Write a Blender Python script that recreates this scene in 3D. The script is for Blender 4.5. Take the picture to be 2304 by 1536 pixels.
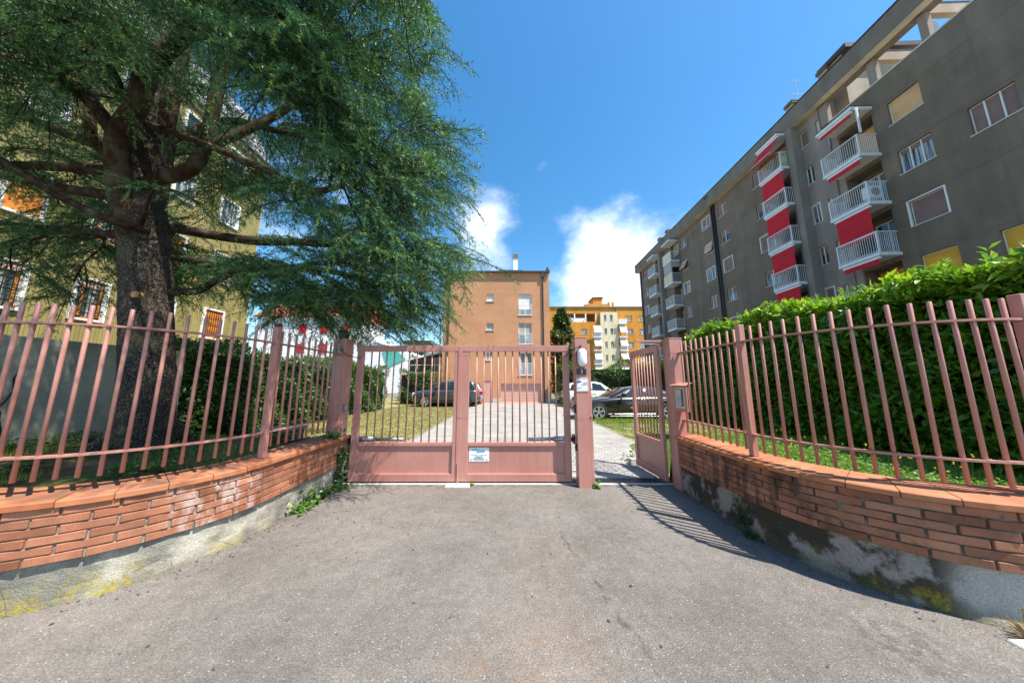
import bpy, bmesh, math, random
import numpy as np
from mathutils import Vector, Matrix

R = math.radians
scene = bpy.context.scene
for o in list(bpy.data.objects):
    bpy.data.objects.remove(o, do_unlink=True)
COL = scene.collection
random.seed(7)
rng = np.random.default_rng(7)

# ------------------------------------------------------------------ camera
cam_d = bpy.data.cameras.new('camera')
cam = bpy.data.objects.new('camera', cam_d)
COL.objects.link(cam)
cam.location = (0, 0, 1.5)
cam.rotation_euler = (R(90) + math.atan(94.5 / 640), 0, 0)
cam_d.sensor_width = 36
cam_d.lens = 36 * 640 / 2304
cam_d.clip_start = 0.05
cam_d.clip_end = 2000
scene.camera = cam

# ------------------------------------------------------------------ light
SUN = Vector((0.46, -0.28, 1.0)).normalized()
EXPOSURE = 1.1
scene.render.engine = 'CYCLES'
scene.cycles.use_denoising = True
scene.cycles.denoiser = 'OPENIMAGEDENOISE'
scene.cycles.denoising_prefilter = 'ACCURATE'
scene.cycles.max_bounces = 8
scene.cycles.transparent_max_bounces = 8
scene.view_settings.view_transform = 'Standard'
scene.view_settings.look = 'None'
scene.view_settings.gamma = 1
scene.view_settings.use_curve_mapping = False
scene.view_settings.exposure = EXPOSURE

sun_d = bpy.data.lights.new('sun', 'SUN')
sun_d.energy = 4.5
sun_d.angle = R(0.5)
sun_d.color = (1.0, 0.945, 0.85)
sun = bpy.data.objects.new('sun', sun_d)
COL.objects.link(sun)
sun.rotation_euler = SUN.to_track_quat('Z', 'Y').to_euler()
sun.location = (10, -10, 40)

world = bpy.data.worlds.new('World')
scene.world = world
world.use_nodes = True
nt = world.node_tree
nt.nodes.clear()


def wn(t, **kw):
    n = nt.nodes.new(t)
    for k, v in kw.items():
        setattr(n, k, v)
    return n


def wmath(op, a, b=None, c=None, clamp=False):
    n = wn('ShaderNodeMath', operation=op, use_clamp=clamp)
    for i, v in enumerate((a, b, c)):
        if v is None:
            continue
        if isinstance(v, (int, float)):
            n.inputs[i].default_value = v
        else:
            nt.links.new(v, n.inputs[i])
    return n.outputs[0]


tc = wn('ShaderNodeTexCoord')
sky = wn('ShaderNodeTexSky', sky_type='NISHITA')
sky.sun_disc = False
sky.sun_elevation = math.asin(SUN.z)
sky.sun_rotation = math.atan2(SUN.x, SUN.y)
sky.altitude = 150
sky.air_density = 1.15
sky.dust_density = 0.5
sky.ozone_density = 1.6
bg = wn('ShaderNodeBackground')
bg.inputs['Strength'].default_value = 0.115
out = wn('ShaderNodeOutputWorld')
# a clear, saturated summer blue
hs = wn('ShaderNodeHueSaturation')
hs.inputs['Hue'].default_value = 0.493
hs.inputs['Saturation'].default_value = 1.34
hs.inputs['Value'].default_value = 1.0
nt.links.new(sky.outputs[0], hs.inputs['Color'])
# cumulus: fractal noise on the direction, more of it low in the sky and in a few lobes
nz = wn('ShaderNodeTexNoise')
nz.inputs['Scale'].default_value = 5.5
nz.inputs['Detail'].default_value = 9
nz.inputs['Roughness'].default_value = 0.58
mp = wn('ShaderNodeMapping')
mp.inputs['Scale'].default_value = (1, 1, 1.6)
mp.inputs['Location'].default_value = (0.35, 0.1, 0.2)
nt.links.new(tc.outputs['Generated'], mp.inputs['Vector'])
nt.links.new(mp.outputs[0], nz.inputs['Vector'])
nb = wn('ShaderNodeTexNoise')
nb.inputs['Scale'].default_value = 1.7
nb.inputs['Detail'].default_value = 2
nt.links.new(mp.outputs[0], nb.inputs['Vector'])


def cdir(u, v):
    a = (u - 1152) / 640
    b = (768 - v) / 640
    t = math.atan(94.5 / 640)
    return Vector((a, math.cos(t) - b * math.sin(t), math.sin(t) + b * math.cos(t))).normalized()


lobes = None
for (u, v, wid, amt) in ((1090, 500, 0.13, 0.50), (1355, 575, 0.16, 0.56), (1390, 690, 0.22, 0.5), (1205, 560, 0.065, -0.5), (640, 420, 0.30, 0.3),
                         (1210, 380, 0.04, 0.22), (1400, 440, 0.06, 0.2), (1060, 640, 0.12, 0.3)):
    d = cdir(u, v)
    dp = wn('ShaderNodeVectorMath', operation='DISTANCE')
    nv = wn('ShaderNodeVectorMath', operation='NORMALIZE')
    nt.links.new(tc.outputs['Generated'], nv.inputs[0])
    nt.links.new(nv.outputs[0], dp.inputs[0])
    dp.inputs[1].default_value = d
    g = wmath('POWER', wmath('DIVIDE', dp.outputs['Value'], wid), 2.0)
    g = wmath('MULTIPLY', wmath('POWER', 2.718, wmath('MULTIPLY', g, -1.0)), amt)
    lobes = g if lobes is None else wmath('ADD', lobes, g)
sep = wn('ShaderNodeSeparateXYZ')
nt.links.new(tc.outputs['Generated'], sep.inputs[0])
low = wmath('MULTIPLY', wmath('SUBTRACT', 0.32, sep.outputs['Z'], clamp=True), wmath('MULTIPLY', nb.outputs[0], 1.3))
cov = wmath('ADD', wmath('ADD', wmath('MULTIPLY', nz.outputs[0], 1.0), lobes), low)
ramp = wn('ShaderNodeMapRange', interpolation_type='SMOOTHSTEP')
ramp.inputs['From Min'].default_value = 0.70
ramp.inputs['From Max'].default_value = 1.32
nt.links.new(cov, ramp.inputs['Value'])
ccol = wn('ShaderNodeMixRGB')
ccol.inputs['Color1'].default_value = (5.6, 6.0, 6.7, 1)
ccol.inputs['Color2'].default_value = (9.6, 9.6, 9.4, 1)
nz2 = wn('ShaderNodeTexNoise')
nz2.inputs['Scale'].default_value = 9
nz2.inputs['Detail'].default_value = 5
nt.links.new(mp.outputs[0], nz2.inputs['Vector'])
cr2 = wn('ShaderNodeMapRange')
cr2.inputs['From Min'].default_value = 0.35
cr2.inputs['From Max'].default_value = 0.6
nt.links.new(nz2.outputs[0], cr2.inputs['Value'])
nt.links.new(cr2.outputs[0], ccol.inputs['Fac'])
cmix = wn('ShaderNodeMixRGB')
nt.links.new(wmath('MULTIPLY', ramp.outputs[0], 0.9), cmix.inputs['Fac'])
nt.links.new(hs.outputs[0], cmix.inputs['Color1'])
nt.links.new(ccol.outputs[0], cmix.inputs['Color2'])
nt.links.new(cmix.outputs[0], bg.inputs['Color'])
nt.links.new(bg.outputs[0], out.inputs['Surface'])


# ------------------------------------------------------------------ material helpers
class NT:
    def __init__(s, name):
        s.m = bpy.data.materials.new(name)
        s.m.use_nodes = True
        s.t = s.m.node_tree
        s.b = s.t.nodes['Principled BSDF']
        s.pos = s.n('ShaderNodeNewGeometry').outputs['Position']

    def n(s, typ, **kw):
        n = s.t.nodes.new(typ)
        for k, v in kw.items():
            setattr(n, k, v)
        return n

    def put(s, sock, v):
        if isinstance(v, bpy.types.NodeSocket):
            s.t.links.new(v, sock)
        elif isinstance(v, (tuple, list)) and len(v) == 3 and sock.type == 'RGBA':
            sock.default_value = (*v, 1)
        else:
            sock.default_value = v

    def noise(s, scale, detail=4, rough=0.55, vec=None, stretch=None, off=(0, 0, 0)):
        n = s.n('ShaderNodeTexNoise')
        v = s.pos if vec is None else vec
        mp = s.n('ShaderNodeMapping')
        mp.inputs['Scale'].default_value = stretch or (1, 1, 1)
        mp.inputs['Location'].default_value = off
        s.put(mp.inputs['Vector'], v)
        s.put(n.inputs['Vector'], mp.outputs[0])
        n.inputs['Scale'].default_value = scale
        n.inputs['Detail'].default_value = detail
        n.inputs['Roughness'].default_value = rough
        return n.outputs[0]

    def voro(s, scale, feature='F1', out='Distance', vec=None):
        n = s.n('ShaderNodeTexVoronoi', feature=feature)
        n.inputs['Scale'].default_value = scale
        s.put(n.inputs['Vector'], s.pos if vec is None else vec)
        return n.outputs[out]

    def rng(s, v, a, b, c=0.0, d=1.0, smooth=True):
        n = s.n('ShaderNodeMapRange', interpolation_type='SMOOTHSTEP' if smooth else 'LINEAR')
        for i, x in enumerate((v, a, b, c, d)):
            s.put(n.inputs[i], x)
        return n.outputs[0]

    def mth(s, op, a, b=0.0, clamp=False):
        n = s.n('ShaderNodeMath', operation=op, use_clamp=clamp)
        s.put(n.inputs[0], a)
        s.put(n.inputs[1], b)
        return n.outputs[0]

    def mix(s, f, a, b, mode='MIX'):
        n = s.n('ShaderNodeMixRGB', blend_type=mode)
        s.put(n.inputs['Fac'], f)
        s.put(n.inputs['Color1'], a)
        s.put(n.inputs['Color2'], b)
        return n.outputs[0]

    def xyz(s, v=None):
        n = s.n('ShaderNodeSeparateXYZ')
        s.put(n.inputs[0], s.pos if v is None else v)
        return n.outputs

    def rand(s):
        return s.n('ShaderNodeObjectInfo').outputs['Random']

    def attr(s, name):
        return s.n('ShaderNodeAttribute', attribute_name=name).outputs['Fac']

    def val(s, color, v):
        n = s.n('ShaderNodeHueSaturation')
        s.put(n.inputs['Color'], color)
        s.put(n.inputs['Value'], v)
        return n.outputs[0]

    def bump(s, h, strength=0.3, dist=0.01):
        n = s.n('ShaderNodeBump')
        n.inputs['Strength'].default_value = strength
        n.inputs['Distance'].default_value = dist
        s.put(n.inputs['Height'], h)
        s.t.links.new(n.outputs[0], s.b.inputs['Normal'])

    def fin(s, color=None, rough=0.7, metal=0.0, spec=0.5):
        if color is not None:
            s.put(s.b.inputs['Base Color'], color)
        s.put(s.b.inputs['Roughness'], rough)
        s.put(s.b.inputs['Metallic'], metal)
        s.put(s.b.inputs['Specular IOR Level'], spec)
        return s.m


def simple(name, c, rough=0.6, metal=0.0, var=0.12, scale=6.0, bump=0.0, bscale=80.0, spec=0.5, coat=0.0):
    m = NT(name)
    f = m.rng(m.noise(scale, 5), 0.3, 0.7, 1 - var, 1 + var)
    col = m.val(m.mix(0.0, c, c), f)
    if bump:
        m.bump(m.noise(bscale, 4), bump, 0.004)
    if coat:
        m.b.inputs['Coat Weight'].default_value = coat
        m.b.inputs['Coat Roughness'].default_value = 0.05
    return m.fin(col, rough, metal, spec)


MAT = {}


def build_materials():
    # ---- asphalt
    m = NT('asphalt')
    p = m.xyz()
    big = m.noise(0.8, 5, 0.6)
    mid = m.noise(5, 5, 0.65)
    fine = m.noise(95, 3, 0.7)
    base = m.mix(m.rng(big, 0.3, 0.7), (0.136, 0.123, 0.111), (0.188, 0.169, 0.152))
    base = m.val(base, m.rng(mid, 0.25, 0.75, 0.88, 1.10))
    base = m.val(base, m.rng(m.noise(17, 5, 0.7, off=(2, 9, 0)), 0.3, 0.7, 0.86, 1.12))
    base = m.val(base, m.rng(fine, 0.25, 0.75, 0.55, 1.43))
    # light and dark aggregate
    vc = m.n('ShaderNodeTexVoronoi')
    vc.inputs['Scale'].default_value = 105
    m.put(vc.inputs['Vector'], m.pos)
    rc = m.n('ShaderNodeSeparateColor')
    m.put(rc.inputs[0], vc.outputs['Color'])
    core = m.rng(vc.outputs['Distance'], 0.25, 0.5, 1.0, 0.0)
    white = m.mth('MULTIPLY', m.mth('GREATER_THAN', rc.outputs[0], 0.965), core)
    dark = m.mth('MULTIPLY', m.mth('LESS_THAN', rc.outputs[0], 0.22), core)
    base = m.mix(m.mth('MULTIPLY', white, 0.8), base, (0.44, 0.41, 0.37))
    base = m.mix(m.mth('MULTIPLY', dark, 0.5), base, (0.07, 0.068, 0.066))
    # rusty ochre sand stains
    def spot(x, y, r, f=1.0):
        v = m.n('ShaderNodeVectorMath', operation='DISTANCE')
        m.put(v.inputs[0], m.pos)
        v.inputs[1].default_value = (x, y, 0)
        return m.mth('MULTIPLY', m.rng(v.outputs['Value'], 0.1 * r, r, 1.0, 0.0), f)
    stain = m.mth('ADD', spot(0.2, 1.85, 0.55), spot(-0.25, 1.75, 0.22, 0.8))
    stain = m.mth('ADD', stain, spot(0.1, 1.35, 0.5, 0.7))
    stain = m.mth('ADD', stain, spot(-1.2, 4.35, 0.8, 0.35))
    stain = m.mth('ADD', stain, spot(0.35, 2.7, 0.9, 0.35))
    stain = m.mth('MULTIPLY', stain, m.rng(m.noise(28, 4, 0.7), 0.42, 0.68))
    base = m.mix(m.mth('MULTIPLY', stain, 0.5, True), base, (0.27, 0.15, 0.08))
    gen = m.mth('MULTIPLY', m.rng(m.noise(2.2, 3, 0.6, off=(3, 5, 0)), 0.52, 0.7), m.rng(m.noise(45, 3, 0.7), 0.5, 0.7))
    base = m.mix(m.mth('MULTIPLY', gen, 0.4), base, (0.30, 0.18, 0.10))
    # darker damp-looking wear at the right and drips at the left
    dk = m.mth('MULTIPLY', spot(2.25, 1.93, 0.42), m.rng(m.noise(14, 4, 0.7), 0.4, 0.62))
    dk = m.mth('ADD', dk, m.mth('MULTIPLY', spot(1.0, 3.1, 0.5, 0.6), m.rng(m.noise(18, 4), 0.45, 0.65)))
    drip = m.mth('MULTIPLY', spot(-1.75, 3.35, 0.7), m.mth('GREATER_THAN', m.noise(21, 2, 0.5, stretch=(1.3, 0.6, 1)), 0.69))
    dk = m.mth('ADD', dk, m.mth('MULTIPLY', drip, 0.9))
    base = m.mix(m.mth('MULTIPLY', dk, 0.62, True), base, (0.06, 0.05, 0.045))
    # earth and moss gathered along the feet of the walls
    ax = m.mth('ABSOLUTE', m.mth('ADD', p[0], 0.09))
    edge = m.mth('MULTIPLY', m.rng(ax, 2.30, 2.50), m.rng(p[1], 2.9, 3.3))
    edge = m.mth('ADD', edge, m.rng(p[1], 4.36, 4.52))
    edge = m.mth('MULTIPLY', edge, m.rng(m.noise(11, 5, 0.7), 0.4, 0.62), True)
    base = m.mix(m.mth('MULTIPLY', edge, 0.7), base, (0.075, 0.06, 0.04))
    # joint between two laying lanes
    ln = m.mth('ADD', m.mth('SUBTRACT', p[0], m.mth('ADD', m.mth('MULTIPLY', p[1], -0.20), 1.12)),
               m.mth('MULTIPLY', m.mth('SUBTRACT', m.noise(6, 4), 0.5), 0.22))
    crack = m.rng(m.mth('ABSOLUTE', ln), 0.0, 0.035, 1.0, 0.0)
    crack = m.mth('MULTIPLY', crack, m.rng(m.noise(9, 3), 0.38, 0.6))
    crack = m.mth('MULTIPLY', crack, m.rng(p[1], 3.4, 2.9, 0.0, 1.0))
    base = m.mix(m.mth('MULTIPLY', crack, 0.65), base, (0.05, 0.045, 0.04))
    side = m.mth('MULTIPLY', m.rng(ln, 0.0, 0.1), m.rng(p[1], 3.6, 2.6, 0.0, 1.0))
    base = m.val(base, m.rng(side, 0, 1, 1.0, 0.93))
    m.bump(m.mth('ADD', m.noise(70, 4, 0.7), m.mth('MULTIPLY', vc.outputs['Distance'], 0.6)), 0.55, 0.006)
    MAT['asphalt'] = m.fin(base, 0.9, spec=0.3)

    # ---- pavers (per piece tone)
    m = NT('paver')
    t = m.rand()
    col = m.mix(m.rng(m.noise(1.1, 4), 0.3, 0.7), (0.27, 0.255, 0.235), (0.36, 0.34, 0.31))
    col = m.val(col, m.rng(t, 0, 1, 0.85, 1.12, False))
    col = m.val(col, m.rng(m.noise(12, 4), 0.3, 0.7, 0.86, 1.1))
    m.bump(m.noise(120, 3), 0.3, 0.004)
    MAT['paver'] = m.fin(col, 0.9)
    MAT['paver_joint'] = simple('paver_joint', (0.12, 0.12, 0.075), 0.95, var=0.4, scale=9)

    # ---- pink painted steel
    m = NT('pink_paint')
    p = m.xyz()
    col = m.mix(m.rng(m.noise(1.3, 4, off=(2, 1, 4)), 0.3, 0.7), (0.43, 0.18, 0.143), (0.50, 0.235, 0.19))
    streak = m.rng(m.noise(9, 4, 0.6, stretch=(6, 6, 0.35)), 0.4, 0.75)
    col = m.mix(m.mth('MULTIPLY', streak, 0.3), col, (0.57, 0.33, 0.28))
    chips = m.rng(m.noise(38, 5, 0.75), 0.64, 0.72)
    col = m.mix(m.mth('MULTIPLY', chips, 0.6), col, (0.22, 0.09, 0.05))
    wz = m.mth('MINIMUM', m.mth('ABSOLUTE', m.mth('SUBTRACT', p[2], 0.962)), m.mth('ABSOLUTE', m.mth('SUBTRACT', p[2], 1.943)))
    weld = m.mth('MULTIPLY', m.rng(wz, 0.0, 0.03, 1.0, 0.0), m.rng(m.noise(24, 4, 0.7), 0.42, 0.6))
    col = m.mix(m.mth('MULTIPLY', weld, 0.55), col, (0.20, 0.07, 0.03))
    fade = m.rng(m.noise(4, 5, 0.65, stretch=(1, 1, 0.4), off=(8, 8, 8)), 0.5, 0.72)
    col = m.mix(m.mth('MULTIPLY', fade, 0.3), col, (0.35, 0.155, 0.135))
    m.bump(m.noise(60, 3), 0.08, 0.003)
    MAT['pink'] = m.fin(col, m.rng(streak, 0, 1, 0.38, 0.6), spec=0.45)
    m = NT('pink_paint_rusty')
    col = m.mix(m.rng(m.noise(14, 5, 0.65, stretch=(3, 3, 0.3)), 0.48, 0.6), (0.46, 0.21, 0.18), (0.40, 0.17, 0.05))
    MAT['pink_rust'] = m.fin(col, 0.6)

    # ---- brick
    m = NT('garden_brick')
    p = m.xyz()
    t = m.rand()
    col = m.mix(t, (0.30, 0.112, 0.06), (0.43, 0.185, 0.105))
    col = m.val(col, m.rng(m.mth('FRACT', m.mth('MULTIPLY', t, 7.31)), 0, 1, 0.82, 1.1, False))
    col = m.val(col, m.rng(m.noise(7, 5), 0.3, 0.7, 0.82, 1.12))
    col = m.val(col, m.rng(m.noise(150, 3), 0.3, 0.7, 0.85, 1.12))
    # soot-black lichen running down from the coping on the right wall
    rt = m.mth('GREATER_THAN', p[0], 1.0)
    zone = m.mth('MULTIPLY', m.rng(p[1], 2.2, 2.75), m.rng(p[1], 4.4, 3.7, 0.0, 1.0))
    run = m.noise(7.5, 4, 0.62, stretch=(1, 1, 0.35), off=(0, 0.4, 0))
    blk = m.mth('MULTIPLY', m.mth('MULTIPLY', rt, zone), m.rng(run, 0.43, 0.62))
    blk = m.mth('ADD', blk, m.mth('MULTIPLY', m.mth('MULTIPLY', rt, m.rng(m.noise(11, 4, 0.6, off=(7, 1, 2)), 0.6, 0.75)), 0.6))
    col = m.mix(m.mth('MULTIPLY', blk, 0.82, True), col, (0.035, 0.022, 0.018))
    # pale lime bloom
    lf = m.mth('SUBTRACT', 1.0, rt)
    bl = m.mth('MULTIPLY', lf, m.mth('MULTIPLY', m.rng(p[1], 2.35, 2.6), m.rng(p[1], 3.3, 2.95, 0.0, 1.0)))
    bl = m.mth('MULTIPLY', bl, m.rng(m.noise(10, 5, 0.65, stretch=(1, 1, 0.5)), 0.45, 0.66))
    b2 = m.mth('MULTIPLY', m.rng(m.noise(5, 4, 0.6, off=(9, 4, 1)), 0.68, 0.78), 0.7)
    bl = m.mth('ADD', bl, b2, True)
    col = m.mix(m.mth('MULTIPLY', bl, 0.6), col, (0.62, 0.52, 0.48))
    m.bump(m.noise(160, 4, 0.6), 0.35, 0.003)
    MAT['brick'] = m.fin(col, 0.88, spec=0.3)

    m = NT('mortar')
    p = m.xyz()
    col = m.mix(m.rng(m.noise(14, 5), 0.35, 0.65), (0.30, 0.27, 0.22), (0.16, 0.14, 0.11))
    col = m.mix(m.mth('MULTIPLY', m.mth('GREATER_THAN', p[0], 1.0), m.rng(m.noise(6, 4), 0.4, 0.6)), col, (0.08, 0.07, 0.055))
    m.bump(m.noise(130, 3), 0.5, 0.004)
    MAT['mortar'] = m.fin(col, 0.95)

    m = NT('coping_tile')
    p = m.xyz()
    t = m.rand()
    col = m.mix(t, (0.40, 0.13, 0.05), (0.47, 0.18, 0.08))
    col = m.val(col, m.rng(m.noise(9, 5), 0.3, 0.7, 0.85, 1.1))
    nrm = m.n('ShaderNodeNewGeometry').outputs['Normal']
    up = m.xyz(nrm)[2]
    grime = m.rng(m.noise(6, 5, 0.65), 0.38, 0.62)
    left = m.mth('LESS_THAN', p[0], 1.0)
    gf = m.mth('MULTIPLY', m.mth('MULTIPLY', m.rng(up, 0.5, 0.9), grime), m.mth('ADD', m.mth('MULTIPLY', left, 0.5), 0.25))
    col = m.mix(gf, col, (0.13, 0.075, 0.055))
    m.bump(m.noise(120, 3), 0.15, 0.003)
    MAT['coping'] = m.fin(col, 0.75)

    # ---- concrete plinth with lichen
    m = NT('plinth_render')
    p = m.xyz()
    rt = m.mth('GREATER_THAN', p[0], 0.0)
    a = m.rng(m.noise(2.6, 5, 0.6), 0.38, 0.6)
    colL = m.mix(a, (0.47, 0.44, 0.37), (0.23, 0.22, 0.185))
    pale = m.rng(m.noise(3.4, 5, 0.6, off=(4, 2, 8)), 0.50, 0.60)
    colR = m.mix(pale, (0.065, 0.054, 0.038), (0.33, 0.28, 0.25))
    endR = m.rng(p[0], 2.85, 3.05)
    colR = m.mix(endR, colR, (0.44, 0.41, 0.36))
    col = m.mix(rt, colL, colR)
    # grime near the ground
    low = m.rng(m.mth('ADD', p[2], m.mth('MULTIPLY', m.noise(5, 4), 0.16)), 0.07, 0.2, 1.0, 0.0)
    col = m.mix(m.mth('MULTIPLY', low, 0.6), col, (0.11, 0.095, 0.06))
    lich = m.mth('MULTIPLY', m.rng(p[2], 0.02, 0.24, 1.0, 0.0), m.rng(m.noise(5.5, 5, 0.72, stretch=(1, 1, 0.6), off=(1, 6, 3)), 0.45, 0.6))
    near = m.rng(p[1], 3.3, 2.5, 0.15, 1.0)
    lich = m.mth('MULTIPLY', lich, near)
    lich2 = m.mth('MULTIPLY', m.rng(m.noise(8, 5, 0.6, stretch=(1, 1, 0.5), off=(2, 2, 2)), 0.62, 0.7), m.rng(p[1], 3.0, 2.3, 0.0, 1.0))
    lich = m.mth('MAXIMUM', lich, lich2)
    lich = m.mth('MULTIPLY', lich, m.rng(m.noise(38, 5, 0.75), 0.36, 0.6))
    lich = m.mth('MULTIPLY', lich, m.rng(m.mth('MULTIPLY', rt, m.rng(m.noise(6, 3, 0.6, off=(3, 3, 9)), 0.62, 0.5)), 0, 1, 1.0, 0.12))
    col = m.mix(m.mth('MULTIPLY', lich, m.rng(m.noise(60, 3), 0.3, 0.6, 0.5, 1.0)), col, (0.36, 0.28, 0.02))
    col = m.val(col, m.rng(m.noise(110, 3, 0.7), 0.25, 0.75, 0.7, 1.25))
    crk = m.voro(3.1, 'DISTANCE_TO_EDGE')
    ck = m.mth('MULTIPLY', m.rng(crk, 0.0, 0.012, 1.0, 0.0), m.rng(m.noise(2.5, 3), 0.52, 0.6))
    col = m.mix(m.mth('MULTIPLY', ck, 0.7), col, (0.05, 0.045, 0.04))
    m.bump(m.mth('ADD', m.noise(75, 5, 0.65), m.mth('MULTIPLY', m.noise(9, 4), 1.5)), 0.6, 0.012)
    MAT['plinth'] = m.fin(col, 0.95, spec=0.2)

    # ---- soil, lawns
    m = NT('garden_soil')
    col = m.mix(m.rng(m.noise(3, 5), 0.35, 0.65), (0.13, 0.075, 0.04), (0.24, 0.15, 0.09))
    col = m.mix(m.rng(m.noise(1.4, 4, off=(3, 3, 0)), 0.5, 0.62), col, (0.09, 0.12, 0.035))
    col = m.val(col, m.rng(m.noise(60, 4, 0.7), 0.25, 0.75, 0.55, 1.4))
    p = m.xyz()
    far = m.rng(p[1], 6.0, 8.0)
    dry = m.mix(m.rng(m.noise(1.8, 5, 0.65), 0.4, 0.62), (0.19, 0.19, 0.06), (0.34, 0.29, 0.13))
    dry = m.val(dry, m.rng(m.noise(30, 4, 0.7), 0.25, 0.75, 0.7, 1.3))
    col = m.mix(far, col, dry)
    m.bump(m.noise(40, 5, 0.7), 0.9, 0.03)
    MAT['soil'] = m.fin(col, 0.95, spec=0.15)
    m = NT('lawn_turf')
    col = m.mix(m.rng(m.noise(1.6, 5, 0.65), 0.42, 0.62), (0.10, 0.15, 0.035), (0.33, 0.28, 0.12))
    p = m.xyz()
    lush = m.rng(p[1], 6.0, 4.6)
    col = m.mix(lush, col, m.mix(m.noise(6, 4), (0.07, 0.16, 0.02), (0.10, 0.20, 0.03)))
    col = m.val(col, m.rng(m.noise(40, 4, 0.7), 0.25, 0.75, 0.6, 1.35))
    m.bump(m.noise(45, 5, 0.7), 0.9, 0.03)
    MAT['turf'] = m.fin(col, 0.95, spec=0.15)
    m = NT('far_ground')
    col = m.mix(m.rng(m.noise(0.3, 4), 0.4, 0.6), (0.16, 0.155, 0.14), (0.12, 0.13, 0.07))
    MAT['far_ground'] = m.fin(col, 0.95)

    # ---- foliage
    def leafy(name, ca, cb, cc, trans, rough=0.45, spec=0.5):
        m = NT(name)
        t = m.attr('tone')
        col = m.mix(m.rng(t, 0.0, 0.6, smooth=False), ca, cb)
        col = m.mix(m.rng(t, 0.6, 1.0, smooth=False), col, cc)
        m.fin(col, rough, spec=spec)
        tr = m.n('ShaderNodeBsdfTranslucent')
        m.put(tr.inputs['Color'], m.mix(1.0, col, (1.0, 1.15, 0.5), 'MULTIPLY'))
        mx = m.n('ShaderNodeMixShader')
        mx.inputs[0].default_value = trans
        m.t.links.new(m.b.outputs[0], mx.inputs[1])
        m.t.links.new(tr.outputs[0], mx.inputs[2])
        o = [x for x in m.t.nodes if x.type == 'OUTPUT_MATERIAL'][0]
        m.t.links.new(mx.outputs[0], o.inputs['Surface'])
        return m.m
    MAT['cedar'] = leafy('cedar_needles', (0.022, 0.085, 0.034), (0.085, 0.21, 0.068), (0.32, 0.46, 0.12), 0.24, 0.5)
    MAT['laurel'] = leafy('laurel_leaf', (0.055, 0.15, 0.014), (0.13, 0.28, 0.022), (0.40, 0.52, 0.045), 0.35, 0.32, 0.4)
    MAT['laurel_far'] = leafy('hedge_leaf', (0.04, 0.10, 0.018), (0.08, 0.165, 0.025), (0.17, 0.24, 0.04), 0.25, 0.4)
    MAT['shrub_gold'] = leafy('golden_leaf', (0.09, 0.10, 0.02), (0.22, 0.18, 0.03), (0.38, 0.27, 0.04), 0.25, 0.5)
    MAT['conifer'] = leafy('conifer_leaf', (0.02, 0.06, 0.015), (0.045, 0.11, 0.025), (0.09, 0.17, 0.04), 0.2, 0.5)
    MAT['ivy'] = leafy('ivy_leaf', (0.018, 0.06, 0.012), (0.05, 0.13, 0.02), (0.20, 0.32, 0.03), 0.2, 0.35)
    MAT['grass_lush'] = leafy('grass_lush', (0.12, 0.23, 0.025), (0.24, 0.37, 0.045), (0.38, 0.46, 0.09), 0.35, 0.5)
    MAT['grass_dry'] = leafy('grass_dry', (0.10, 0.13, 0.03), (0.22, 0.21, 0.07), (0.42, 0.36, 0.17), 0.3, 0.6)
    MAT['clover'] = leafy('clover', (0.08, 0.18, 0.03), (0.14, 0.27, 0.04), (0.24, 0.37, 0.08), 0.3, 0.5)
    MAT['dark_core'] = simple('hedge_core', (0.012, 0.016, 0.006), 1.0, var=0.4, scale=8)
    MAT['dry_stem'] = simple('dry_stem', (0.30, 0.17, 0.07), 0.9, var=0.4, scale=30)
    MAT['flower'] = simple('flower', (0.65, 0.55, 0.55), 0.7)
    MAT['yellow_flower'] = simple('yellow_flower', (0.7, 0.5, 0.03), 0.7)

    m = NT('cedar_bark')
    v = m.n('ShaderNodeMapping')
    v.inputs['Scale'].default_value = (1.15, 1.15, 0.5)
    m.put(v.inputs['Vector'], m.pos)
    w = m.n('ShaderNodeVectorMath', operation='ADD')
    nzv = m.n('ShaderNodeTexNoise')
    nzv.inputs['Scale'].default_value = 14
    nzv.inputs['Detail'].default_value = 4
    m.put(nzv.inputs['Vector'], m.pos)
    sc = m.n('ShaderNodeVectorMath', operation='SCALE')
    m.put(sc.inputs[0], nzv.outputs['Color'])
    sc.inputs['Scale'].default_value = 0.13
    m.put(w.inputs[0], v.outputs[0])
    m.put(w.inputs[1], sc.outputs[0])
    ed = m.voro(34, 'DISTANCE_TO_EDGE', vec=w.outputs[0])
    plate = m.rng(ed, 0.0, 0.16)
    col = m.mix(plate, (0.045, 0.034, 0.026), (0.135, 0.108, 0.086))
    col = m.val(col, m.rng(m.noise(3, 4), 0.3, 0.7, 0.75, 1.25))
    col = m.mix(m.rng(m.noise(1.3, 3, off=(5, 5, 5)), 0.56, 0.66), col, (0.15, 0.14, 0.09))
    m.bump(m.mth('ADD', m.rng(ed, 0.0, 0.22), m.mth('MULTIPLY', m.noise(60, 4), 0.4)), 1.0, 0.03)
    MAT['bark'] = m.fin(col, 0.95, spec=0.2)
    m = NT('cedar_limb_bark')
    col = m.mix(m.rng(m.noise(8, 5, 0.6), 0.35, 0.65), (0.032, 0.017, 0.010), (0.068, 0.042, 0.027))
    col = m.mix(m.rng(m.noise(3, 4, off=(1, 4, 2)), 0.5, 0.65), col, (0.10, 0.09, 0.06))
    m.bump(m.noise(45, 5, 0.7), 0.9, 0.015)
    MAT['limb'] = m.fin(col, 0.95, spec=0.2)
    MAT['cut_wood'] = simple('cut_wood', (0.30, 0.15, 0.06), 0.8, var=0.3, scale=40)

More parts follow.
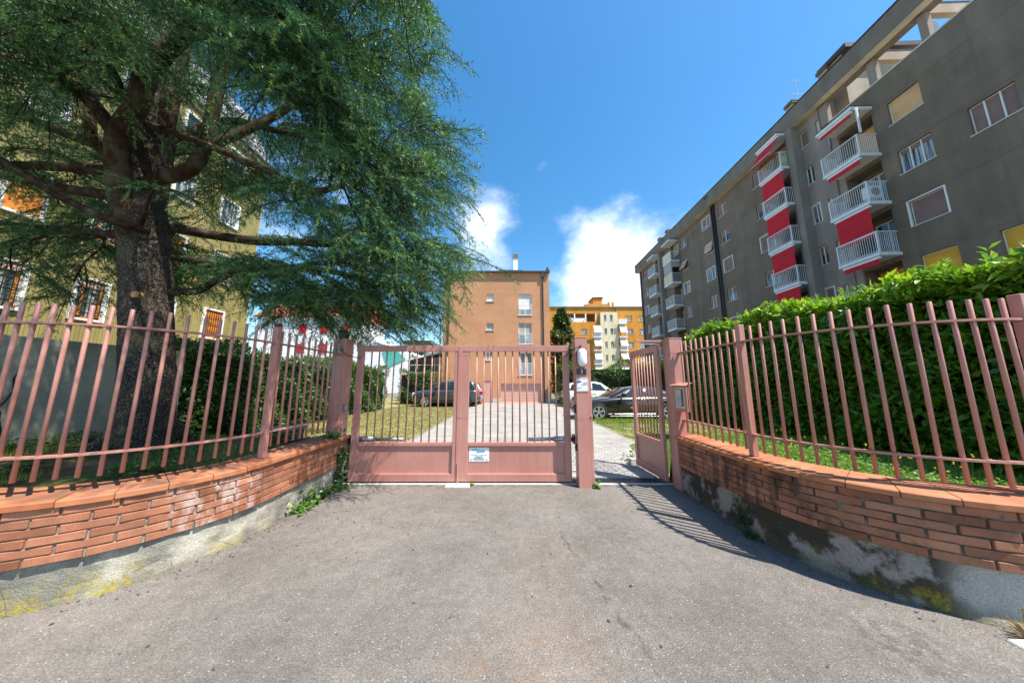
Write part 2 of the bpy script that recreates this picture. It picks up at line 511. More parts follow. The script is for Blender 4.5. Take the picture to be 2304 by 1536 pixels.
    # ---- buildings
    def plaster(name, c, d, scale=0.35, amt=0.6, bump=0.25, joints=False):
        m = NT(name)
        a = m.noise(scale, 5, 0.6)
        col = m.mix(m.mth('MULTIPLY', m.rng(a, 0.4, 0.66), amt), c, d)
        st = m.noise(1.4, 5, 0.6, stretch=(1, 1, 0.12))
        col = m.val(col, m.rng(st, 0.3, 0.7, 0.86, 1.10))
        col = m.val(col, m.rng(m.noise(0.9, 6, 0.7, off=(3, 7, 1)), 0.3, 0.7, 0.93, 1.06))
        col = m.val(col, m.rng(m.noise(35, 3), 0.3, 0.7, 0.96, 1.04))
        if joints:
            pp = m.xyz()
            jz = m.mth('ABSOLUTE', m.mth('SUBTRACT', m.mth('FRACT', m.mth('DIVIDE', m.mth('ADD', pp[2], 0.75), 2.96)), 0.5))
            jy = m.mth('ABSOLUTE', m.mth('SUBTRACT', m.mth('FRACT', m.mth('DIVIDE', pp[1], 3.6)), 0.5))
            jj = m.mth('MAXIMUM', m.rng(jz, 0.47, 0.5), m.mth('MULTIPLY', m.rng(jy, 0.46, 0.5), 0.7))
            col = m.val(col, m.rng(m.mth('MULTIPLY', jj, m.rng(m.noise(0.7, 4), 0.3, 0.6, 0.3, 1.0)), 0, 1, 1.0, 0.84))
        m.bump(m.noise(50, 4), bump, 0.01)
        return m.fin(col, 0.92, spec=0.25)
    MAT['grey_wall'] = plaster('grey_brown_plaster', (0.19, 0.146, 0.105), (0.228, 0.18, 0.138), joints=True, amt=0.9)
    MAT['grey_pale'] = plaster('pale_grey_plaster', (0.29, 0.24, 0.205), (0.335, 0.285, 0.245))
    MAT['fascia'] = plaster('fascia_plaster', (0.205, 0.168, 0.135), (0.24, 0.2, 0.165))
    MAT['soffit'] = plaster('cream_soffit', (0.62, 0.55, 0.43), (0.55, 0.48, 0.37))
    MAT['tan_wall'] = plaster('tan_plaster', (0.38, 0.32, 0.24), (0.42, 0.36, 0.28))
    MAT['orange_wall'] = plaster('orange_plaster', (0.58, 0.24, 0.04), (0.64, 0.29, 0.06), amt=0.5)
    MAT['cream_wall'] = plaster('cream_plaster', (0.70, 0.62, 0.42), (0.66, 0.57, 0.38))
    MAT['old_concrete'] = plaster('old_concrete', (0.36, 0.355, 0.29), (0.22, 0.22, 0.17), scale=1.6, amt=0.9, bump=0.6)
    MAT['white_paint'] = simple('white_paint', (0.78, 0.78, 0.76), 0.45, var=0.05)
    MAT['white_wall'] = simple('white_wall', (0.80, 0.80, 0.78), 0.7, var=0.04)
    MAT['rail_white'] = simple('white_railing', (0.74, 0.75, 0.76), 0.4, var=0.04)
    MAT['sill'] = simple('stone_sill', (0.58, 0.56, 0.52), 0.6, var=0.08)
    MAT['red_fabric'] = simple('red_awning_fabric', (0.56, 0.010, 0.024), 0.85, var=0.08, scale=3)
    MAT['cream_fabric'] = simple('cream_awning_fabric', (0.80, 0.76, 0.62), 0.85, var=0.05)
    MAT['black_metal'] = simple('black_metal', (0.018, 0.018, 0.02), 0.45, var=0.2)
    MAT['brown_metal'] = simple('dark_brown_metal', (0.055, 0.04, 0.035), 0.45, var=0.15)
    MAT['grey_pipe'] = simple('grey_pipe', (0.26, 0.24, 0.22), 0.5)
    MAT['dark_in'] = simple('dark_interior', (0.015, 0.014, 0.013), 0.9)
    MAT['terracotta'] = simple('terracotta_planter', (0.38, 0.12, 0.06), 0.8)
    MAT['green_net'] = simple('lime_green_plastic', (0.30, 0.62, 0.06), 0.5)

    def slatted(name, ca, pitch=0.055):
        m = NT(name)
        p = m.xyz()
        fr = m.mth('FRACT', m.mth('DIVIDE', p[2], pitch))
        gap = m.rng(m.mth('ABSOLUTE', m.mth('SUBTRACT', fr, 0.5)), 0.36, 0.5)
        col = m.val(m.mix(m.mth('MULTIPLY', gap, 0.45), ca, (0.03, 0.02, 0.015)), m.rng(m.noise(1.5, 3), 0.3, 0.7, 0.9, 1.1))
        m.bump(m.rng(gap, 0, 1, 1, 0), 0.5, 0.012)
        return m.fin(col, 0.6)
    MAT['sh_brown'] = slatted('brown_roller_shutter', (0.25, 0.155, 0.125))
    MAT['sh_tan'] = slatted('tan_roller_shutter', (0.50, 0.33, 0.20))
    MAT['sh_peach'] = slatted('peach_roller_shutter', (0.74, 0.42, 0.19))
    MAT['sh_yellow'] = slatted('yellow_roller_shutter', (0.82, 0.42, 0.03))
    MAT['sh_pink'] = slatted('pink_roller_shutter', (0.62, 0.40, 0.32))
    MAT['sh_grey'] = slatted('grey_roller_shutter', (0.42, 0.39, 0.35))
    MAT['sh_white'] = slatted('white_roller_shutter', (0.76, 0.75, 0.72))
    MAT['garage'] = simple('pink_garage_door', (0.66, 0.37, 0.30), 0.5, var=0.05)
    MAT['garage_joint'] = simple('pink_door_joint', (0.36, 0.17, 0.13), 0.6)

    m = NT('window_glass')
    col = m.mix(m.noise(0.8, 3), (0.02, 0.03, 0.035), (0.07, 0.09, 0.10))
    MAT['glass'] = m.fin(col, 0.06, spec=0.8)
    m = NT('curtained_glass')
    p = m.xyz()
    wv = m.noise(4.0, 3, 0.5, stretch=(1, 3, 0.08))
    col = m.mix(m.rng(wv, 0.42, 0.58), (0.05, 0.065, 0.075), (0.42, 0.43, 0.42))
    MAT['curtain_glass'] = m.fin(col, 0.12, spec=0.7)
    m = NT('facade_brick')
    m2 = m.n('ShaderNodeTexBrick')
    cmb = m.n('ShaderNodeCombineXYZ')
    p = m.xyz()
    m.put(cmb.inputs[0], m.mth('ADD', p[0], p[1]))
    m.put(cmb.inputs[1], p[2])
    m.put(m2.inputs['Vector'], cmb.outputs[0])
    m2.inputs['Scale'].default_value = 1.0
    m2.inputs['Brick Width'].default_value = 0.15
    m2.inputs['Row Height'].default_value = 0.075
    m2.inputs['Mortar Size'].default_value = 0.011
    m2.inputs['Mortar Smooth'].default_value = 0.1
    m.put(m2.inputs['Color1'], (0.46, 0.165, 0.072))
    m.put(m2.inputs['Color2'], (0.55, 0.22, 0.10))
    m.put(m2.inputs['Mortar'], (0.62, 0.42, 0.25))
    col = m.val(m2.outputs['Color'], m.rng(m.noise(0.5, 4), 0.3, 0.7, 0.9, 1.08))
    bnd = m.rng(m.mth('ABSOLUTE', m.mth('SUBTRACT', p[2], 8.98)), 0.0, 0.09, 1.0, 0.0)
    col = m.mix(m.mth('MULTIPLY', bnd, 0.25), col, (0.60, 0.36, 0.22))
    m.bump(m.rng(m2.outputs['Fac'], 0, 1, 1, 0), 0.4, 0.01)
    MAT['facade_brick'] = m.fin(col, 0.9)

    m = NT('olive_cladding')
    t = m.rand()
    p = m.xyz()
    col = m.mix(t, (0.265, 0.215, 0.07), (0.315, 0.26, 0.095))
    col = m.val(col, m.rng(m.noise(1.2, 4, stretch=(1, 1, 0.2)), 0.3, 0.7, 0.88, 1.1))
    MAT['cladding'] = m.fin(col, 0.55)
    MAT['clad_gap'] = simple('pale_joint', (0.75, 0.68, 0.48), 0.7)
    MAT['zinc'] = simple('grey_zinc', (0.36, 0.35, 0.37), 0.55, 0.2, var=0.08, scale=1)
    MAT['roof_metal'] = simple('standing_seam_roof', (0.34, 0.36, 0.36), 0.5, 0.2, var=0.1, scale=2)
    MAT['orange_wood'] = simple('orange_wood', (0.62, 0.20, 0.025), 0.5, var=0.15, scale=10)
    MAT['turquoise'] = simple('turquoise_fabric', (0.09, 0.42, 0.36), 0.7, var=0.05)
    MAT['dark_glass'] = simple('dark_tinted_glass', (0.015, 0.02, 0.022), 0.05, spec=0.9)
    MAT['stone'] = simple('pale_stone', (0.48, 0.46, 0.42), 0.85, var=0.15, scale=20, bump=0.3)
    MAT['galv'] = simple('galvanised_steel', (0.12, 0.135, 0.15), 0.4, 0.7, var=0.15, scale=20)
    MAT['silver'] = simple('silver_metal', (0.60, 0.61, 0.62), 0.3, 0.8)
    MAT['black_plastic'] = simple('black_plastic', (0.014, 0.014, 0.016), 0.45, var=0.2, bump=0.2)
    MAT['grey_plastic'] = simple('grey_plastic', (0.17, 0.18, 0.19), 0.5)
    m = NT('lamp_diffuser')
    MAT['lamp'] = m.fin((0.82, 0.83, 0.82), 0.25)
    MAT['plaque'] = simple('black_plaque', (0.012, 0.014, 0.018), 0.25)
    MAT['sign_white'] = simple('sign_white', (0.80, 0.80, 0.80), 0.4, var=0.03)
    MAT['print_black'] = simple('print_black', (0.02, 0.02, 0.025), 0.6)
    MAT['print_grey'] = simple('print_grey', (0.22, 0.23, 0.27), 0.6)
    MAT['print_navy'] = simple('print_navy', (0.03, 0.04, 0.10), 0.6)
    MAT['print_sky'] = simple('print_light_blue', (0.28, 0.62, 0.82), 0.6)
    MAT['beige_panel'] = simple('beige_panel', (0.58, 0.53, 0.42), 0.4, var=0.04)
    MAT['screen'] = simple('pale_blue_keys', (0.33, 0.35, 0.48), 0.3)
    # cars
    MAT['car_grey'] = simple('gunmetal_car_paint', (0.055, 0.06, 0.07), 0.3, 0.3, var=0.03, coat=1.0)
    MAT['car_black'] = simple('black_brown_car_paint', (0.022, 0.019, 0.019), 0.2, 0.3, var=0.03, coat=1.0)
    MAT['car_white'] = simple('white_car_paint', (0.78, 0.78, 0.78), 0.25, var=0.02, coat=1.0)
    MAT['car_silver'] = simple('silver_blue_car_paint', (0.42, 0.46, 0.52), 0.3, 0.4, var=0.03, coat=1.0)
    MAT['tyre'] = simple('tyre_rubber', (0.018, 0.018, 0.018), 0.85, var=0.2)
    MAT['alloy'] = simple('alloy_rim', (0.62, 0.62, 0.63), 0.3, 0.7, var=0.05)
    MAT['car_glass'] = simple('car_window_glass', (0.02, 0.03, 0.034), 0.05, spec=0.5, var=0.05)
    MAT['chrome'] = simple('chrome', (0.75, 0.75, 0.76), 0.15, 0.9)
    MAT['tail_red'] = simple('tail_lamp_red', (0.42, 0.01, 0.015), 0.2)
    MAT['head_clear'] = simple('headlamp_clear', (0.7, 0.72, 0.75), 0.1)


build_materials()


# ------------------------------------------------------------------ mesh helpers
class MB:
    def __init__(s):
        s.v = []
        s.f = []
        s.t = []

    def add(s, vs, fs):
        k = len(s.v)
        s.v += [tuple(p) for p in vs]
        s.f += [tuple(i + k for i in f) for f in fs]
        return s

    def box(s, x0, x1, y0, y1, z0, z1, mtx=None):
        vs = [(x, y, z) for z in (z0, z1) for y in (y0, y1) for x in (x0, x1)]
        if mtx is not None:
            vs = [tuple(mtx @ Vector(p)) for p in vs]
        return s.add(vs, [(0, 2, 3, 1), (4, 5, 7, 6), (0, 1, 5, 4), (2, 6, 7, 3), (0, 4, 6, 2), (1, 3, 7, 5)])

    def quad(s, a, b, c, d):
        return s.add([a, b, c, d], [(0, 1, 2, 3)])

    def poly(s, pts):
        return s.add(pts, [tuple(range(len(pts)))])

    def prism(s, poly, z0, z1):
        n = len(poly)
        vs = [(x, y, z0) for x, y in poly] + [(x, y, z1) for x, y in poly]
        fs = [tuple(range(n - 1, -1, -1)), tuple(range(n, 2 * n))] + [(i, (i + 1) % n, n + (i + 1) % n, n + i) for i in range(n)]
        return s.add(vs, fs)

    def extrude(s, pts, d):
        d = Vector(d)
        n = len(pts)
        vs = [Vector(p) for p in pts] + [Vector(p) + d for p in pts]
        fs = [tuple(range(n)), tuple(range(2 * n - 1, n - 1, -1))] + [((i + 1) % n, i, n + i, n + (i + 1) % n) for i in range(n)]
        return s.add(vs, fs)

    def tube(s, pts, r, n=6, cap=True):
        pts = [Vector(p) for p in pts]
        m = len(pts)
        rs = list(r) if isinstance(r, (list, tuple)) else [r] * m
        rings = []
        prev = None
        for i in range(m):
            d = (pts[min(i + 1, m - 1)] - pts[max(i - 1, 0)]).normalized()
            a = prev if prev is not None else (Vector((1, 0, 0)) if abs(d.x) < 0.8 else Vector((0, 1, 0)))
            a = (a - d * a.dot(d)).normalized()
            prev = a
            b = d.cross(a)
            rings.append([pts[i] + (a * math.cos(t) + b * math.sin(t)) * rs[i] for t in [2 * math.pi * k / n for k in range(n)]])
        vs = [p for rg in rings for p in rg]
        fs = []
        for i in range(m - 1):
            for k in range(n):
                fs.append((i * n + k, i * n + (k + 1) % n, (i + 1) * n + (k + 1) % n, (i + 1) * n + k))
        if cap:
            fs.append(tuple(range(n - 1, -1, -1)))
            fs.append(tuple((m - 1) * n + k for k in range(n)))
        return s.add(vs, fs)

    def sweep(s, path, hw, hh):
        """flat bar along a horizontal path: path of (x, y, z)"""
        pts = [Vector(p) for p in path]
        vs = []
        for i, p in enumerate(pts):
            d = (pts[min(i + 1, len(pts) - 1)] - pts[max(i - 1, 0)]).normalized()
            nrm = Vector((-d.y, d.x, 0)).normalized()
            for a, b in ((-1, -1), (1, -1), (1, 1), (-1, 1)):
                vs.append(p + nrm * a * hw + Vector((0, 0, b * hh)))
        fs = []
        for i in range(len(pts) - 1):
            for k in range(4):
                fs.append((i * 4 + k, i * 4 + (k + 1) % 4, (i + 1) * 4 + (k + 1) % 4, (i + 1) * 4 + k))
        fs.append((3, 2, 1, 0))
        e = (len(pts) - 1) * 4
        fs.append((e, e + 1, e + 2, e + 3))
        return s.add(vs, fs)

    def mesh(s, name, mat, smooth=False, bevel=0.0, fix=True):
        me = bpy.data.meshes.new(name)
        me.from_pydata([tuple(p) for p in s.v], [], s.f)
        if fix or bevel:
            bm = bmesh.new()
            bm.from_mesh(me)
            bmesh.ops.recalc_face_normals(bm, faces=bm.faces)
            if bevel:
                bmesh.ops.bevel(bm, geom=[e for e in bm.edges if e.calc_face_angle(0) > 0.5], offset=bevel, segments=1, affect='EDGES', profile=0.5)
            bm.to_mesh(me)
            bm.free()
        if smooth:
            me.polygons.foreach_set('use_smooth', [True] * len(me.polygons))
        me.materials.append(MAT[mat])
        return me

    def build(s, name, mat, parent=None, smooth=False, bevel=0.0, kind=None, fix=True):
        return obj(name, s.mesh(name, mat, smooth, bevel, fix), parent, kind=kind)


INV = {}


def obj(name, me, parent=None, loc=None, rotz=0.0, kind=None):
    o = bpy.data.objects.new(name, me)
    COL.objects.link(o)
    if loc is not None:
        o.location = loc
    if rotz:
        o.rotation_euler = (0, 0, rotz)
    if parent is not None:
        o.parent = parent
        if parent.name in INV:
            o.matrix_parent_inverse = INV[parent.name]
    if kind:
        o['kind'] = kind
    return o


def tag(o, label=None, cat=None, group=None, kind=None):
    if label:
        o['label'] = label
    if cat:
        o['category'] = cat
    if group:
        o['group'] = group
    if kind:
        o['kind'] = kind
    return o


def thing(name, label, cat, loc=(0, 0, 0), group=None, rotz=None):
    """Empty at the thing's base. Children are modelled in world space unless rotz is given (then in local space)."""
    o = bpy.data.objects.new(name, None)
    COL.objects.link(o)
    o.empty_display_size = 0.2
    o.location = loc
    if rotz is None:
        INV[o.name] = Matrix.Translation(-Vector(loc))
    else:
        o.rotation_euler = (0, 0, rotz)
    return tag(o, label, cat, group)


def raw_mesh(name, V, F, mat, tone=None, smooth=False):
    """V (n,3), F (m,3) numpy triangles, tone per vertex"""
    me = bpy.data.meshes.new(name)
    V = np.asarray(V, dtype=np.float32)
    F = np.asarray(F, dtype=np.int32)
    k = F.shape[1]
    me.vertices.add(len(V))
    me.vertices.foreach_set('co', V.ravel())
    me.loops.add(F.size)
    me.loops.foreach_set('vertex_index', F.ravel())
    me.polygons.add(len(F))
    me.polygons.foreach_set('loop_start', np.arange(0, F.size, k, dtype=np.int32))
    me.polygons.foreach_set('loop_total', np.full(len(F), k, dtype=np.int32))
    if tone is not None:
        a = me.attributes.new('tone', 'FLOAT', 'POINT')
        a.data.foreach_set('value', np.asarray(tone, dtype=np.float32))
    me.materials.append(MAT[mat])
    me.update(calc_edges=True)
    return me


def text_mesh(txt, size, mat, name='lettering', extrude=0.0008, align='CENTER'):
    c = bpy.data.curves.new(name, 'FONT')
    c.body = txt
    c.size = size
    c.align_x = align
    c.align_y = 'CENTER'
    c.extrude = extrude
    c.resolution_u = 3
    o = bpy.data.objects.new(name, c)
    COL.objects.link(o)
    bpy.context.view_layer.update()
    me = bpy.data.meshes.new_from_object(o.evaluated_get(bpy.context.evaluated_depsgraph_get()))
    bpy.data.objects.remove(o)
    bpy.data.curves.remove(c)
    me.materials.clear()
    me.materials.append(MAT[mat])
    return me


# ------------------------------------------------------------------ buildings
class Face:
    """a vertical facade: u along it, v up, d outwards"""
    def __init__(s, ox, oy, ux, uy, nx, ny):
        l = math.hypot(ux, uy)
        s.o, s.u, s.n = (ox, oy), (ux / l, uy / l), (nx / l, ny / l)

    def p(s, u, v, d=0.0):
        return (s.o[0] + s.u[0] * u + s.n[0] * d, s.o[1] + s.u[1] * u + s.n[1] * d, v)

    def box(s, m, u0, u1, v0, v1, d0, d1):
        vs = [s.p(u, v, d) for v in (v0, v1) for d in (d0, d1) for u in (u0, u1)]
        return m.add(vs, [(0, 2, 3, 1), (4, 5, 7, 6), (0, 1, 5, 4), (2, 6, 7, 3), (0, 4, 6, 2), (1, 3, 7, 5)])

    def wall(s, name, mat, parent, u0, u1, v0, v1, holes=()):
        """wall sheet with real openings; holes = (u0, u1, v0, v1, depth)"""
        us = sorted({u0, u1, *[h[i] for h in holes for i in (0, 1)]})
        vs_ = sorted({v0, v1, *[h[i] for h in holes for i in (2, 3)]})
        us = [u for u in us if u0 <= u <= u1]
        vs_ = [v for v in vs_ if v0 <= v <= v1]
        m = MB()
        for a, b in zip(us, us[1:]):
            for c, d in zip(vs_, vs_[1:]):
                mu, mv = (a + b) / 2, (c + d) / 2
                if any(h[0] < mu < h[1] and h[2] < mv < h[3] for h in holes):
                    continue
                m.quad(s.p(a, c), s.p(b, c), s.p(b, d), s.p(a, d))
        for h in holes:
            a, b, c, d, e = h
            m.quad(s.p(a, c), s.p(a, d), s.p(a, d, -e), s.p(a, c, -e))
            m.quad(s.p(b, c, -e), s.p(b, d, -e), s.p(b, d), s.p(b, c))
            m.quad(s.p(a, d), s.p(b, d), s.p(b, d, -e), s.p(a, d, -e))
            m.quad(s.p(a, c, -e), s.p(b, c, -e), s.p(b, c), s.p(a, c))
        return m.build(name, mat, parent, fix=False)


def window(F, b, u0, u1, v0, v1, dep, style, sh='sh_brown', surround=False, mull=0, sill=True, drop=0.45, tilt=0.0, glass='curtain_glass'):
    """one window: the part holds frame and mullions, its shutter, pane and sill are sub-parts"""
    fr = MB()
    w, h = u1 - u0, v1 - v0
    e = 0.045
    d = -dep + 0.05
    for a in ((u0, u0 + e, v0, v1), (u1 - e, u1, v0, v1), (u0 + e, u1 - e, v1 - e, v1), (u0 + e, u1 - e, v0, v0 + e)):
        F.box(fr, a[0], a[1], a[2], a[3], d - 0.04, d)
    if style in ('half', 'glass') and not mull:
        F.box(fr, (u0 + u1) / 2 - 0.03, (u0 + u1) / 2 + 0.03, v0 + e, v1 - e, d - 0.04, d + 0.005)
    for k in range(mull):
        q = u0 + w * (k + 1) / (mull + 1)
        F.box(fr, q - 0.022, q + 0.022, v0 + 0.01, v1 - 0.01, -dep + 0.052, -dep + 0.10)
    if surround:
        t = 0.055
        for a in ((u0 - t, u0 + 0.004, v0, v1 + t), (u1 - 0.004, u1 + t, v0, v1 + t), (u0 + 0.004, u1 - 0.004, v1 - 0.004, v1 + t)):
            F.box(fr, a[0], a[1], a[2], a[3], -0.06, 0.03)
    win = fr.build('window', 'white_paint', b)
    F.box(MB(), u0, u1, v0, v1, 0, 0)
    if style != 'shut':
        m = MB()
        F.box(m, u0 + 0.005, u1 - 0.005, v0 + 0.005, v1 - 0.005, -dep - 0.02, -dep + 0.012)
        m.build('pane', glass, win)
    vb = v0 + 0.01 if style == 'shut' else (v1 - h * drop if style == 'half' else None)
    if vb is not None:
        m = MB()
        F.box(m, u0 + 0.012, u1 - 0.012, vb, v1 - 0.005, -dep + 0.018, -dep + 0.049)
        m.build('shutter', sh, win)
    if style == 'tilt':
        m = MB()
        vt, vb = v1 - 0.03, v0 + h * 0.12
        pts = [F.p(u0 + 0.03, vt, -dep + 0.06), F.p(u1 - 0.03, vt, -dep + 0.06), F.p(u1 - 0.03, vb, tilt), F.p(u0 + 0.03, vb, tilt)]
        m.extrude(pts, (F.n[0] * 0.03, F.n[1] * 0.03, 0))
        m.build('shutter', sh, win)
    if sill:
        m = MB()
        F.box(m, u0 - 0.05, u1 + 0.05, v0 - 0.05, v0 - 0.001, -dep + 0.01, 0.05)
        m.build('sill', 'sill', win)
    return win


def balcony(F, b, u0, u1, zb, proj, awn=None, rail_h=1.15, label=None, gap=0.105, slab=0.19, net=None):
    m = MB()
    F.box(m, u0, u1, zb, zb + slab, -0.02, proj)
    bal = m.build('balcony', 'white_paint', b, bevel=0.01)
    if label:
        bal['label'] = label
    m = MB()
    r = 0.0075
    zr = zb + rail_h + slab
    n = int((u1 - u0) / gap)
    for i in range(n + 1):
        u = u0 + 0.04 + (u1 - u0 - 0.08) * i / n
        rr = 0.028 if i in (0, n) else r
        F.box(m, u - rr, u + rr, zb + slab + 0.002, zr, proj - 0.06 - rr, proj - 0.06 + rr)
    ns = int(proj / gap)
    for u in (u0 + 0.04, u1 - 0.04):
        for i in range(1, ns):
            d = proj - 0.06 - (proj - 0.06) * i / ns
            F.box(m, u - r, u + r, zb + slab + 0.002, zr, d - r, d + r)
    F.box(m, u0, u1, zr + 0.001, zr + 0.045, proj - 0.09, proj - 0.03)
    F.box(m, u0, u1, zb + slab + 0.08, zb + slab + 0.11, proj - 0.072, proj - 0.048)
    for u in (u0 + 0.04, u1 - 0.04):
        F.box(m, u - 0.028, u + 0.028, zr + 0.001, zr + 0.045, 0.0, proj - 0.091)
    m.build('railing', 'rail_white', bal, fix=False)
    if net:
        m = MB()
        F.box(m, u0 + 0.05, u1 - 0.05, zb + slab + 0.03, zr - 0.02, proj - 0.046, proj - 0.040)
        m.build('screen', net, bal)
    return bal


def awning(F, parent, u0, u1, ztop, zbot, proj, tilt=0.0, mat='red_fabric'):
    m = MB()
    F.box(m, u0 - 0.05, u1 + 0.05, ztop - 0.02, ztop + 0.10, proj - 0.10, proj + 0.03)
    m.build('awning_case', 'white_paint', parent)
    m = MB()
    h = ztop - zbot
    k = 8
    rows = []
    for i in range(k + 1):
        f = i / k
        rows.append([F.p(u, ztop - 0.02 - (h - 0.02) * f, proj - 0.02 + tilt * f + 0.012 * math.sin(f * 3.1)) for u in (u0, u1)])
    vs = [p for r_ in rows for p in r_]
    m.add(vs, [(2 * i, 2 * i + 1, 2 * i + 3, 2 * i + 2) for i in range(k)])
    m.build('awning', mat, parent, fix=False)
    if h > 0.6:
        m = MB()
        F.box(m, u0 - 0.03, u1 + 0.03, zbot + 0.13, zbot + 0.16, proj + tilt * 0.93 - 0.005, proj + tilt * 0.93 + 0.03)
        m.build('awning_bar', 'white_paint', parent)


# ---- grey apartment block on the right
G = thing('apartment_block', 'long grey brown apartment block with white balconies and red awnings', 'apartment block', (20.9, 14.6, 0))
GF = Face(20.535, 0.0, 0.025, 1.0, -1.0, 0.025)
SILL = [18.25, 15.34, 12.36, 9.38, 6.41, 3.44]
HEAD = [19.48, 16.64, 13.68, 10.68, 7.74, 4.77]
SLAB = [17.15, 14.25, 11.28, 8.30, 5.33, 2.36]
cols = {'A': (43.5, 44.75), 'C': (32.75, 34.0), 'D': (28.35, 29.6), 'E': (25.85, 27.05), 'E2': (21.35, 22.65)}
holesA = []
for cn, (a, b_) in cols.items():
    for r_ in range(6):
        holesA.append((a, b_, SILL[r_], HEAD[r_], 0.16))
loggia = {'F': (18.80, 20.55), 'B1': (38.74, 40.55), 'B2': (34.42, 36.2)}
for cn, (a, b_) in loggia.items():
    for z in SLAB:
        holesA.append((a, b_, z + 0.19, z + 2.72, 0.8))
GF.wall('wall', 'grey_wall', G, 18.45, 46.2, -0.3, 20.1, holesA)
gw = [(17.92, 18.40), ]
holesG = [(17.82, 18.40, SILL[r_], HEAD[r_], 0.16) for r_ in range(6)] + [(16.95 + 0.12, 17.30, SILL[r_] + 0.15, HEAD[r_] - 0.1, 0.16) for r_ in range(6)]
GF.wall('wall', 'grey_pale', G, 17.0, 18.45, -0.3, 20.1, holesG)
holesB = []
for r_ in range(1, 6):
    z0 = SILL[r_] + 0.2
    holesB.append((12.5, 13.78, z0, z0 + 1.34, 0.18))
    if r_ in (2, 4):
        holesB.append((10.07, 11.35, z0 - (0.0 if r_ == 2 else 0.0), z0 + 1.34, 0.18))
holesH = [(14.45, 16.15, z + 0.19, z + 2.72, 0.8) for z in SLAB[1:]]
GF.wall('wall', 'grey_wall', G, 3.0, 14.3, -0.3, 18.52, holesB)
GF.wall('wall', 'grey_wall', G, 14.3, 16.2, -0.3, 18.52, holesH)
GF.wall('wall', 'grey_pale', G, 16.2, 17.0, -0.3, 18.52)
for a, b_ in list(loggia.values()) + [(14.45, 16.15)]:
    MB().quad(GF.p(a, 2.3, -0.8), GF.p(b_, 2.3, -0.8), GF.p(b_, 19.95 if a > 17 else 18.2, -0.8), GF.p(a, 19.95 if a > 17 else 18.2, -0.8)).build('loggia_wall', 'grey_wall', G, fix=False)
# solid body, end walls, roofs
m = MB()
GF.box(m, 3.0, 46.19, -0.3, 18.2, -12, -0.95)
GF.box(m, 17.01, 46.19, 18.2, 21.2, -12, -0.3)
m.build('body', 'tan_wall', G)
m = MB()
GF.box(m, 16.2, 17.0, 18.2, 23.4, -5.5, -1.2)
m.build('stair_head', 'tan_wall', G)
m = MB()
GF.box(m, 15.7, 17.5, 23.401, 23.72, -6.0, -1.0)
m.build('stair_roof', 'brown_metal', G)
for (d0, d1) in ((-2.6, -1.5),):
    m = MB()
    m.extrude([GF.p(16.18, 22.25, -1.6), GF.p(16.18, 22.25, -3.3), GF.p(16.18, 23.15, -3.3), GF.p(16.18, 23.15, -1.6)], (0, 0.05, 0))
    w_ = m.build('window', 'dark_in', G)
    m = MB()
    m.extrude([GF.p(16.12, 22.18, -1.5), GF.p(16.12, 22.18, -3.4), GF.p(16.12, 22.24, -3.4), GF.p(16.12, 22.24, -1.5)], (0, 0.06, 0))
    m.build('sill', 'white_paint', w_)
for u0 in (14.0, 11.88):
    m = MB()
    GF.box(m, u0, u0 + 0.26, 20.12, 20.72, -4.0, -0.36)
    m.build('cross_beam', 'tan_wall', G)
    m = MB()
    GF.box(m, u0 - 0.02, u0 + 0.28, 20.721, 20.78, -4.0, -0.34)
    m.build('beam_flashing', 'black_metal', G)
m = MB()
GF.box(m, 14.3, 16.15, 18.2, 20.4, -6.2, -3.6)
m.build('terrace_room', 'grey_wall', G)
m = MB()
GF.box(m, 3.0, 46.5, 20.101, 21.32, -0.35, 0.6)
m.build('fascia', 'fascia', G)
m = MB()
GF.box(m, 17.0, 46.45, 20.085, 20.1, -0.3, 0.57)
GF.box(m, 3.0, 16.99, 20.085, 20.1, 0.15, 0.57)
m.build('soffit', 'soffit', G)
m = MB()
GF.box(m, 3.0, 46.55, 21.321, 21.40, -0.4, 0.64)
m.build('roof_flashing', 'black_metal', G)
m = MB()
GF.box(m, 3.0, 16.49, 18.521, 18.60, -0.25, 0.05)
m.build('parapet_coping', 'sill', G)
for a, b_ in ((11.80, 12.10), (13.90, 14.28), (16.50, 16.98), (9.6, 9.9), (7.4, 7.7)):
    m = MB()
    GF.box(m, a, b_, 18.601, 20.084, -0.30, -0.002)
    m.build('pillar', 'grey_pale', G, bevel=0.02)
for a, b_ in ((18.37, 18.79), (38.32, 38.73)):
    m = MB()
    GF.box(m, a, b_, -0.3, 20.083, 0.002, 0.62)
    m.build('pier', 'grey_pale', G, bevel=0.01)
random.seed(21)
